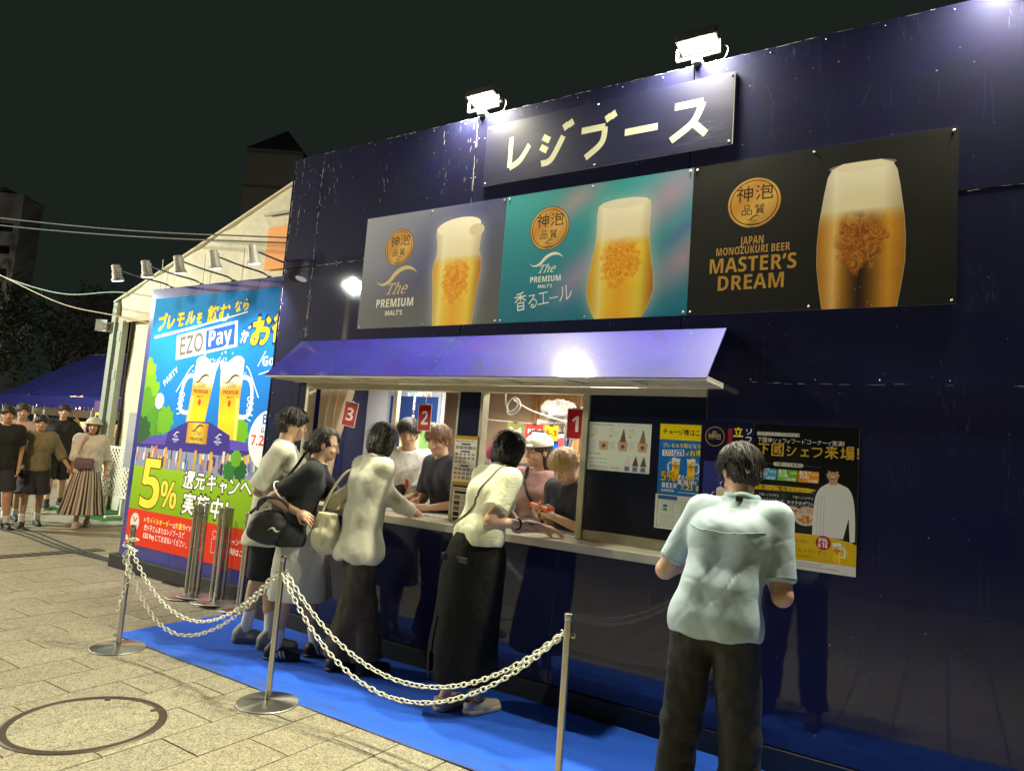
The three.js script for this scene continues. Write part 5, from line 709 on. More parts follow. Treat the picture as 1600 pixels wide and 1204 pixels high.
for (const [x, y, z, w, h, d, m, lab] of [[0.62, 0.02, -1.75, 0.5, 0.45, 0.4, cardboard, 'lowest brown carton in the pile beside the steel rack'], [0.6, 0.471, -1.75, 0.46, 0.4, 0.4, cardboard, 'middle brown carton in the pile beside the steel rack'], [0.62, 0.872, -1.75, 0.48, 0.42, 0.4, orangePly, 'topmost yellowish carton in the pile beside the steel rack'], [1.4, 1.246, -1.45, 0.4, 0.22, 0.3, cardboard, 'brown carton lying on the middle shelf of the rack'], [1.84, 1.246, -1.48, 0.26, 0.26, 0.3, M([0.62, 0.6, 0.55], 0.8), 'white carton at the end of the middle rack shelf'], [2.45, 0.02, -1.6, 0.6, 1.55, 0.4, M([0.6, 0.6, 0.58], 0.7), 'tall white cabinet at the end of the booth']]) {
  const t = thing('carton', lab, 'box', [x, y, z], rr(-0.03, 0.03)); part(t, 'box_body', boxAB(-w / 2, 0, -d / 2, w / 2, h, d / 2, 0.006), m); part(t, 'tape_strip', boxAB(-0.025, h * 0.55, d / 2 + 0.0004, 0.025, h - 0.004, d / 2 + 0.002), M([0.5, 0.36, 0.2], 0.4)); part(t, 'lid_flap', boxAB(-w / 2 + 0.004, h + 0.0004, -d / 2 + 0.004, w / 2 - 0.004, h + 0.004, -0.002), m);
}
for (const [t, x, y, w, h, lab] of [['c34', 0.8, 1.745, 0.17, 0.13, 'olive code tag reading three four on the back line'], ['cps', 0.995, 1.742, 0.17, 0.12, 'red code tag on the back line'], ['c53', 1.165, 1.735, 0.13, 0.13, 'yellow code tag on the rack upright']]) { const g = thing('code_tag', lab, 'tag', [x, y, -1.225]); sheet(g, 'tag_face', w, h, 0.003, T[t], 0.5); part(g, 'clip', boxAB(-0.02, h / 2 - 0.008, 0.002, 0.02, h / 2 + 0.014, 0.008, 0.002), darkSteel); }
single('tag_line', tube([V(0.42, 1.83, -1.23), V(0.75, 1.815, -1.23), V(1.05, 1.812, -1.23), V(1.4, 1.84, -1.23)], 0.003, 20, 5), white, 'thin white cord that carries the code tags', 'cord');
const sackF = uni([ell(V(1.17, 1.93, -1.33), [0.15, 0.1, 0.13]), ell(V(1.27, 1.915, -1.28), [0.08, 0.07, 0.07]), cap(V(1.1, 1.96, -1.25), V(1.2, 1.9, -1.2), 0.05, 0.04)], 0.05);
single('white_sack', surf((x, y, z) => { const d = sackF(x, y, z); return d > 0.05 ? d : d + 0.014 * (0.3 - Math.abs(noise3(x * 9, y * 9, z * 9))) * 2 + 0.006 * noise3(x * 22, y * 22, z * 22); }, [0.97, 1.8, -1.52], [1.42, 2.08, -1.1], 0.01), M([0.62, 0.61, 0.57], 0.8), 'crumpled white sack lying on top of the rack', 'sack');
{
  const t = thing('grey_shoulder_bag', 'folded dark grey bag with hanging straps on top of the rack', 'bag', [1.52, 1.845, -1.3]);
  part(t, 'bag_body', surf((x, y, z) => ell(V(0, 0.07, 0), [0.17, 0.075, 0.12])(x, y, z) + 0.008 * Math.sin(y * 190 + noise3(x * 5, y * 5, z * 5) * 2), [-0.2, -0.02, -0.15], [0.2, 0.17, 0.15], 0.012), M([0.14, 0.14, 0.16], 0.8));
  for (const [a, b] of [[-0.14, -0.2], [-0.06, -0.16], [0.1, 0.13]]) { const g = tube([V(a, 0.06, 0.1), V(a - 0.02, 0.0, 0.15), V((a + b) / 2, -0.15, 0.17), V(b, -0.36, 0.16)], 0.014, 16, 6).scale(1, 1, 1); part(t, 'strap', g, M([0.17, 0.17, 0.19], 0.75)); }
  for (const [x, y] of [[-0.19, -0.2], [0.06, -0.18]]) part(t, 'red_tag', new RoundedBoxGeometry(0.05, 0.1, 0.02, 2, 0.008).rotateZ(0.3).translate(x, y, 0.19), M([0.75, 0.08, 0.08], 0.4));
}
{ const t = thing('monitor', 'small black monitor with blue screen beside the rack', 'monitor', [1.14, 1.25, -1.24], 0.3); part(t, 'casing', boxAB(-0.17, 0.28, -0.025, 0.17, 0.5, 0.0, 0.006), black); part(t, 'stand', boxAB(-0.03, 0, -0.04, 0.03, 0.28, -0.026), black); part(t, 'screen', new THREE.PlaneGeometry(0.31, 0.19).translate(0, 0.39, 0.0012), new THREE.MeshPhysicalMaterial({ map: T.screen, roughness: 0.3, emissiveMap: T.screen, emissive: RGB(1, 1, 1), emissiveIntensity: 0.35 })); }
single('coiled_cable', merge([tube([V(1.3, 1.98, -0.25), V(1.33, 1.88, -0.22), V(1.37, 1.83, -0.22), V(1.41, 1.88, -0.25), V(1.38, 1.94, -0.26), V(1.34, 1.9, -0.24), V(1.35, 1.82, -0.22), V(1.39, 1.81, -0.22), V(1.43, 1.86, -0.25), V(1.4, 1.93, -0.27), V(1.36, 1.93, -0.26), V(1.45, 1.87, -0.3), V(1.55, 1.82, -0.5), V(1.62, 1.8, -0.75)], 0.0055, 110, 6)]), M([0.85, 0.84, 0.8], 0.5), 'looped white cable hanging from the window head', 'cable');
{ const t = thing('power_socket_strip', 'white ceiling rail with a socket box inside the booth', 'socket', [1.2, 2.1, -1.0]); part(t, 'rail', boxAB(-0.5, 0, -0.02, 0.36, 0.03, 0.02, 0.003), white); part(t, 'socket_box', boxAB(0.3, -0.05, -0.04, 0.4, 0.032, -0.021, 0.006), white); part(t, 'bracket', boxAB(-0.02, 0.031, -0.01, 0.02, 0.158, 0.01), white); }
function terminal(x, y, z, turn, tilt, label) {
  const t = thing('card_terminal', label, 'card terminal', [x, y, z], turn, 'orange card terminals'); const h = new THREE.Group(); h.name = 'handset'; h.rotation.x = tilt; t.add(h);
  part(h, 'shell', new RoundedBoxGeometry(0.085, 0.035, 0.17, 3, 0.014), M([0.75, 0.13, 0.03], 0.35)); part(h, 'underside', new RoundedBoxGeometry(0.08, 0.022, 0.16, 3, 0.01).translate(0, -0.0205, 0), M([0.05, 0.05, 0.05], 0.5)); part(h, 'display', boxAB(-0.03, 0.0178, -0.065, 0.03, 0.0195, 0.0), M([0.02, 0.025, 0.03], 0.1)); part(h, 'keypad', boxAB(-0.03, 0.0178, 0.01, 0.03, 0.0195, 0.07), M([0.1, 0.1, 0.1], 0.6));
}
terminal(0.5, 1.085, -0.3, 0.7, 0.1, 'orange card terminal standing on the counter behind window two');
terminal(1.7, 1.19, -0.2, 1.35, 0.15, 'orange card terminal held in the blond clerk\'s hands');
{ const t = thing('terminal_tray', 'black tray under the card terminal on the counter', 'tray', [0.52, 1.0375, -0.3]); part(t, 'tray_base', boxAB(-0.14, 0, -0.09, 0.14, 0.008, 0.09, 0.003), black); part(t, 'cradle', boxAB(-0.07, 0.0085, -0.07, 0.03, 0.0245, 0.07, 0.005), black); part(t, 'lead', tube([V(0.05, 0.014, 0), V(0.1, 0.03, -0.02), V(0.16, 0.05, -0.04), V(0.2, 0.02, -0.1)], 0.003, 16, 5), black); }
{ const t = thing('cash_tray', 'flat brown coin tray on the counter by window one', 'tray', [1.5, 1.0375, -0.22]); part(t, 'tray_base', boxAB(-0.11, 0, -0.07, 0.11, 0.005, 0.07, 0.002), black); part(t, 'rim', merge([boxAB(-0.11, 0.0055, 0.062, 0.11, 0.014, 0.07), boxAB(-0.11, 0.0055, -0.07, 0.11, 0.014, -0.062)]), black); }
// ---------- the white hall tent behind ----------
{
  const t = thing('white_hall_tent', 'large white gabled hall tent standing behind the campaign board', 'tent', [-3.6, 0, -2.7]);
  const S = 0.345, EX = -5.15, EY = 3.79;       // eave and slope
  const fold = (g, amp) => { const p = g.attributes.position; for (let i = 0; i < p.count; i++) p.setZ(i, p.getZ(i) + amp * (noise3(p.getX(i) * 1.3, p.getY(i) * 0.5, 3) + 0.4 * noise3(p.getX(i) * 5 + p.getY(i) * 2, p.getY(i) * 1.1, 8))); g.computeVertexNormals(); return g; };
  const gab = new THREE.PlaneGeometry(10.3, 1, 120, 24), p = gab.attributes.position;
  for (let i = 0; i < p.count; i++) { const x = p.getX(i), v = p.getY(i) + 0.5, top = EY + (5.15 - Math.abs(x)) * S; p.setY(i, 3.42 + v * (top - 3.42)); }
  part(t, 'gable_sheet', metreUV(fold(gab, 0.025)), whiteCloth);
  const side = new THREE.PlaneGeometry(10.0, 3.4, 120, 40); side.translate(0.12, 1.72, -0.12); part(t, 'end_wall', metreUV(fold(side, 0.03)), whiteCloth);
  part(t, 'valance', metreUV(fold(new THREE.PlaneGeometry(10.3, 0.1, 120, 2).translate(0, 3.4, 0.03), 0.02)), M([0.62, 0.45, 0.3], 0.8, { side: THREE.DoubleSide }));
  for (const s of [-1, 1]) { const a = Math.atan(S), L = 5.35 / Math.cos(a), g = new THREE.BoxGeometry(L, 0.03, 12); g.rotateZ(-s * a).translate(s * (L / 2) * Math.cos(a), EY + 5.15 * S - (L / 2) * Math.sin(a) + 0.02, -5.95); part(t, 'roof_sheet', metreUV(g), whiteCloth); part(t, 'side_wall', boxAB(s * 5.12 - 0.02, 0, -12, s * 5.12 + 0.02, 3.75, -0.2), whiteCloth); }
  const green = M([0.33, 0.36, 0.3], 0.5, { metalness: 0.3 });
  part(t, 'corner_post', boxAB(-5.3, 0, -0.06, -5.17, 3.72, 0.07, 0.006), green); part(t, 'corner_post', boxAB(-5.06, 0, -0.05, -4.92, 3.38, 0.06, 0.006), green);
  for (const y of [2.3, 3.0]) part(t, 'bolt_plate', boxAB(-5.05, y, 0.0615, -4.95, y + 0.18, 0.07, 0.002), green);
  part(t, 'vent_panel', boxAB(1.2 - 2.35, 4.0, 0.05, 1.6 - 2.35 + 0.6, 4.66, 0.075, 0.004), M([0.85, 0.4, 0.15], 0.8)); part(t, 'vent_rail', cyl(V(-1.25, 4.86, 0.09), V(0.1, 4.86, 0.09), 0.02), green);
  for (const x of [-3.9, -2.7, -1.7]) part(t, 'lacing_rope', tube([V(x, 3.5, 0.06), V(x + 0.04, 4.0, 0.075), V(x + 0.02, 4.4, 0.07)], 0.008, 10, 5), M([0.8, 0.8, 0.74], 0.8));
}
{ const t = thing('horn_speaker', 'small grey horn speaker fixed to the white tent post', 'speaker', [-9.02, 3.25, -2.62], 0.5); part(t, 'driver_case', boxAB(-0.1, -0.06, -0.12, 0.1, 0.1, 0.02, 0.01), M([0.5, 0.52, 0.5], 0.5)); part(t, 'flare', new THREE.CylinderGeometry(0.15, 0.07, 0.14, 4, 1, true).rotateY(Math.PI / 4).rotateX(Math.PI / 2).translate(0, 0.02, 0.09), M([0.55, 0.57, 0.55], 0.5, { side: THREE.DoubleSide })); part(t, 'bracket', boxAB(0.05, -0.03, -0.16, 0.12, 0.03, -0.121), darkSteel); }
// ---------- lattice fence on turf, grey notice panel ----------
struct('turf', metreUV(boxAB(-9.2, 0.001, -3.4, -4.2, 0.014, -2.0)), new THREE.MeshPhysicalMaterial({ color: RGB(0.02, 0.16, 0.035), roughness: 1, bumpMap: speckBump, bumpScale: 0.006 }));
{
  const t = thing('lattice_fence', 'white diagonal lattice fence panels on green turf before the tent', 'fence', [-6.9, 0.0, -2.42]);
  const wf = M([0.78, 0.76, 0.66], 0.7), W = 3.0, y0 = 0.36, y1 = 1.12;
  for (const x of [-1.5, -0.5, 0.5, 1.5]) { part(t, 'post', boxAB(x - 0.025, 0.014, -0.03, x + 0.025, 1.16, 0.02, 0.003), wf); part(t, 'foot', boxAB(x - 0.03, 0.0142, 0.021, x + 0.03, 0.05, 0.25, 0.003), wf); }
  part(t, 'rail', boxAB(-W / 2, y1, 0.0205, W / 2, y1 + 0.035, 0.045, 0.002), wf); part(t, 'rail', boxAB(-W / 2, y0 - 0.035, 0.0205, W / 2, y0, 0.045, 0.002), wf);
  for (const dir of [1, -1]) for (let i = -8; i < 34; i++) {
    const H = y1 - y0; let xa = -W / 2 + i * 0.098, xb = xa + dir * H, ya = y0, yb = y1; if (dir < 0) { xa += 0; }
    if (xa < -W / 2) { ya += (-W / 2 - xa) * dir; xa = -W / 2; } if (xb < -W / 2) { yb -= (-W / 2 - xb); xb = -W / 2; } if (xb > W / 2) { yb -= xb - W / 2; xb = W / 2; } if (xa > W / 2) { ya += xa - W / 2; xa = W / 2; }
    const l = Math.hypot(xb - xa, yb - ya); if (!(l > 0.05) || yb <= ya) continue;
    const g = new THREE.BoxGeometry(l, 0.022, 0.006); g.rotateZ(Math.atan2(yb - ya, xb - xa)).translate((xa + xb) / 2, (ya + yb) / 2, dir > 0 ? 0.028 : 0.036); part(t, 'slat', g, wf);
  }
}
{ const t = thing('grey_notice_panel', 'plain pale grey panel standing between the lattice fence and campaign board', 'panel', [-6.75, 0, -2.1]); part(t, 'panel_face', boxAB(-0.16, 0.86, 0, 0.2, 1.72, 0.02, 0.004), M([0.36, 0.37, 0.42], 0.6)); part(t, 'post', boxAB(0, 0, -0.03, 0.04, 1.7, -0.001), alu); part(t, 'foot', boxAB(-0.2, 0, -0.2, 0.24, 0.02, 0.15), alu); }
{ const t = thing('yellow_banner_flag', 'yellow and purple hanging banner behind the lattice fence', 'banner', [-10.2, 0, -3.3]); part(t, 'cloth', boxAB(-0.12, 1.0, 0, 0.3, 1.72, 0.01), M([0.75, 0.6, 0.05], 0.8)); part(t, 'cloth_head', boxAB(-0.2, 1.722, 0, 0.3, 1.95, 0.01), M([0.12, 0.05, 0.16], 0.8)); part(t, 'pole', cyl(V(0.32, 0, 0), V(0.32, 2.0, 0), 0.015), alu); const m = M([0.05, 0.04, 0.02], 0.8); for (let i = 0; i < 6; i++) part(t, 'print_mark', boxAB(-0.08, 1.06 + i * 0.11, 0.0105, 0.22, 1.12 + i * 0.11, 0.012), m); }
// ---------- blue marquee at the end of the plaza ----------
{
  const t = thing('blue_marquee', 'dark blue pitched marquee roof with scalloped edge at the plaza end', 'marquee', [-14.2, 0.12, -4.5]);
  const cl = M([0.03, 0.03, 0.19], 0.42, { side: THREE.DoubleSide }), g = new THREE.PlaneGeometry(7.0, 2.1, 70, 14), p = g.attributes.position;
  for (let i = 0; i < p.count; i++) { const x = p.getX(i), v = p.getY(i) / 2.1 + 0.5, pinch = 1 - 0.28 * v * (x > 0 ? 1 : 0.2); p.setXYZ(i, x * pinch, 1.95 + v * 1.42 + 0.05 * Math.sin(x * 3.0) * (1 - v) + 0.035 * noise3(x * 2.5, v * 2, 4), -v * 2.1 + 0.05 * noise3(x * 3.2 + v * 5, v * 1.2, 6)); }
  g.computeVertexNormals(); part(t, 'roof_sheet', g, cl);
  const end = new THREE.PlaneGeometry(2.1, 1, 10, 6), q = end.attributes.position; for (let i = 0; i < q.count; i++) { const u = q.getX(i) / 2.1 + 0.5, v = q.getY(i) + 0.5; q.setXYZ(i, 3.5 - 0.98 * v * (1 - 0), 1.95 + v * 1.42, -u * 2.1 * 2 * (1 - v) - v * 2.1 + (1 - v) * 0); } end.computeVertexNormals(); part(t, 'hip_sheet', end, cl);
  const sh = new THREE.Shape(); sh.moveTo(-3.5, 0); for (let i = 0; i < 36; i++) { const x = -3.5 + i * 7 / 36; sh.lineTo(x, -0.22); sh.quadraticCurveTo(x + 0.0486, -0.27, x + 0.0972, -0.34); sh.quadraticCurveTo(x + 0.146, -0.27, x + 7 / 36, -0.22); } sh.lineTo(3.5, 0);
  part(t, 'valance', new THREE.ExtrudeGeometry(sh, { depth: 0.01, bevelEnabled: false }).translate(0, 1.97, 0.01), cl);
  for (const x of [-3.4, -1.1, 1.2, 3.4]) { part(t, 'pole', cyl(V(x, -0.12, -0.05), V(x, 1.95, -0.05), 0.02), alu); part(t, 'brace', cyl(V(x, 1.6, -0.05), V(x + 0.35, 1.93, -0.05), 0.01), alu); part(t, 'brace', cyl(V(x, 1.6, -0.05), V(x - 0.35, 1.93, -0.05), 0.01), alu); }
  part(t, 'ridge_pole', cyl(V(-3.4, 3.37, -2.1), V(2.5, 3.37, -2.1), 0.02), alu);
}
for (const [x, z, lab] of [[-15.6, -8.2, 'cream arched market canopy furthest along the row under the blue marquee'], [-18.2, -7.4, 'cream arched market canopy in the middle of the far row'], [-13.0, -8.6, 'cream arched market canopy beside the white tent post']]) {
  const t = thing('market_canopy', lab, 'canopy', [x, 0, z], 0.45, 'cream canopies at the plaza end'), c = M([0.72, 0.66, 0.52], 0.8, { side: THREE.DoubleSide });
  const g = new THREE.CylinderGeometry(1.5, 1.5, 2.6, 24, 1, true, -0.85, 1.7).rotateX(-Math.PI / 2).rotateZ(0).translate(0, 0.95, 0); g.applyMatrix4(new THREE.Matrix4().makeRotationZ(0)); part(t, 'arched_roof', g.rotateZ(0), c);
  part(t, 'front_band', boxAB(-1.15, 1.62, 1.3, 1.15, 1.86, 1.32), c);
  for (const a of [-1.1, 1.1]) for (const b of [-1.2, 1.25]) part(t, 'pole', cyl(V(a, 0, b), V(a, 1.95, b), 0.025), alu);
  part(t, 'dark_stall', boxAB(-1.0, 0, -1.1, 1.0, 1.5, 0.4), M([0.2, 0.18, 0.16], 0.7)); part(t, 'stall_counter', boxAB(-1.1, 0, 0.5, 1.1, 0.9, 1.1, 0.01), M([0.16, 0.06, 0.04], 0.6));
  for (let i = 0; i < 5; i++) part(t, 'stall_sign', boxAB(-0.9 + i * 0.38, 1.1, 0.41, -0.62 + i * 0.38, 1.36, 0.43), M([[0.5, 0.1, 0.06], [0.6, 0.5, 0.3], [0.1, 0.1, 0.25], [0.55, 0.3, 0.08], [0.5, 0.48, 0.42]][i], 0.6));
  part(t, 'lamp_globe', new THREE.SphereGeometry(0.09, 14, 10).translate(0, 1.86, 0.9), M([0.9, 0.8, 0.6], 0.5, { emissive: RGB(1, 0.7, 0.36), emissiveIntensity: 4 }));
  const l = new THREE.PointLight(RGB(1, 0.66, 0.34), 14); l.name = 'canopy_glow'; l.position.set(0, 1.86, 0.9); l.shadow.radius = 4; l.castShadow = true; t.add(l);
}
for (const [x, z, s, lab] of [[-11.6, -5.6, 1, 'white folding bench with thin legs under the marquee'], [-12.9, -5.2, 1, 'white folding bench nearer the far canopies']]) { const t = thing('folding_bench', lab, 'bench', [x, 0, z], 0.5, 'benches under the marquee'); part(t, 'seat', boxAB(-0.7, 0.42, -0.15, 0.7, 0.45, 0.15, 0.006), white); for (const a of [-0.6, 0.6]) for (const b of [-0.11, 0.11]) part(t, 'leg', cyl(V(a, 0, b), V(a * 0.93, 0.42, b), 0.012), white); }
// added warm lamp out of view; colours the far paving and lights the passers-by
{ const t = thing('added_warm_lamp_post', 'dark lamp post with a warm globe at the plaza edge', 'lamp post', [-5.0, 0, 2.6]); part(t, 'pole', cyl(V(0, 0, 0), V(0, 3.2, 0), 0.06, 0.045), darkSteel); part(t, 'base', cyl(V(0, 0, 0), V(0, 0.25, 0), 0.14, 0.1), darkSteel); part(t, 'lamp_globe', new THREE.SphereGeometry(0.18, 18, 12).translate(0, 3.4, 0), M([0.9, 0.8, 0.6], 0.5, { emissive: RGB(1, 0.62, 0.3), emissiveIntensity: 8 })); const l = new THREE.PointLight(RGB(1, 0.68, 0.4), 40); l.name = 'globe_glow'; l.position.set(0, 3.4, 0); l.shadow.radius = 8; l.castShadow = true; t.add(l); }

// ---------- buildings beyond ----------
{
  const t = thing('pyramid_roof_tower', 'dim stone tower with a pyramid roof rising behind the white tent', 'tower', [-40.2, 0, -30], 0.55); const m = M([0.13, 0.12, 0.1], 0.9), d = M([0.07, 0.065, 0.055], 0.9);
  part(t, 'shaft', boxAB(-2.1, 0, -2.1, 2.1, 22.9, 2.1), m); part(t, 'roof', new THREE.ConeGeometry(3.05, 2.5, 4).rotateY(Math.PI / 4).translate(0, 24.2, 0), d);
  for (const y of [14.6, 17.4, 20.2, 22.9]) part(t, 'string_course', boxAB(-2.18, y - 0.3, -2.18, 2.18, y - 0.14, 2.18), d);
  for (let i = 0; i < 3; i++) for (const y of [15.2, 18, 20.8]) part(t, 'recess', boxAB(-1.55 + i * 1.15, y, 2.101, -1.0 + i * 1.15, y + 1.5, 2.12), m);
}
for (const [x, z, w, h, lab] of [[-86, -30, 3.4, 25.6, 'slim dim grey office slab beyond the blue marquee'], [-91.5, -30, 5, 27, 'taller dim grey office slab at the far edge of the plaza'], [-70, -33, 6, 13.5, 'low almost black building block behind the grey slabs']]) {
  const t = thing('office_block', lab, 'building', [x, 0, z], 0.6); const dark = h < 20; part(t, 'wall', boxAB(-w / 2, 0, -w / 2, w / 2, h, w / 2), M(dark ? [0.004, 0.0045, 0.004] : [0.22, 0.21, 0.2], 0.9)); part(t, 'parapet', boxAB(-w / 2 - 0.1, h + 0.002, -w / 2 - 0.1, w / 2 + 0.1, h + 0.5, w / 2 + 0.1), M(dark ? [0.004, 0.0045, 0.004] : [0.2, 0.19, 0.18], 0.9));
  if (!dark) for (let k = 0; k < 6; k++) part(t, 'window', boxAB(-w * 0.3, h * 0.35 + k * h * 0.1, w / 2 + 0.002, w * 0.3, h * 0.35 + k * h * 0.1 + 0.9, w / 2 + 0.05), M([0.02, 0.02, 0.02], 0.2));
}
for (const [x, y, z, I, lab] of [[-25, 6, -13, 170, 'distant street lamp hidden behind the white tent before the tower'], [-72, 5, -18, 330, 'distant street lamp beside the grey office slabs']]) {  // unseen lamps added to brighten the tower and the office slabs
  const t = thing('added_street_lamp', lab, 'added lamp', [x, 0, z]); part(t, 'pole', cyl(V(0, 0, 0), V(0, y, 0), 0.1, 0.06), darkSteel); part(t, 'lamp_globe', new THREE.SphereGeometry(0.22, 14, 10).translate(0, y + 0.2, 0), M([0.9, 0.9, 0.8], 0.5, { emissive: RGB(1, 0.92, 0.8), emissiveIntensity: 10 }));
  const l = new THREE.PointLight(RGB(1, 0.92, 0.8), I); l.name = 'added_street_glow'; l.position.set(0, y + 0.2, 0); l.shadow.radius = 9; l.castShadow = true; t.add(l);
}
// ---------- dark trees behind the marquee ----------
{
  const leafM = M([0.035, 0.05, 0.022], 0.8, { side: THREE.DoubleSide }), barkM = M([0.05, 0.04, 0.03], 0.95);
  for (const [x, z, H, R, lab] of [[-52, -21, 11.5, 4.6, 'dark leafy tree behind the blue marquee nearest the white tent'], [-64, -19, 13, 5.4, 'tallest dark leafy tree behind the middle of the marquee'], [-78, -22, 12.5, 5.4, 'dark leafy tree at the far end behind the marquee']]) {
    const t = thing('roadside_tree', lab, 'tree', [x, 0, z], rnd() * 6, 'dark trees behind the marquee'), pos = [], nor = [], limbs = [cyl(V(0, 0, 0), V(0.1, H * 0.5, 0), 0.2, 0.12, 9)];
    const clumps = []; for (let i = 0; i < 26; i++) { const a = rnd() * 6.28, q = Math.sqrt(rnd()) * R * 0.85, y = H * rr(0.42, 0.93), k = V(Math.cos(a) * q * (1.15 - Math.abs(y / H - 0.62)), y, Math.sin(a) * q); clumps.push(k); if (i < 12) limbs.push(cyl(V(0.1, H * rr(0.3, 0.5), 0), k, 0.06, 0.015, 6)); }
    for (const c of clumps) for (let i = 0; i < 150; i++) { const d = V(rr(-1, 1), rr(-0.8, 0.8), rr(-1, 1)); if (d.length() > 1) continue; const o = c.clone().addScaledVector(d, R * 0.36), u = V(rr(-1, 1), rr(-1, 1), rr(-1, 1)).normalize(), v = new THREE.Vector3().crossVectors(u, V(rr(-1, 1), 1, rr(-1, 1))).normalize(), s = rr(0.12, 0.22); for (const [a, b] of [[-1, 0], [0, 0.55], [1, 0], [-1, 0], [1, 0], [0, -0.55]]) pos.push(o.x + (u.x * a + v.x * b) * s, o.y + (u.y * a + v.y * b) * s, o.z + (u.z * a + v.z * b) * s); }
    const g = new THREE.BufferGeometry(); g.setAttribute('position', new THREE.Float32BufferAttribute(pos, 3)); g.computeVertexNormals();
    part(t, 'trunk', merge(limbs), barkM); part(t, 'crown', g, leafM);
  }
}
// ---------- overhead cables ----------
const wire = (pts, r, m, label) => single('overhead_cable', tube(pts.map((p) => V(...p)), r, 60, 5), m, label, 'cable');
wire([[-14, 5.75, -1.6], [-11.1, 5.2, -1.5], [-6.5, 4.45, -1.5], [-2.9, 3.96, -1.5], [-0.96, 3.7, -1.5]], 0.011, M([0.08, 0.08, 0.08], 0.6), 'upper grey cable spanning the night sky to the booth wall');
wire([[-14, 5.6, -1.6], [-11.1, 5.07, -1.55], [-6.5, 4.36, -1.5], [-2.9, 3.9, -1.52], [-0.96, 3.66, -1.5]], 0.011, M([0.08, 0.08, 0.08], 0.6), 'second grey cable sagging just below the first');
wire([[-14, 4.85, -1.9], [-10.7, 4.02, -1.7], [-8.4, 3.6, -1.6], [-6.6, 3.5, -1.5], [-4.4, 3.16, -1.2], [-2.6, 2.9, -0.8]], 0.009, M([0.3, 0.4, 0.34], 0.6), 'pale green cable tied to the tent post');
wire([[-14, 4.9, -1.9], [-10.7, 4.0, -1.7], [-8.4, 3.42, -1.6], [-6.6, 3.14, -1.5], [-4.4, 2.8, -1.1], [-2.8, 2.6, -0.7]], 0.009, M([0.45, 0.38, 0.26], 0.6), 'tan cable running under the tent eave');
for (const [k, lab] of [[0, 'black power cable on the paving nearest the campaign board beam'], [0.09, 'black power cable lying second from the board beam'], [0.17, 'black power cable lying third from the board beam']]) single('ground_cable', tube([V(-10, 0.012, -1.2 + k * 2), V(-7.2, 0.012, -0.72 + k * 1.6), V(-6.1, 0.012, -0.66 + k * 1.3), V(-4.9, 0.012, -0.5 + k), V(-3.7, 0.012, -0.42 + k * 0.3)], 0.009, 60, 6), black, lab, 'cable');
{ const t = thing('drain_grate', 'narrow dark slotted drain grate set across the paving', 'drain', [-4.62, 0.002, 0.2]); part(t, 'frame', boxAB(-0.1, 0, -0.9, 0.1, 0.004, 3.2), M([0.1, 0.09, 0.08], 0.6)); for (let i = 0; i < 42; i++) part(t, 'bar', boxAB(-0.085, 0.0042, -0.88 + i * 0.097, 0.085, 0.008, -0.84 + i * 0.097), M([0.05, 0.045, 0.04], 0.5)); }
// ---------- people ----------
const SKIN = { a: [0.5, 0.3, 0.19], b: [0.56, 0.35, 0.23], c: [0.44, 0.26, 0.16] };
const fabricBump = dataTex(128, (u, v) => 128 + 50 * Math.sin(u * 201) + 50 * Math.sin(v * 201) + 24 * (rnd() - 0.5), [9, 9]);
const creaseBump = dataTex(256, (u, v) => 128 + 70 * tileN(u, v, 9, 41) + 40 * tileN(u, v, 26, 43) + 12 * (rnd() - 0.5), [1.7, 1.2]);
const cloth = (c, rough = 0.85, o = {}) => M(c, rough, { bumpMap: fabricBump, bumpScale: 0.0007, sheen: 0.04, sheenColor: RGB(0.6, 0.6, 0.6), ...o });
const streak = dataTex(256, (u, v) => 128 + 90 * tileN(u, v * 0.06, 70, 51) + 30 * (rnd() - 0.5), [9, 2]);
const hairMat = (c) => M(c, 0.42, { bumpMap: streak, bumpScale: 0.004, sheen: 0.2, sheenColor: RGB(0.4, 0.36, 0.3), side: THREE.DoubleSide });
const skinMat = M([1, 1, 1], 0.55, { vertexColors: true, sheen: 0.15, sheenColor: RGB(0.8, 0.5, 0.4) });
const mix = (a, b, t) => a.map((v, i) => v + (b[i] - v) * t);
function frame(f, up) { const F = f.clone().normalize(), s = new THREE.Vector3().crossVectors(up, F).normalize(), u = new THREE.Vector3().crossVectors(F, s).normalize(); return { s, u, f: F }; }
const at = (c, F, x, y, z) => c.clone().addScaledVector(F.s, x).addScaledVector(F.u, y).addScaledVector(F.f, z);

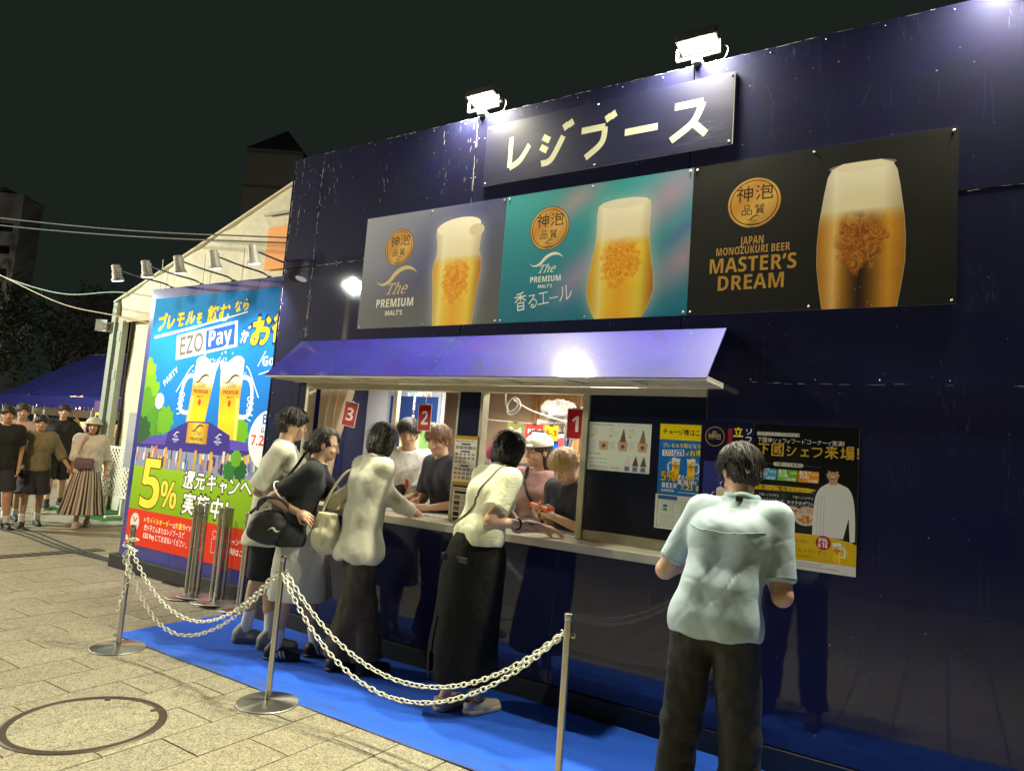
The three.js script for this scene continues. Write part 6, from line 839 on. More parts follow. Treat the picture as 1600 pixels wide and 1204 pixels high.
function headGeo(c, F, sc, skin, hairC, neckTo, o = {}) {
  const P = (x, y, z) => at(c, F, x * sc, y * sc, z * sc), E = (x, y, z, a, b, d) => ell(P(x, y, z), [a * sc, b * sc, d * sc], F);
  const skull = [E(0, 0.032, -0.012, 0.074, 0.083, 0.092), E(0, -0.03, 0.022, 0.061, 0.07, 0.066), E(0, -0.078, 0.05, 0.03, 0.026, 0.03), cap(P(0, -0.03, -0.025), neckTo, 0.05 * sc, 0.056 * sc)];
  const main = uni(skull, 0.03 * sc);
  const add = [cap(P(0, 0.012, 0.084), P(0, -0.026, 0.1), 0.008 * sc, 0.0115 * sc), E(0.012, -0.03, 0.09, 0.009, 0.007, 0.009), E(-0.012, -0.03, 0.09, 0.009, 0.007, 0.009), E(0, -0.056, 0.079, 0.024, 0.006, 0.01), E(0, -0.066, 0.077, 0.021, 0.006, 0.01), cap(P(-0.045, 0.022, 0.066), P(0.045, 0.022, 0.066), 0.012 * sc, 0.012 * sc), E(0.04, -0.028, 0.062, 0.02, 0.018, 0.018), E(-0.04, -0.028, 0.062, 0.02, 0.018, 0.018)];
  const ears = [E(0.076, -0.008, -0.012, 0.009, 0.031, 0.018), E(-0.076, -0.008, -0.012, 0.009, 0.031, 0.018)];
  const sock = [E(0.03, 0.006, 0.094, 0.017, 0.009, 0.016), E(-0.03, 0.006, 0.094, 0.017, 0.009, 0.016)];
  const f = (x, y, z) => { let d = main(x, y, z); if (d < 0.06) { for (const q of add) d = smin(d, q(x, y, z), 0.011 * sc); for (const q of sock) d = smax(d, -q(x, y, z), 0.01 * sc); for (const q of ears) d = smin(d, q(x, y, z), 0.008 * sc); } return d; };
  const [lo, hi] = bounds([c, neckTo], 0.135 * sc), lip = mix(skin, [0.5, 0.1, 0.09], 0.5), brow = mix(skin, hairC, 0.75);
  return surf(f, lo, hi, o.cell ?? 0.006, (x, y, z) => {
    const px = (x - c.x) * F.s.x + (y - c.y) * F.s.y + (z - c.z) * F.s.z, py = (x - c.x) * F.u.x + (y - c.y) * F.u.y + (z - c.z) * F.u.z, pz = (x - c.x) * F.f.x + (y - c.y) * F.f.y + (z - c.z) * F.f.z, X = Math.abs(px / sc), Y = py / sc, Z = pz / sc;
    if (Z > 0.04) { if (Math.abs(Y + 0.061) < 0.0085 && X < 0.024) return lip; if (Math.abs(Y - 0.03 + X * 0.1) < 0.006 && X > 0.012 && X < 0.048) return brow; if (Math.abs(Y - 0.005) < 0.0065 && X > 0.018 && X < 0.043) return X > 0.024 && X < 0.036 ? [0.03, 0.02, 0.015] : [0.5, 0.45, 0.4]; }
    return skin;
  });
}
// a hand from the wrist along d, palm facing n
function handGeo(w, d, n, sc, curl, skin, side) {
  const D = d.clone().normalize(), N = n.clone().addScaledVector(D, -n.dot(D)).normalize(), S = new THREE.Vector3().crossVectors(D, N).multiplyScalar(side), pts = [], L = [];
  const p = (a, b, c) => w.clone().addScaledVector(D, a * sc).addScaledVector(S, b * sc).addScaledVector(N, c * sc);
  const palm = [cap(p(0, 0, 0), p(0.04, 0, 0), 0.026 * sc, 0.026 * sc), cap(p(0.03, -0.022, 0), p(0.075, -0.028, 0), 0.016 * sc, 0.012 * sc), cap(p(0.03, 0.016, 0), p(0.08, 0.026, 0), 0.018 * sc, 0.012 * sc), cap(p(0.04, 0, 0.002), p(0.082, 0, 0), 0.016 * sc, 0.012 * sc)];
  const base = uni(palm, 0.02 * sc);
  [[0.028, 0.038, 1], [0.0095, 0.043, 1.02], [-0.0095, 0.04, 1.05], [-0.028, 0.031, 1.1]].forEach(([b, l, cc], i) => {
    let a = p(0.078, b, 0), ang = curl * 0.5 * cc; let r = 0.0092 - i * 0.0004;
    for (let k = 0; k < 3; k++) { const ll = l * [1, 0.72, 0.56][k] * sc, e = a.clone().addScaledVector(D, Math.cos(ang) * ll).addScaledVector(N, Math.sin(ang) * ll).addScaledVector(S, (1.5 - i) * 0.0015 * sc); L.push(cap(a, e, r * sc, (r - 0.0012) * sc)); pts.push(e); a = e; r -= 0.001; ang += curl * (k ? 0.6 : 0.85) * cc; }
  });
  { let a = p(0.02, 0.024, 0.006), e = p(0.05, 0.048, 0.018 + 0.02 * curl); L.push(cap(a, e, 0.0145 * sc, 0.0105 * sc)); pts.push(e); const e2 = p(0.082, 0.046 - 0.014 * curl, 0.026 + 0.028 * curl); L.push(cap(e, e2, 0.0105 * sc, 0.0085 * sc)); pts.push(e2); }
  const [lo, hi] = bounds([...pts, w, p(0.08, 0.03, 0), p(0.08, -0.03, 0)], 0.035 * sc);
  return surf((x, y, z) => { let d0 = base(x, y, z); let m = 1; for (const q of L) m = Math.min(m, q(x, y, z)); return smin(d0, m, 0.008 * sc); }, lo, hi, 0.0048, () => skin);
}
// hair: a cap over the skull, shaped by style, with loose locks
function hairGeo(c, F, sc, style) {
  const P = (x, y, z) => at(c, F, x * sc, y * sc, z * sc), E = (x, y, z, a, b, d) => ell(P(x, y, z), [a * sc, b * sc, d * sc], F);
  const adds = [E(0, 0.045, -0.014, 0.088, 0.09, 0.106)]; let nape = -0.085, face = E(0, -0.045, 0.1, 0.073, 0.088 + (style.fringe ?? 0) * -0.02, 0.078), pts = [P(0, 0.15, 0), P(0.1, 0, 0.1), P(-0.1, 0, -0.13), P(0, -0.1, 0)];
  if (style.kind === 'bob') { adds.push(E(0, -0.02, -0.035, 0.092, 0.11, 0.085), E(0.06, -0.045, 0.0, 0.032, 0.085, 0.05), E(-0.06, -0.045, 0.0, 0.032, 0.085, 0.05)); nape = -0.14; pts.push(P(0, -0.17, -0.1)); }
  if (style.kind === 'long') { adds.push(E(0, -0.03, -0.05, 0.08, 0.1, 0.065), cap(P(0.03, -0.06, -0.06), P(0.05, -0.26, -0.05), 0.05 * sc, 0.03 * sc), cap(P(-0.03, -0.06, -0.06), P(-0.05, -0.25, -0.05), 0.05 * sc, 0.03 * sc)); nape = -0.4; pts.push(P(0, -0.3, -0.1)); }
  if (style.kind === 'bun') { adds.push(E(0, -0.012, -0.05, 0.074, 0.08, 0.07), E(style.bx ?? 0, style.by ?? -0.035, -0.125, 0.04, 0.038, 0.034)); nape = -0.075; pts.push(P(0, -0.1, -0.18)); }
  if (style.kind === 'short') { adds.push(E(0, 0.05, -0.012, 0.093, 0.09, 0.11), E(0, -0.02, -0.05, 0.076, 0.082, 0.062)); nape = -0.1; pts.push(P(0, -0.13, -0.1)); }
  if (style.kind === 'mop') { adds.push(E(0, 0.052, 0.01, 0.087, 0.08, 0.096), E(0, -0.01, -0.045, 0.08, 0.07, 0.06)); nape = -0.07; pts.push(P(0, 0.16, 0.12)); }
  const main = uni(adds, 0.03 * sc), k = style.rough ?? 0.004;
  const f = (x, y, z) => {
    const dx = x - c.x, dy = y - c.y, dz = z - c.z, px = (dx * F.s.x + dy * F.s.y + dz * F.s.z) / sc, py = (dx * F.u.x + dy * F.u.y + dz * F.u.z) / sc, pz = (dx * F.f.x + dy * F.f.y + dz * F.f.z) / sc;
    let d = main(x, y, z); if (d > 0.05) return d;
    const th = Math.atan2(px, pz + 0.02); d += k * noise3(th * 7, py * 9, 1.3) + k * 0.7 * noise3(th * 22, py * 14, 5) + k * 0.35 * noise3(th * 50, py * 22, 7);
    d = smax(d, -face(x, y, z), 0.014); d = smax(d, (nape - py + 0.012 * noise3(th * 9, 0, 2) - Math.max(0, pz) * 0.9 * (style.kind === 'short' || style.kind === 'mop' || style.kind === 'bun' ? 1 : 0.2)) * sc * 0.8, 0.012);
    if (style.kind === 'short' || style.kind === 'mop') { const ex = Math.abs(px) - 0.06; if (ex > 0 && py < 0.012 && pz > -0.045) d = Math.max(d, Math.min(ex, 0.012 - py) * sc * 0.8); }
    return d;
  };
  const [lo, hi] = bounds(pts, 0.05 * sc), g = surf(f, lo, hi, style.cell ?? 0.0065), list = [g];
  // locks that break the outline
  const n = (style.locks ?? 90) * 6, pos = [], nor = [], uv = [];
  for (let i = 0; i < n; i++) {
    const th = rnd() * Math.PI * 2, v = rr(-0.3, 1), dir = V(Math.sin(th) * Math.sqrt(1 - Math.min(1, v * v)), v, Math.cos(th) * Math.sqrt(1 - Math.min(1, v * v)));
    if (dir.z > 0.45 && v < 0.5) continue;
    const a = P(dir.x * 0.086, 0.045 + dir.y * 0.086, -0.014 + dir.z * 0.102), crown = P(0, 0.13, -0.05), flow = a.clone().sub(crown).normalize(), out = F.s.clone().multiplyScalar(dir.x).addScaledVector(F.u, dir.y).addScaledVector(F.f, dir.z), wdt = new THREE.Vector3().crossVectors(flow, out).normalize().multiplyScalar(rr(0.0008, 0.0022) * sc), l = rr(0.03, 0.065) * sc * (style.len ?? 1);
    const b = a.clone().addScaledVector(flow, l * 0.6).addScaledVector(out, 0.004 * sc), e = a.clone().addScaledVector(flow, l).addScaledVector(out, rr(-0.004, 0.008) * sc).addScaledVector(F.u, -0.012 * sc);
    for (const t of [[a.clone().sub(wdt), a.clone().add(wdt), b.clone().add(wdt)], [a.clone().sub(wdt), b.clone().add(wdt), b.clone().sub(wdt)], [b.clone().sub(wdt), b.clone().add(wdt), e]]) for (const q of t) { pos.push(q.x, q.y, q.z); nor.push(out.x, out.y, out.z); uv.push(q.x * 0.8 + q.z * 0.6, q.y); }
  }
  const lg = new THREE.BufferGeometry(); lg.setAttribute('position', new THREE.Float32BufferAttribute(pos, 3)); lg.setAttribute('normal', new THREE.Float32BufferAttribute(nor, 3)); lg.setAttribute('uv', new THREE.Float32BufferAttribute(uv, 2)); list.push(lg);
  return merge(list);
}
// lofted sheet through rings [cx, y, cz, rx, rz, turn], pleated
function loft(rings, { n = 72, pleat = 0, amp = 0, seedN = 1, slit, colour } = {}) {
  const m = rings.length, sub = 7, rows = (m - 1) * sub + 1, pos = [], uv = [], idx = [], col = [];
  const cr = (a, b, c, d, t) => 0.5 * (2 * b + (c - a) * t + (2 * a - 5 * b + 4 * c - d) * t * t + (3 * b - a - 3 * c + d) * t * t * t);
  for (let r = 0; r < rows; r++) {
    const i = Math.min(m - 2, Math.floor(r / sub)), t = r / sub - i, g = (k) => cr(rings[Math.max(0, i - 1)][k], rings[i][k], rings[i + 1][k], rings[Math.min(m - 1, i + 2)][k], t), v = r / (rows - 1), cx = g(0), y = g(1), cz = g(2), rx = g(3), rz = g(4), tn = g(5);
    for (let j = 0; j <= n; j++) {
      const a = j / n * Math.PI * 2, w = 1 + (amp * v * Math.sin(a * pleat + 1.5 * Math.sin(v * 2 + a * 2)) + 0.02 * noise3(Math.cos(a) * 1.6 + seedN, v * 3, Math.sin(a) * 1.6) + 0.012 * noise3(Math.cos(a) * 5, v * 5 + seedN, Math.sin(a) * 5)), x = Math.cos(a) * rx * w, z = Math.sin(a) * rz * w, c = Math.cos(tn), s = Math.sin(tn);
      pos.push(cx + x * c + z * s, y, cz - x * s + z * c); uv.push(a * rx, y); if (colour) col.push(...colour(a, v));
    }
  }
  for (let r = 0; r < rows - 1; r++) for (let j = 0; j < n; j++) { const v = r / (rows - 1); if (slit && v > slit.v && Math.abs(j - slit.j) <= (v - slit.v) * slit.w) continue; const a = r * (n + 1) + j, b = a + n + 1; idx.push(a, a + 1, b, a + 1, b + 1, b); }
  const g = new THREE.BufferGeometry(); g.setAttribute('position', new THREE.Float32BufferAttribute(pos, 3)); g.setAttribute('uv', new THREE.Float32BufferAttribute(uv, 2)); if (colour) g.setAttribute('color', new THREE.Float32BufferAttribute(col, 3)); g.setIndex(idx); g.computeVertexNormals(); return g;
}
function shoeGeo(ankle, dir, sc, upper, soleC, o = {}) {
  const F = frame(dir, V(0, 1, 0)), y0 = o.y0 ?? 0.0, P = (x, y, z) => V(ankle.x + F.s.x * x * sc + F.f.x * z * sc, y0 + y * sc, ankle.z + F.s.z * x * sc + F.f.z * z * sc);
  const body = uni([cap(P(0, 0.05, -0.035), P(0, 0.045, 0.06), 0.043 * sc, 0.04 * sc), cap(P(0, 0.04, 0.06), P(0.006, 0.032, 0.155), 0.04 * sc, 0.032 * sc), cap(P(0, 0.07, -0.03), P(0, 0.1, -0.015), 0.04 * sc, 0.036 * sc)], 0.03 * sc);
  const wide = uni([cap(P(0, 0.02, -0.04), P(0.004, 0.02, 0.15), 0.044 * sc, 0.042 * sc)], 0.01);
  const [lo, hi] = bounds([P(0, 0, -0.09), P(0, 0.1, 0.2), P(0.05, 0, 0), P(-0.05, 0, 0)], 0.03);
  const f = (x, y, z) => { let d = body(x, y, z); const s = Math.max(wide(x, y, z), y - y0 - (o.sole ?? 0.03) * sc); d = Math.min(d, s); if (o.cut) d = Math.max(d, y - y0 - o.cut * sc); return Math.max(d, y0 + 0.0008 - y); };
  return surf(f, lo, hi, 0.0065, (x, y, z) => { if (y - y0 < (o.sole ?? 0.03) * sc) return soleC; if (o.stripe) { const q = ((x - ankle.x) * F.f.x + (z - ankle.z) * F.f.z) / sc + (y - y0) * 0.5, side = Math.abs((x - ankle.x) * F.s.x + (z - ankle.z) * F.s.z); if (side > 0.022 * sc && y - y0 < 0.075 * sc && q > 0.035 && q < 0.115 && Math.floor((q - 0.035) / 0.0135) % 2 === 0) return o.stripe; } return upper; });
}
const shoeMat = M([1, 1, 1], 0.6, { vertexColors: true });

/* A person in world space. s: at [x,z], y0, face (degrees, 0 = +z), h (height), hip [x,y,z], lean (deg), side (deg), head {yaw,pitch}, arm joints eR,wR,eL,wL in world, feet fR,fL [x,z,(dirdeg)], knees kR,kL.
   R is the person's right. */
function person(s) {
  const sc = s.h / 1.7, y0 = s.y0 ?? 0, fa = THREE.MathUtils.degToRad(s.face), fwd = V(Math.sin(fa), 0, Math.cos(fa)), left = V(Math.cos(fa), 0, -Math.sin(fa)), D = THREE.MathUtils.degToRad;
  const g = thing('person', s.label, 'person', [s.at[0], y0, s.at[1]], 0, s.group), off = V(-s.at[0], -y0, -s.at[1]);
  const place = (geo) => geo.translate(off.x, off.y, off.z);
  const hip = s.hip ? V(...s.hip) : V(s.at[0], y0 + 0.9 * sc, s.at[1]);
  const up = V(0, 1, 0).applyAxisAngle(left, D(s.lean ?? 2)).applyAxisAngle(fwd, D(-(s.side ?? 0))), tw = D(s.twist ?? 0), tl = left.clone().applyAxisAngle(up, tw).addScaledVector(up, 0), tf = new THREE.Vector3().crossVectors(tl, up).normalize(), bend = s.bend ?? 0;
  const up2 = up.clone().applyAxisAngle(left, D(bend)), waist = hip.clone().addScaledVector(up, 0.14 * sc), chest = waist.clone().addScaledVector(up2, 0.24 * sc), neck = waist.clone().addScaledVector(up2, 0.42 * sc).addScaledVector(tf, 0.0), sw = (s.shoulder ?? 0.175) * sc;
  const shL = waist.clone().addScaledVector(up2, 0.36 * sc).addScaledVector(tl, sw), shR = waist.clone().addScaledVector(up2, 0.36 * sc).addScaledVector(tl, -sw);
  const hy = D(s.face + (s.head?.yaw ?? 0)), hf0 = V(Math.sin(hy), 0, Math.cos(hy)), hl = V(Math.cos(hy), 0, -Math.sin(hy)), hf = hf0.clone().applyAxisAngle(hl, D(s.head?.pitch ?? 0)), HF = frame(hf, V(0, 1, 0)), nk = up2.clone().lerp(HF.u, 0.5).normalize(), headC = neck.clone().addScaledVector(nk, 0.145 * sc).addScaledVector(HF.f, 0.022 * sc), hs = (s.headScale ?? 1) * (0.5 + 0.5 * sc);
  const skin = s.skin ?? SKIN.a;
  // limbs
  const eL = s.eL ? V(...s.eL) : shL.clone().add(V(0, -0.28 * sc, 0)).addScaledVector(left, 0.04 * sc).addScaledVector(fwd, -0.02), eR = s.eR ? V(...s.eR) : shR.clone().add(V(0, -0.28 * sc, 0)).addScaledVector(left, -0.04 * sc).addScaledVector(fwd, -0.02);
  const wL = s.wL ? V(...s.wL) : eL.clone().add(V(0, -0.24 * sc, 0)).addScaledVector(fwd, 0.05), wR = s.wR ? V(...s.wR) : eR.clone().add(V(0, -0.24 * sc, 0)).addScaledVector(fwd, 0.05);
  const legs = [1, -1].map((k) => {
    const fd = k > 0 ? s.fL : s.fR, base = fd ? V(fd[0], y0, fd[1]) : V(s.at[0], y0, s.at[1]).addScaledVector(left, k * 0.09 * sc), da = D((fd?.[2] ?? s.face + k * 8)), dir = V(Math.sin(da), 0, Math.cos(da)), h = hip.clone().addScaledVector(left, k * 0.088 * sc).add(V(0, -0.02 * sc, 0)), ank = base.clone().add(V(0, (fd?.[3] ?? 0) + 0.085 * sc, 0)), kn = h.clone().lerp(ank, 0.52).addScaledVector(dir, (s.knee ?? 0.02) * sc + (fd?.[4] ?? 0)); return { h, kn, ank, dir, lift: fd?.[3] ?? 0 };
  });
  const at2 = s.thin ?? 1, AR = 0.041 * sc * at2;
  const at_ = (c, k, d) => c.clone().addScaledVector(d, k * sc), torso = (t) => { const r = (k) => k * at2 * sc + t, hw = s.hipW ?? 1, L = [cap(at_(hip, 0.062, left), at_(hip, -0.062, left), r(0.106 * hw), r(0.106 * hw)), cap(at_(chest, 0.07, tl), at_(chest, -0.07, tl), r(0.1), r(0.1)), cap(shL.clone().addScaledVector(tl, -0.03 * sc), shR.clone().addScaledVector(tl, 0.03 * sc), 0.056 * sc + t, 0.056 * sc + t), cap(neck.clone().addScaledVector(up2, -0.03 * sc), at_(waist, 0.34, up2), 0.062 * sc + t, 0.075 * sc + t)]; for (const k of [1, -1]) L.push(cap(at_(hip, 0.062 * k, left), at_(waist, 0.058 * k, tl), r(0.104 * hw), r(0.095)), cap(at_(waist, 0.058 * k, tl), at_(chest, 0.07 * k, tl), r(0.095), r(0.102)), cap(at_(chest, 0.068 * k, tl), (k > 0 ? shL : shR).clone().addScaledVector(tl, -0.05 * k * sc).addScaledVector(up2, -0.03 * sc), r(0.1), 0.068 * sc + t)); return L; };
  const arm = (a, b, c) => [cap(a, b, 0.047 * sc * at2, AR), cap(b, c, AR * 0.98, 0.027 * sc)];
  // skin
  const bodyList = [...torso(-0.012), ...legs.flatMap((l) => [cap(l.h, l.kn, 0.078 * sc * at2, 0.052 * sc), cap(l.kn, l.ank, 0.05 * sc, 0.034 * sc), cap(l.kn.clone().lerp(l.ank, 0.12).addScaledVector(l.dir, -0.014), l.kn.clone().lerp(l.ank, 0.5).addScaledVector(l.dir, -0.012), 0.05 * sc, 0.042 * sc), cap(l.ank.clone().add(V(0, -0.035 * sc, 0)).addScaledVector(l.dir, -0.02), l.ank.clone().add(V(0, -0.055 * sc, 0)).addScaledVector(l.dir, 0.1 * sc), 0.028 * sc, 0.022 * sc)]), cap(neck.clone().addScaledVector(up2, -0.05 * sc), headC, 0.054 * sc, 0.05 * sc)];
  const armList = [...arm(shL, eL, wL), ...arm(shR, eR, wR)], k1 = uni(bodyList, 0.03 * sc), k2 = uni(armList.slice(0, 2), 0.02), k3 = uni(armList.slice(2), 0.02);
  const [lo, hi] = bounds([hip, chest, neck, shL, shR, eL, eR, wL, wR, ...legs.flatMap((l) => [l.h, l.kn, l.ank, l.ank.clone().addScaledVector(l.dir, 0.12)]), V(s.at[0], y0, s.at[1])], 0.09);
  const parts = [surf((x, y, z) => smin(k1(x, y, z), Math.min(k2(x, y, z), k3(x, y, z)), 0.02), lo, hi, s.cell ?? 0.013, () => skin), headGeo(headC, HF, hs, skin, s.hairC ?? [0.02, 0.016, 0.014], neck.clone().addScaledVector(up2, -0.03), { cell: s.headCell }), handGeo(wL, s.dL ? V(...s.dL) : wL.clone().sub(eL), s.nL ? V(...s.nL) : left.clone().negate(), sc, s.curlL ?? 0.5, skin, s.sideL ?? 1), handGeo(wR, s.dR ? V(...s.dR) : wR.clone().sub(eR), s.nR ? V(...s.nR) : left.clone(), sc, s.curlR ?? 0.5, skin, s.sideR ?? -1)];
  const mg = mergeGeometries(parts); part(g, 'body', place(mg), skinMat);
  if (s.hair) part(g, 'hair', place(hairGeo(headC, HF, hs, s.hair)), hairMat(s.hairC ?? [0.012, 0.01, 0.009]));
  // shirt
  let topF; const T2 = s.top;
  if (T2) {
    const t = T2.t ?? 0.016, fr = T2.sleeve ?? 0.6, am = T2.fold ?? 0.008, slv = (a, b, c) => { if (fr <= 1) { const e = a.clone().lerp(b, fr); return [cuff(a, e, 0.05 * sc * at2 + t, (T2.cuffR ?? 0.056) * sc + t * 0.8)]; } const e = b.clone().lerp(c, fr - 1); return [cap(a, b, 0.05 * sc * at2 + t, 0.046 * sc * at2 + t), cuff(b, e, 0.046 * sc * at2 + t, (T2.cuffR ?? 0.036) * sc + t * 0.7)]; };
    const list = [...torso(t)]; if (T2.puff) { const q = hip.clone().lerp(waist, (T2.hem + 0.05 - hip.y) / (waist.y - hip.y)); list.push(cap(at_(q, 0.07, left), at_(q, -0.07, left), 0.104 * at2 * sc + t + T2.puff, 0.104 * at2 * sc + t + T2.puff)); } if (T2.long) list.push(cap(hip.clone().addScaledVector(left, 0.06 * sc).addScaledVector(up, -T2.long), hip.clone().addScaledVector(left, -0.06 * sc).addScaledVector(up, -T2.long), 0.14 * sc + t, 0.14 * sc + t));
    const tor = uni(list, T2.k ?? 0.045 * sc), sl = uni([...slv(shL, eL, wL)], 0.02), sr = uni([...slv(shR, eR, wR)], 0.02), hem = T2.hem ?? (hip.y - 0.1 * sc), nc = neck.clone().addScaledVector(HF.f, 0.01), nh = ell(nc.clone().addScaledVector(up2, 0.035 * sc).addScaledVector(tf, T2.vneck ?? 0.012), [0.066 * sc, 0.05 * sc, 0.066 * sc]);
    const f = (x, y, z) => { let d = smin(tor(x, y, z), Math.min(sl(x, y, z), sr(x, y, z)), 0.035); if (d > 0.05) return d; const w = (y - hip.y), lowf = 1 - Math.max(0, Math.min(1, (y - chest.y) / 0.15)) * 0.5; const sd = T2.seed ?? 0; d += am * lowf * (0.55 * noise3(x * 8 + y * 1.5, y * 1.5, z * 8 + sd) + 0.9 * Math.max(0, 0.28 - Math.abs(noise3(x * 6 - y * 5, y * 3.2 + x * 3, z * 6 + sd))) * 2.2 + 0.3 * noise3(x * 15 + y * 9, y * 5, z * 15 + 3)); d = smax(d, -nh(x, y, z), 0.01); return Math.max(d, hem + (T2.hemWave ?? 0.008) * noise3(x * 6, 1, z * 6) - y); };
    const [a, b] = bounds([hip, V(hip.x, hem, hip.z), chest, neck, shL, shR, eL, eR, ...(fr > 1 ? [wL, wR] : [])], 0.17);
    topF = f; const m = part(g, T2.name ?? 'shirt', place(surf(f, a, b, s.cell ?? 0.0115, T2.colour)), T2.mat);
    if (T2.collar) { const r = 0.062 * sc, cg = []; for (let i = 0; i <= 22; i++) cg.push(at(neck, { s: tl, u: up2, f: tf }, Math.sin(i / 22 * 5.2 - 2.6 + Math.PI) * r, 0.012 * sc + 0.004 * Math.cos(i), Math.cos(i / 22 * 5.2 - 2.6 + Math.PI) * r * 0.95)); const cu = new THREE.TubeGeometry(new THREE.CatmullRomCurve3(cg), 40, 0.019 * sc, 8); cu.translate(off.x, off.y, off.z); part(m, 'collar', cu, T2.mat); }
  }
  // legs
  const B = s.bottom;
  if (B?.kind === 'trousers' || B?.kind === 'shorts') {
    const t = B.t ?? 0.014, fr = B.len ?? 1.93, fl = B.flare ?? 0.0, list = [[], []];
    legs.forEach((l, i) => { if (fr <= 1) list[i].push(cuff(l.h, l.h.clone().lerp(l.kn, fr), 0.084 * sc + t, (0.07 + fl) * sc + t)); else { const e = l.kn.clone().lerp(l.ank, fr - 1); list[i].push(cap(l.h, l.kn, 0.086 * sc + t, (0.06 + fl * 0.5) * sc + t), cuff(l.kn, e, (0.06 + fl * 0.5) * sc + t, (0.048 + fl) * sc + t)); } });
    const pel = torso(T2?.long || T2?.puff ? t - 0.014 : t + 0.004).slice(0, 1), a1 = uni([...list[0]], 0.03), a2 = uni([...list[1]], 0.03), pv = pel[0], topY = B.top ?? waist.y - 0.02;
    const f = (x, y, z) => { let d = smin(pv(x, y, z), smin(a1(x, y, z), a2(x, y, z), 0.012), 0.04); if (d > 0.05) return d; d += (B.fold ?? 0.006) * (0.6 * noise3(x * 8, y * 2, z * 8 + 9) + 1.5 * (0.3 - Math.abs(noise3(x * 4 + y * 3, y * 5.5 - x * 2, z * 4 + 2))) + 0.3 * noise3(x * 20, y * 9, z * 20)); return Math.max(d, y - topY); };
    const [a, b] = bounds([hip, waist, ...legs.flatMap((l) => fr <= 1 ? [l.h, l.kn] : [l.h, l.kn, l.ank])], 0.15);
    part(g, B.kind, place(surf(f, a, b, s.cell ?? 0.012)), B.mat);
  } else if (B?.kind === 'skirt') part(g, 'skirt', place(loft(B.rings, B.o)), B.mat);
  // socks and shoes
  if (s.shoe) legs.forEach((l, i) => {
    if (s.sock) part(g, 'sock', place(surf(uni([cap(l.ank, l.ank.clone().lerp(l.kn, s.sock.h ?? 0.32), 0.04 * sc, 0.044 * sc)], 0.01), ...bounds([l.ank, l.ank.clone().lerp(l.kn, s.sock.h ?? 0.32)], 0.07), 0.009)), s.sock.mat);
    part(g, 'shoe', place(shoeGeo(l.ank, l.dir, sc * (s.shoe.size ?? 1), s.shoe.c, s.shoe.sole, { ...s.shoe.o, y0: y0 + l.lift })), shoeMat);
  });
  dbg(s.label, { headC, shL, shR, eL, eR, wL, wR, hip, fL: legs[0].ank, fR: legs[1].ank });
  return { topF, g, off, place, headC, HF, hs, neck, shL, shR, eL, eR, wL, wR, hip, waist, chest, tl, up2, tf, fwd, left, sc, legs };
}
const dbg = (n, o) => { if (!globalThis.DEBUG_JOINTS) return; camera.updateMatrixWorld(); camera.aspect = 1600 / 1204; camera.updateProjectionMatrix(); console.log(n.slice(0, 44), Object.entries(o).map(([k, v]) => { const q = v.clone().project(camera); return k + ':' + Math.round((q.x + 1) * 800) + ',' + Math.round((1 - q.y) * 602); }).join('  ')); };
const SOCK = cloth([0.72, 0.72, 0.68]);
function drape(p, pts, r, lift = 0.004, n = 26) {   // a strap laid on the garment
  const c = new THREE.CatmullRomCurve3(pts), out = [];
  for (let i = 0; i <= n; i++) { const q = c.getPoint(i / n); for (let k = 0; k < 14; k++) { const e = 0.006, d = p.topF(q.x, q.y, q.z) - lift, gx = p.topF(q.x + e, q.y, q.z) - p.topF(q.x - e, q.y, q.z), gy = p.topF(q.x, q.y + e, q.z) - p.topF(q.x, q.y - e, q.z), gz = p.topF(q.x, q.y, q.z + e) - p.topF(q.x, q.y, q.z - e), l = Math.hypot(gx, gy, gz) || 1; q.x -= gx / l * d * 0.8; q.y -= gy / l * d * 0.8; q.z -= gz / l * d * 0.8; } out.push(q); }
  return tube(out.map((q) => q.add(p.off)), r, 60, 6);
}
function strap(pts, w, mat, name, label) { const c = new THREE.CatmullRomCurve3(pts), g = new THREE.TubeGeometry(c, 50, w, 6); return g; }
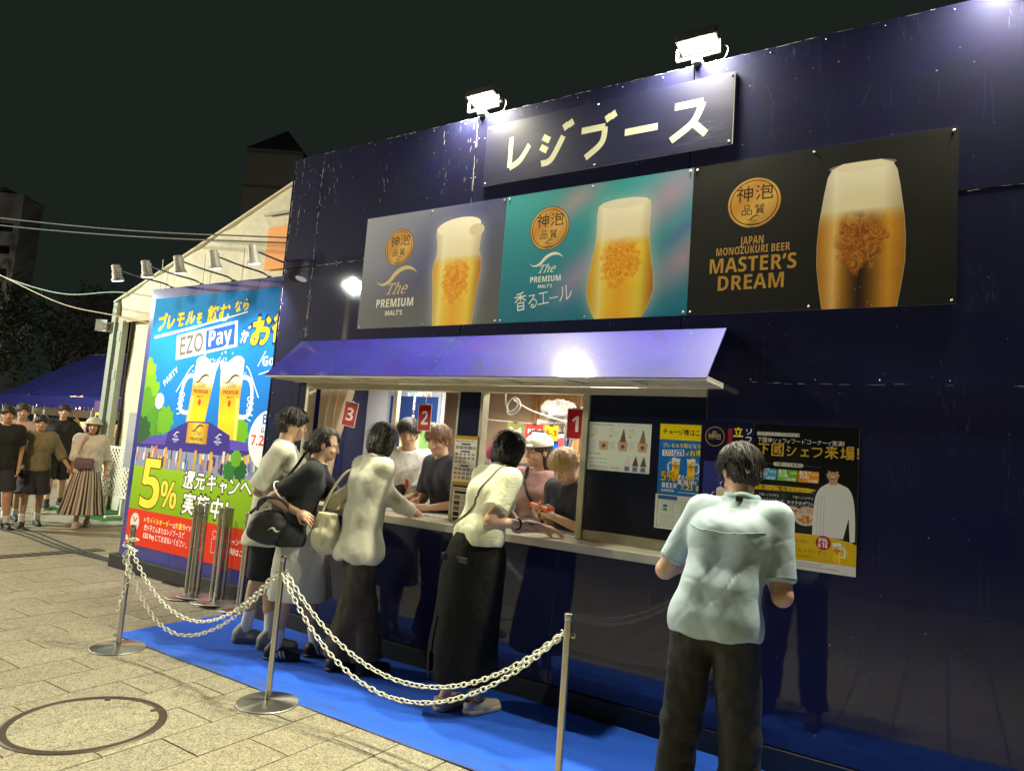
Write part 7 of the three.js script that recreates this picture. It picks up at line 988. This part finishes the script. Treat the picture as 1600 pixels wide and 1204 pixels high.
// ---------- customers at the counter ----------
const dark = [0.012, 0.0105, 0.01];
{ // man in the pale blue shirt
  const p = person({ label: 'man in pale blue short sleeved shirt and black trousers reading at the wall', at: [3.2, 0.92], y0: 0.009, face: 177, h: 1.68, hip: [3.205, 0.885, 0.95], lean: 7, bend: 15, side: -4, head: { yaw: 38, pitch: 34 }, shoulder: 0.178, cell: 0.01, headCell: 0.0048, skin: SKIN.b,
    eR: [3.46, 1.04, 0.9], wR: [3.36, 1.08, 0.64], eL: [2.935, 1.06, 0.82], wL: [3.08, 1.13, 0.58], fR: [3.34, 0.92, 176], fL: [3.05, 0.95, 192], curlL: 0.9, curlR: 0.9, nL: [0.4, 0.9, 0], nR: [-0.4, 0.9, 0],
    hair: { kind: 'short', rough: 0.006, locks: 260, cell: 0.005, len: 0.8 }, hairC: [0.018, 0.015, 0.013],
    top: { mat: cloth([0.41, 0.53, 0.6], 0.8), t: 0.007, sleeve: 0.84, cuffR: 0.053, fold: 0.0034, puff: 0.018, hem: 0.85, hemWave: 0.012, collar: true },
    bottom: { kind: 'trousers', mat: cloth([0.012, 0.013, 0.012], 0.8, { bumpMap: creaseBump, bumpScale: 0.002 }), t: 0.012, len: 1.96, flare: 0.022, fold: 0.007, top: 0.9 }, shoe: { c: [0.02, 0.02, 0.02], sole: [0.03, 0.03, 0.03], o: {} } });
  const gl = [], P = (x, y, z) => at(p.headC, p.HF, x * p.hs, y * p.hs, z * p.hs).add(p.off);
  for (const k of [-1, 1]) { gl.push(tube([0, 1, 2, 3, 4, 5, 6, 7].map((i) => P(k * (0.033 + 0.026 * Math.cos(i * 0.785)), 0.004 + 0.02 * Math.sin(i * 0.785), 0.108)), 0.0018, 30, 5, true), tube([P(k * 0.06, 0.01, 0.106), P(k * 0.08, 0.012, 0.06), P(k * 0.083, 0.01, -0.01)], 0.0018, 12, 5)); }
  gl.push(tube([P(-0.008, 0.008, 0.11), P(0, 0.011, 0.112), P(0.008, 0.008, 0.11)], 0.0018, 6, 5)); part(p.g, 'glasses', merge(gl), darkSteel);
  part(p.g, 'collar_clip', new RoundedBoxGeometry(0.03, 0.024, 0.014, 2, 0.004).translate(...at(p.neck, { s: p.tl, u: p.up2, f: p.tf }, -0.015, 0.0, -0.082).add(p.off).toArray()), black);
  part(p.g, 'yoke_seam', drape(p, [V(2.98, 1.32, 0.98), V(3.1, 1.3, 1.02), V(3.2, 1.29, 1.02), V(3.3, 1.29, 1.01), V(3.42, 1.3, 0.96)], 0.0022, 0.001, 40), cloth([0.3, 0.38, 0.41]));
  for (const [a, b] of [[p.shL, p.eL], [p.shR, p.eR]]) { const d = b.clone().sub(a).normalize(), u = new THREE.Vector3().crossVectors(d, V(0, 0, 1)).normalize(), v = new THREE.Vector3().crossVectors(d, u), ring = (t, r) => [...Array(15)].map((_, i) => a.clone().lerp(b, t).addScaledVector(u, Math.cos(i * 0.42) * r).addScaledVector(v, Math.sin(i * 0.42) * r)); part(p.g, 'sleeve_hem', drape(p, ring(0.79, 0.07), 0.0018, 0.001, 30), cloth([0.3, 0.38, 0.41])); }
  part(p.g, 'hip_pocket', tube([V(3.31, 0.845, 1.03), V(3.35, 0.84, 1.02), V(3.39, 0.835, 1.0)].map((q) => q.add(p.off)), 0.0025, 10, 5), M([0.02, 0.02, 0.02], 0.7));
}
{ // woman in lace top and long black skirt
  const lace = dataTex(256, (u, v) => { const a = Math.sin((u + v) * 44), b = Math.sin((u - v) * 44), k = Math.abs(a) < 0.35 || Math.abs(b) < 0.35 ? 210 : 120; return k + 30 * (rnd() - 0.5); }, [3.4, 3.4]);
  const p = person({ label: 'woman in cream quilted top and long black skirt leaning over the counter', at: [1.62, 0.45], y0: 0.009, face: 158, h: 1.62, hip: [1.65, 0.92, 0.48], lean: 5, bend: 12, head: { yaw: 24, pitch: 40 }, cell: 0.011, skin: SKIN.b, thin: 0.92, hipW: 0.86,
    eR: [1.79, 1.14, 0.57], wR: [1.89, 1.12, 0.37], eL: [1.84, 1.1, 0.34], wL: [1.93, 1.09, 0.16], fR: [1.525, 0.5, 175], fL: [1.7, 0.43, 158], dR: [0.5, 0.1, -0.6], nR: [0.1, -1, 0], curlR: 0.45, dL: [0.35, -0.12, -0.5], nL: [0, -1, 0], curlL: 0.4,
    hair: { kind: 'bob', rough: 0.007, locks: 180, len: 1.2 }, hairC: dark,
    top: { mat: cloth([0.72, 0.73, 0.52], 0.85, { bumpMap: lace, bumpScale: 0.0016 }), name: 'top', t: 0.014, sleeve: 0.72, cuffR: 0.062, fold: 0.0034, puff: 0.012, hem: 0.985 },
    bottom: { kind: 'skirt', mat: M([0.0095, 0.0098, 0.0085], 0.9, { side: THREE.DoubleSide, specularIntensity: 0.4, bumpMap: creaseBump, bumpScale: 0.003 }), rings: [[1.66, 1.05, 0.47, 0.14, 0.12, 0.4], [1.655, 0.98, 0.475, 0.17, 0.148, 0.4], [1.645, 0.84, 0.485, 0.19, 0.168, 0.4], [1.63, 0.6, 0.48, 0.196, 0.178, 0.4], [1.605, 0.38, 0.47, 0.205, 0.19, 0.4], [1.61, 0.2, 0.45, 0.212, 0.2, 0.4]], o: { pleat: 7, amp: 0.02, seedN: 4, slit: { v: 0.62, j: 28, w: 5 } } },
    shoe: { c: [0.5, 0.44, 0.33], sole: [0.45, 0.38, 0.27], o: { cut: 0.075 } } });
  part(p.g, 'wristband', new THREE.TorusGeometry(0.03, 0.006, 8, 20).applyQuaternion(new THREE.Quaternion().setFromUnitVectors(V(0, 0, 1), p.wR.clone().sub(p.eR).normalize())).translate(...p.wR.clone().lerp(p.eR, 0.12).add(p.off).toArray()), black);
  part(p.g, 'shoulder_strap', drape(p, [V(1.8, 1.4, 0.36), V(1.76, 1.46, 0.44), V(1.7, 1.38, 0.53), V(1.63, 1.26, 0.57), V(1.56, 1.14, 0.55), V(1.51, 1.06, 0.5)], 0.0065), M([0.3, 0.24, 0.14], 0.7));
  for (const k of [0, 1]) part(p.g, 'pocket_flap', new RoundedBoxGeometry(0.1, 0.035, 0.008, 2, 0.003).rotateY(-0.25 - k * 0.9).translate(...V(k ? 1.5 : 1.67, 0.905, k ? 0.598 : 0.652).add(p.off).toArray()), M([0.014, 0.014, 0.013], 0.85));
}
{ const t = thing('smartphone', 'dark smartphone held over the counter by the woman in the long skirt', 'phone', [1.9, 1.145, 0.3], 0.9); part(t, 'case', new RoundedBoxGeometry(0.074, 0.01, 0.15, 2, 0.004).rotateX(0.2), M([0.03, 0.03, 0.035], 0.4)); part(t, 'screen', new RoundedBoxGeometry(0.066, 0.003, 0.14, 1, 0.001).rotateX(0.2).translate(0, 0.0065, 0), M([0.02, 0.022, 0.03], 0.1)); }
{ // woman in the loose cream shirt
  const rib = dataTex(256, (u, v) => 128 + 70 * Math.sin(v * 6.283 * 40 + 2 * tileN(u, v, 8, 61)) * (0.5 + 0.5 * tileN(u, v, 5, 62)) + 20 * (rnd() - 0.5), [3, 2.6]);
  const p = person({ label: 'woman in loose cream shirt and wide brown trousers at the window', at: [0.64, 0.42], y0: 0.009, face: 166, h: 1.62, hip: [0.67, 0.9, 0.44], lean: 3, bend: 5, head: { yaw: 22, pitch: 26 }, shoulder: 0.172, thin: 0.94, hipW: 0.92, skin: SKIN.b,
    eR: [0.36, 1.1, 0.42], wR: [0.42, 1.1, 0.2], eL: [0.9, 1.13, 0.33], wL: [0.84, 1.08, 0.12], fR: [0.58, 0.46, 172], fL: [0.78, 0.38, 160], dL: [-0.2, -0.3, -1], nL: [0, -1, 0], nR: [0, -1, 0],
    hair: { kind: 'bob', rough: 0.006, locks: 150, by: -0.02 }, hairC: dark,
    top: { mat: cloth([0.62, 0.62, 0.5], 0.9, { bumpMap: rib, bumpScale: 0.0014 }), t: 0.014, sleeve: 1.75, cuffR: 0.044, fold: 0.0032, long: 0.1, hem: 0.74, hemWave: 0.03, collar: true, seed: 3 },
    bottom: { kind: 'trousers', mat: cloth([0.075, 0.056, 0.033], 0.85), t: 0.012, len: 1.98, flare: 0.05, fold: 0.009 }, shoe: { c: [0.04, 0.035, 0.03], sole: [0.05, 0.04, 0.03], o: {} } });
}
{ const t = thing('cream_tote_bag', 'soft cream tote bag hanging at the side of the cream shirt woman', 'bag', [0.44, 0.8, 0.54]); t.scale.set(0.84, 0.88, 0.84); part(t, 'bag_body', surf((x, y, z) => Math.max(smin(ell(V(0, 0.14, 0), [0.135, 0.18, 0.06])(x, y, z), ell(V(0, 0.07, 0), [0.15, 0.11, 0.075])(x, y, z), 0.06) + 0.01 * noise3(x * 11, y * 8, z * 11), y - 0.27), [-0.2, -0.12, -0.13], [0.2, 0.36, 0.13], 0.012), cloth([0.6, 0.57, 0.38], 0.85)); part(t, 'handle', tube([V(-0.07, 0.25, 0), V(-0.02, 0.42, -0.03), V(0.07, 0.59, -0.1), V(0.1, 0.61, -0.16), V(0.1, 0.5, -0.2), V(0.09, 0.3, -0.02)], 0.011, 30, 6), cloth([0.6, 0.57, 0.38], 0.85)); }
{ // girl in the black ringer tee
  const p = person({ label: 'girl in black tee with pale trim and wide grey white shorts', at: [0.22, 0.5], y0: 0.009, face: 132, h: 1.56, hip: [0.15, 0.86, 0.54], lean: 5, bend: 7, head: { yaw: 2, pitch: 12 }, skin: SKIN.b, thin: 0.93,
    eR: [0.05, 1.1, 0.7], wR: [0.27, 1.02, 0.64], eL: [0.4, 1.05, 0.36], wL: [0.42, 1.05, 0.14], fR: [0.13, 0.6, 128], fL: [0.26, 0.36, 140], curlR: 0.8, nR: [0.2, -0.6, -0.6],
    hair: { kind: 'bun', rough: 0.004, locks: 90, bx: 0.0, by: -0.05 }, hairC: [0.02, 0.016, 0.014],
    top: { mat: cloth([0.013, 0.017, 0.02], 0.85), name: 't_shirt', t: 0.014, sleeve: 0.75, cuffR: 0.062, fold: 0.005, hem: 0.79, long: 0.04, vneck: 0.02 },
    bottom: { kind: 'skirt', mat: M([0.5, 0.5, 0.46], 0.9, { side: THREE.DoubleSide, bumpMap: creaseBump, bumpScale: 0.003 }), rings: [[0.2, 0.94, 0.51, 0.13, 0.12, 0], [0.19, 0.84, 0.51, 0.165, 0.16, 0], [0.185, 0.7, 0.5, 0.185, 0.185, 0], [0.185, 0.55, 0.49, 0.2, 0.205, 0], [0.185, 0.42, 0.48, 0.215, 0.22, 0]], o: { pleat: 5, amp: 0.05, seedN: 8 } },
    sock: { mat: SOCK, h: 0.3 }, shoe: { c: [0.02, 0.02, 0.022], sole: [0.06, 0.05, 0.045], o: { stripe: [0.7, 0.7, 0.66], sole: 0.022 } } });
  const M2 = cloth([0.6, 0.62, 0.55]); const a = p.shR.clone().lerp(p.eR, 0.75), q = new THREE.Quaternion().setFromUnitVectors(V(0, 0, 1), p.eR.clone().sub(p.shR).normalize()); part(p.g, 'sleeve_trim', new THREE.TorusGeometry(0.079, 0.005, 6, 28).applyQuaternion(q).translate(...a.add(p.off).toArray()), M2);
  part(p.g, 'neck_trim', new THREE.TorusGeometry(0.064, 0.006, 6, 28).applyQuaternion(new THREE.Quaternion().setFromUnitVectors(V(0, 0, 1), p.up2)).translate(...p.neck.clone().addScaledVector(p.up2, 0.006).addScaledVector(p.tf, 0.012).add(p.off).toArray()), M2);
  part(p.g, 'hair_tie', new THREE.TorusGeometry(0.026, 0.013, 8, 18).applyQuaternion(new THREE.Quaternion().setFromUnitVectors(V(0, 0, 1), p.HF.f)).translate(...at(p.headC, p.HF, 0, -0.045, -0.1).add(p.off).toArray()), black);
}
{ // her black bag
  const t = thing('black_shoulder_bag', 'black nylon shoulder bag with small pale emblem on the girl\'s hip', 'bag', [0.1, 0.84, 0.72], 0.72);
  part(t, 'bag_body', surf((x, y, z) => smin(ell(V(0, 0.08, 0), [0.15, 0.1, 0.055])(x, y, z), ell(V(0.02, 0.02, 0), [0.175, 0.075, 0.06])(x, y, z), 0.05) + 0.007 * noise3(x * 8, y * 9, z * 8) , [-0.26, -0.12, -0.12], [0.27, 0.26, 0.12], 0.011), M([0.012, 0.013, 0.014], 0.55, { bumpMap: creaseBump, bumpScale: 0.002 }));
  part(t, 'carry_handle', tube([V(-0.1, 0.18, 0.03), V(-0.08, 0.25, 0.05), V(0.02, 0.27, 0.05), V(0.1, 0.22, 0.04), V(0.12, 0.17, 0.03)], 0.011, 30, 6), M([0.015, 0.015, 0.016], 0.6));
  part(t, 'strap', tube([V(-0.15, 0.15, 0), V(-0.02, 0.3, -0.06), V(0.1, 0.48, -0.14), V(0.17, 0.6, -0.2), V(0.22, 0.5, -0.3), V(0.2, 0.2, -0.3)], 0.012, 40, 6), M([0.015, 0.015, 0.016], 0.6));
  const e = new THREE.Shape(); e.moveTo(-0.04, 0); e.bezierCurveTo(-0.02, 0.03, 0.0, 0.035, 0.01, 0.012); e.bezierCurveTo(0.02, 0.0, 0.04, 0.0, 0.045, 0.01); e.bezierCurveTo(0.03, -0.012, 0.01, -0.012, 0.0, 0.004); e.bezierCurveTo(-0.01, 0.022, -0.02, 0.018, -0.04, 0);
  part(t, 'emblem', new THREE.ExtrudeGeometry(e, { depth: 0.002, bevelEnabled: false }).translate(0.03, 0.05, 0.069), M([0.75, 0.75, 0.7], 0.5));
}
{ // boy in the pale oversized shirt
  person({ label: 'boy in pale oversized shirt, black shorts and white socks behind the girl', at: [-0.24, 0.46], y0: 0.009, face: 138, h: 1.72, hip: [-0.24, 0.91, 0.47], lean: 3, bend: 4, head: { yaw: -2, pitch: 6 }, skin: SKIN.b,
    eR: [-0.2, 1.13, 0.62], wR: [-0.04, 1.06, 0.52], eL: [0.1, 1.12, 0.28], wL: [0.12, 1.08, 0.12], fR: [-0.33, 0.5, 130], fL: [-0.08, 0.48, 128],
    hair: { kind: 'mop', rough: 0.007, locks: 160 }, hairC: dark,
    top: { mat: cloth([0.62, 0.63, 0.52], 0.88, { bumpScale: 0.0006 }), t: 0.024, sleeve: 0.95, cuffR: 0.07, fold: 0.0036, long: 0.16, hem: 0.74, seed: 6 },
    bottom: { kind: 'shorts', mat: cloth([0.012, 0.012, 0.014]), t: 0.016, len: 0.98, flare: 0.0 }, sock: { mat: SOCK, h: 0.45 }, shoe: { c: [0.3, 0.3, 0.28], sole: [0.16, 0.16, 0.15], o: { sole: 0.038 }, size: 1.06 } });
}
// ---------- people inside ----------
person({ label: 'man in white tee with dark sling bag standing inside window two', at: [0.13, -0.62], face: 28, h: 1.72, cell: 0.015, lean: 4, bend: 4, head: { yaw: 6, pitch: 12 }, skin: SKIN.a, y0: 0.02, hair: { kind: 'mop', rough: 0.006, locks: 150 }, hairC: dark, eR: [-0.09, 1.12, -0.52], wR: [0.01, 1.07, -0.3], eL: [0.35, 1.14, -0.55], wL: [0.29, 1.08, -0.32],
  top: { mat: cloth([0.72, 0.7, 0.66]), name: 't_shirt', t: 0.024, sleeve: 0.85, cuffR: 0.066, fold: 0.01, hem: 0.82 }, bottom: { kind: 'trousers', mat: cloth([0.02, 0.02, 0.025]) }, shoe: { c: [0.1, 0.1, 0.1], sole: [0.3, 0.3, 0.3], o: {} } });
{ const t = thing('sling_bag', 'charcoal sling bag worn across the white tee', 'bag', [0.1, 1.1, -0.46], 0.4); part(t, 'pouch', surf((x, y, z) => { const c = Math.cos(0.7), s = Math.sin(0.7), a = x * c + y * s, b = -x * s + y * c; return ell(V(0, 0, 0), [0.17, 0.075, 0.045])(a, b, z); }, [-0.2, -0.18, -0.07], [0.2, 0.18, 0.07], 0.012), M([0.035, 0.035, 0.04], 0.7)); part(t, 'strap', tube([V(0.1, 0.1, 0.0), V(0.16, 0.25, 0.0), V(0.17, 0.37, -0.06), V(0.14, 0.38, -0.16)], 0.014, 24, 6), M([0.035, 0.035, 0.04], 0.7)); part(t, 'red_pull', boxAB(0.13, 0.08, 0.03, 0.16, 0.17, 0.04, 0.004), M([0.5, 0.03, 0.04], 0.6)); }
person({ label: 'clerk with ginger hair in dark navy tee behind the orange terminal', at: [0.66, -0.58], face: -20, h: 1.7, cell: 0.015, lean: 8, bend: 8, head: { yaw: 25, pitch: 20 }, skin: SKIN.b, y0: 0.02, hair: { kind: 'mop', rough: 0.006, locks: 160 }, hairC: [0.2, 0.1, 0.045], eR: [0.42, 1.12, -0.5], wR: [0.47, 1.1, -0.36], eL: [0.86, 1.12, -0.42], wL: [0.66, 1.07, -0.28],
  top: { mat: cloth([0.012, 0.014, 0.028]), name: 't_shirt', t: 0.02, sleeve: 0.85, cuffR: 0.06, fold: 0.008, hem: 0.82 }, bottom: { kind: 'trousers', mat: cloth([0.02, 0.02, 0.02]) }, shoe: { c: [0.1, 0.1, 0.1], sole: [0.3, 0.3, 0.3], o: {} } });
{ // cap woman
  const p = person({ label: 'woman in cream cap and dusty pink top inside window one', at: [1.42, -0.66], face: 14, h: 1.64, cell: 0.015, lean: 3, bend: 3, head: { yaw: -42, pitch: 8 }, skin: SKIN.b, y0: 0.02, hair: { kind: 'long', rough: 0.004, locks: 0 }, hairC: [0.06, 0.035, 0.025], eR: [1.22, 1.12, -0.52], wR: [1.28, 1.3, -0.36], eL: [1.66, 1.1, -0.6], wL: [1.6, 1.02, -0.36], nR: [0.6, 0.1, 0.6], curlR: 0.5,
    top: { mat: cloth([0.42, 0.24, 0.22]), t: 0.016, name: 'top', sleeve: 0.55, cuffR: 0.058, fold: 0.006, hem: 0.98 }, bottom: { kind: 'trousers', mat: cloth([0.06, 0.09, 0.16]) }, shoe: { c: [0.5, 0.5, 0.5], sole: [0.6, 0.6, 0.6], o: {} } });
  const c = p.headC, F = p.HF, E = (x, y, z, a, b, d) => ell(at(c, F, x, y, z), [a, b, d], F), dome = E(0, 0.05, -0.01, 0.1, 0.095, 0.118), brim = E(0, 0.052, 0.13, 0.075, 0.012, 0.075), cut = at(c, F, 0, 0.04, 0);
  part(p.g, 'cap', p.place(surf((x, y, z) => smin(Math.max(dome(x, y, z), -((x - cut.x) * F.u.x + (y - cut.y) * F.u.y + (z - cut.z) * F.u.z)), brim(x, y, z), 0.012), ...bounds([c], 0.24), 0.0075)), cloth([0.72, 0.68, 0.56]));
  part(p.g, 'cross_strap', drape(p, [V(1.32, 1.38, -0.6), V(1.36, 1.32, -0.53), V(1.43, 1.2, -0.52), V(1.5, 1.08, -0.53), V(1.55, 1.0, -0.56)], 0.012), black);
}
person({ label: 'blond clerk in black tee looking down at an orange terminal', at: [1.86, -0.5], face: -14, h: 1.6, cell: 0.014, lean: 8, bend: 12, head: { yaw: 6, pitch: 40 }, skin: SKIN.b, y0: 0.02, hair: { kind: 'mop', rough: 0.004, locks: 160 }, hairC: [0.42, 0.27, 0.1], eR: [1.66, 1.1, -0.42], wR: [1.66, 1.13, -0.26], eL: [1.98, 1.06, -0.3], wL: [1.8, 1.14, -0.17], nL: [-0.7, 0.5, 0], nR: [0.5, 0.7, 0], curlL: 0.8, curlR: 0.8, dL: [-0.8, 0.2, -0.1],
  top: { mat: cloth([0.012, 0.013, 0.018]), name: 't_shirt', t: 0.02, sleeve: 0.85, cuffR: 0.06, fold: 0.008, hem: 0.8 }, bottom: { kind: 'trousers', mat: cloth([0.02, 0.02, 0.02]) }, shoe: { c: [0.1, 0.1, 0.1], sole: [0.3, 0.3, 0.3], o: {} } });
person({ label: 'grey haired worker seen from behind near the code tags', at: [0.9, -1.0], face: 200, h: 1.66, cell: 0.018, head: { yaw: 0, pitch: 5 }, skin: SKIN.a, y0: 0.02, hair: { kind: 'bob', rough: 0.004, locks: 100 }, hairC: [0.1, 0.085, 0.08], top: { mat: cloth([0.06, 0.05, 0.05]), t: 0.02, sleeve: 0.8, hem: 0.82 }, bottom: { kind: 'trousers', mat: cloth([0.02, 0.02, 0.02]) }, shoe: { c: [0.1, 0.1, 0.1], sole: [0.3, 0.3, 0.3], o: {} } });
{ const t = thing('magenta_cap', 'magenta cap with pale underside hung behind the pillar', 'cap', [1.12, 1.52, -0.5], 0.7); part(t, 'crown', new THREE.SphereGeometry(0.1, 20, 12, 0, Math.PI * 2, 0, Math.PI / 2).rotateX(0.9), cloth([0.4, 0.02, 0.14])); part(t, 'brim', new THREE.CylinderGeometry(0.085, 0.085, 0.008, 24, 1, false, -1.4, 2.8).rotateX(0.9).translate(0, -0.03, 0.06), cloth([0.45, 0.4, 0.4])); part(t, 'hook', cyl(V(0, 0.05, 0), V(0, 0.12, 0), 0.003), alu); }

// ---------- passers-by ----------
const CW = 'passers-by on the paving near the blue marquee';
person({ label: 'person in black tee and dark shorts walking at the edge of the passers-by', at: [-6.86, -0.4], face: 72, h: 1.62, group: CW, headCell: 0.011, cell: 0.02, hair: { kind: 'mop', locks: 60, cell: 0.01 }, fL: [-6.75, -0.52], fR: [-6.98, -0.3, 72, 0.0], top: { mat: cloth([0.012, 0.015, 0.018]), name: 't_shirt', t: 0.022, sleeve: 0.8, hem: 0.8 }, bottom: { kind: 'shorts', mat: cloth([0.03, 0.03, 0.05]), len: 0.85, flare: 0.02 }, sock: { mat: SOCK, h: 0.2 }, shoe: { c: [0.02, 0.02, 0.02], sole: [0.05, 0.05, 0.05], o: {} } });
person({ label: 'man in pink tee and red shorts walking behind the khaki shirt', at: [-7.45, -0.82], face: 70, h: 1.68, group: CW, headCell: 0.011, cell: 0.02, hair: { kind: 'short', locks: 60, cell: 0.01 }, hairC: [0.03, 0.025, 0.02], fL: [-7.55, -0.95], fR: [-7.3, -0.72], top: { mat: cloth([0.62, 0.45, 0.42]), name: 't_shirt', t: 0.024, sleeve: 0.8, hem: 0.84 }, bottom: { kind: 'shorts', mat: cloth([0.32, 0.03, 0.045]), len: 0.95, flare: 0.02 }, sock: { mat: SOCK, h: 0.2 }, shoe: { c: [0.02, 0.02, 0.02], sole: [0.1, 0.1, 0.1], o: {} } });
person({ label: 'child in khaki shirt and dark shorts holding the lady\'s hand', at: [-6.93, -0.86], face: 68, h: 1.53, group: CW, headCell: 0.011, cell: 0.015, hair: { kind: 'mop', locks: 60, cell: 0.01 }, fL: [-6.98, -1.0], fR: [-6.84, -0.74], eL: [-6.85, 1.05, -1.12], wL: [-6.73, 0.86, -1.2], top: { mat: cloth([0.2, 0.18, 0.1]), t: 0.03, sleeve: 1.5, hem: 0.78, cuffR: 0.05 }, bottom: { kind: 'shorts', mat: cloth([0.035, 0.035, 0.05]), len: 0.9, flare: 0.05, t: 0.02 }, sock: { mat: SOCK, h: 0.25 }, shoe: { c: [0.015, 0.015, 0.015], sole: [0.03, 0.03, 0.03], o: {} } });
{
  const p = person({ label: 'lady in white blouse, cream hat and brown striped skirt on the paving', at: [-6.63, -1.42], face: 64, h: 1.54, group: CW, headCell: 0.011, cell: 0.015, hair: { kind: 'bob', locks: 60, cell: 0.01 }, fL: [-6.7, -1.55], fR: [-6.54, -1.32], eR: [-6.6, 1.02, -1.22], wR: [-6.66, 0.88, -1.24], eL: [-6.62, 1.03, -1.66], wL: [-6.5, 0.8, -1.62],
    top: { mat: cloth([0.68, 0.66, 0.6]), name: 'blouse', t: 0.03, sleeve: 1.35, cuffR: 0.06, hem: 0.78, fold: 0.01 }, bottom: { kind: 'skirt', mat: M([1, 1, 1], 0.9, { vertexColors: true, side: THREE.DoubleSide }), rings: [[-6.63, 0.88, -1.42, 0.15, 0.14, 0], [-6.63, 0.7, -1.42, 0.2, 0.19, 0], [-6.63, 0.45, -1.42, 0.25, 0.24, 0], [-6.63, 0.2, -1.42, 0.3, 0.3, 0]], o: { n: 160, pleat: 13, amp: 0.05, colour: (a, v) => { const k = ((a * 30 / 6.283) % 1); return k < 0.4 ? [0.62, 0.56, 0.45] : k < 0.7 ? [0.03, 0.025, 0.03] : k < 0.8 ? [0.5, 0.44, 0.34] : [0.12, 0.08, 0.07]; } } },
    shoe: { c: [0.66, 0.63, 0.56], sole: [0.6, 0.58, 0.5], o: {} } });
  const c = p.headC, F = p.HF, dome = ell(at(c, F, 0, 0.06, -0.01), [0.1, 0.085, 0.115], F), brim = ell(at(c, F, 0, 0.05, 0.0), [0.13, 0.014, 0.145], F);
  part(p.g, 'hat', p.place(surf((x, y, z) => smin(Math.max(dome(x, y, z), at(c, F, 0, 0.045, 0).y - y), brim(x, y, z), 0.02), ...bounds([c], 0.2), 0.01)), cloth([0.66, 0.62, 0.52]));
}
{ const t = thing('quilted_handbag', 'mauve quilted handbag on a pink strap at the lady\'s side', 'bag', [-6.5, 0.84, -1.3], 1.1); part(t, 'bag_body', new RoundedBoxGeometry(0.24, 0.16, 0.09, 3, 0.03).translate(0, 0.08, 0), M([0.16, 0.1, 0.12], 0.6)); part(t, 'strap', tube([V(-0.1, 0.15, 0), V(-0.06, 0.35, -0.02), V(0.0, 0.52, -0.06), V(0.04, 0.5, -0.12)], 0.012, 20, 6), M([0.6, 0.3, 0.28], 0.7)); part(t, 'flap', boxAB(-0.1, 0.08, 0.0455, 0.1, 0.15, 0.05, 0.002), M([0.2, 0.13, 0.15], 0.6)); }
{
  const p = person({ label: 'man in black printed tee holding a phone to his ear', at: [-9.0, -2.1], face: 66, h: 1.76, group: CW, headCell: 0.01, cell: 0.02, hair: { kind: 'mop', locks: 60, cell: 0.01 }, eL: [-8.9, 1.22, -2.42], wL: [-8.86, 1.5, -2.28], dL: [0.05, 0.6, 0.3], fL: [-9.15, -2.3], fR: [-8.85, -1.95], top: { mat: cloth([0.012, 0.013, 0.013]), name: 't_shirt', t: 0.024, sleeve: 0.8, hem: 0.86 }, bottom: { kind: 'shorts', mat: cloth([0.015, 0.015, 0.015]), len: 0.95, flare: 0.02 }, sock: { mat: cloth([0.05, 0.05, 0.05]), h: 0.15 }, shoe: { c: [0.03, 0.03, 0.03], sole: [0.4, 0.4, 0.4], o: {} } });
}
person({ label: 'person with dark hair and grey clothes half hidden behind the child', at: [-8.5, -1.25], face: 250, h: 1.5, group: CW, headCell: 0.01, cell: 0.02, hair: { kind: 'bob', locks: 60, cell: 0.01 }, top: { mat: cloth([0.05, 0.045, 0.04]), t: 0.022, sleeve: 1.4, hem: 0.75 }, bottom: { kind: 'trousers', mat: cloth([0.03, 0.03, 0.03]) }, shoe: { c: [0.3, 0.28, 0.25], sole: [0.4, 0.4, 0.4], o: {} } });
renderer.render(scene, camera);
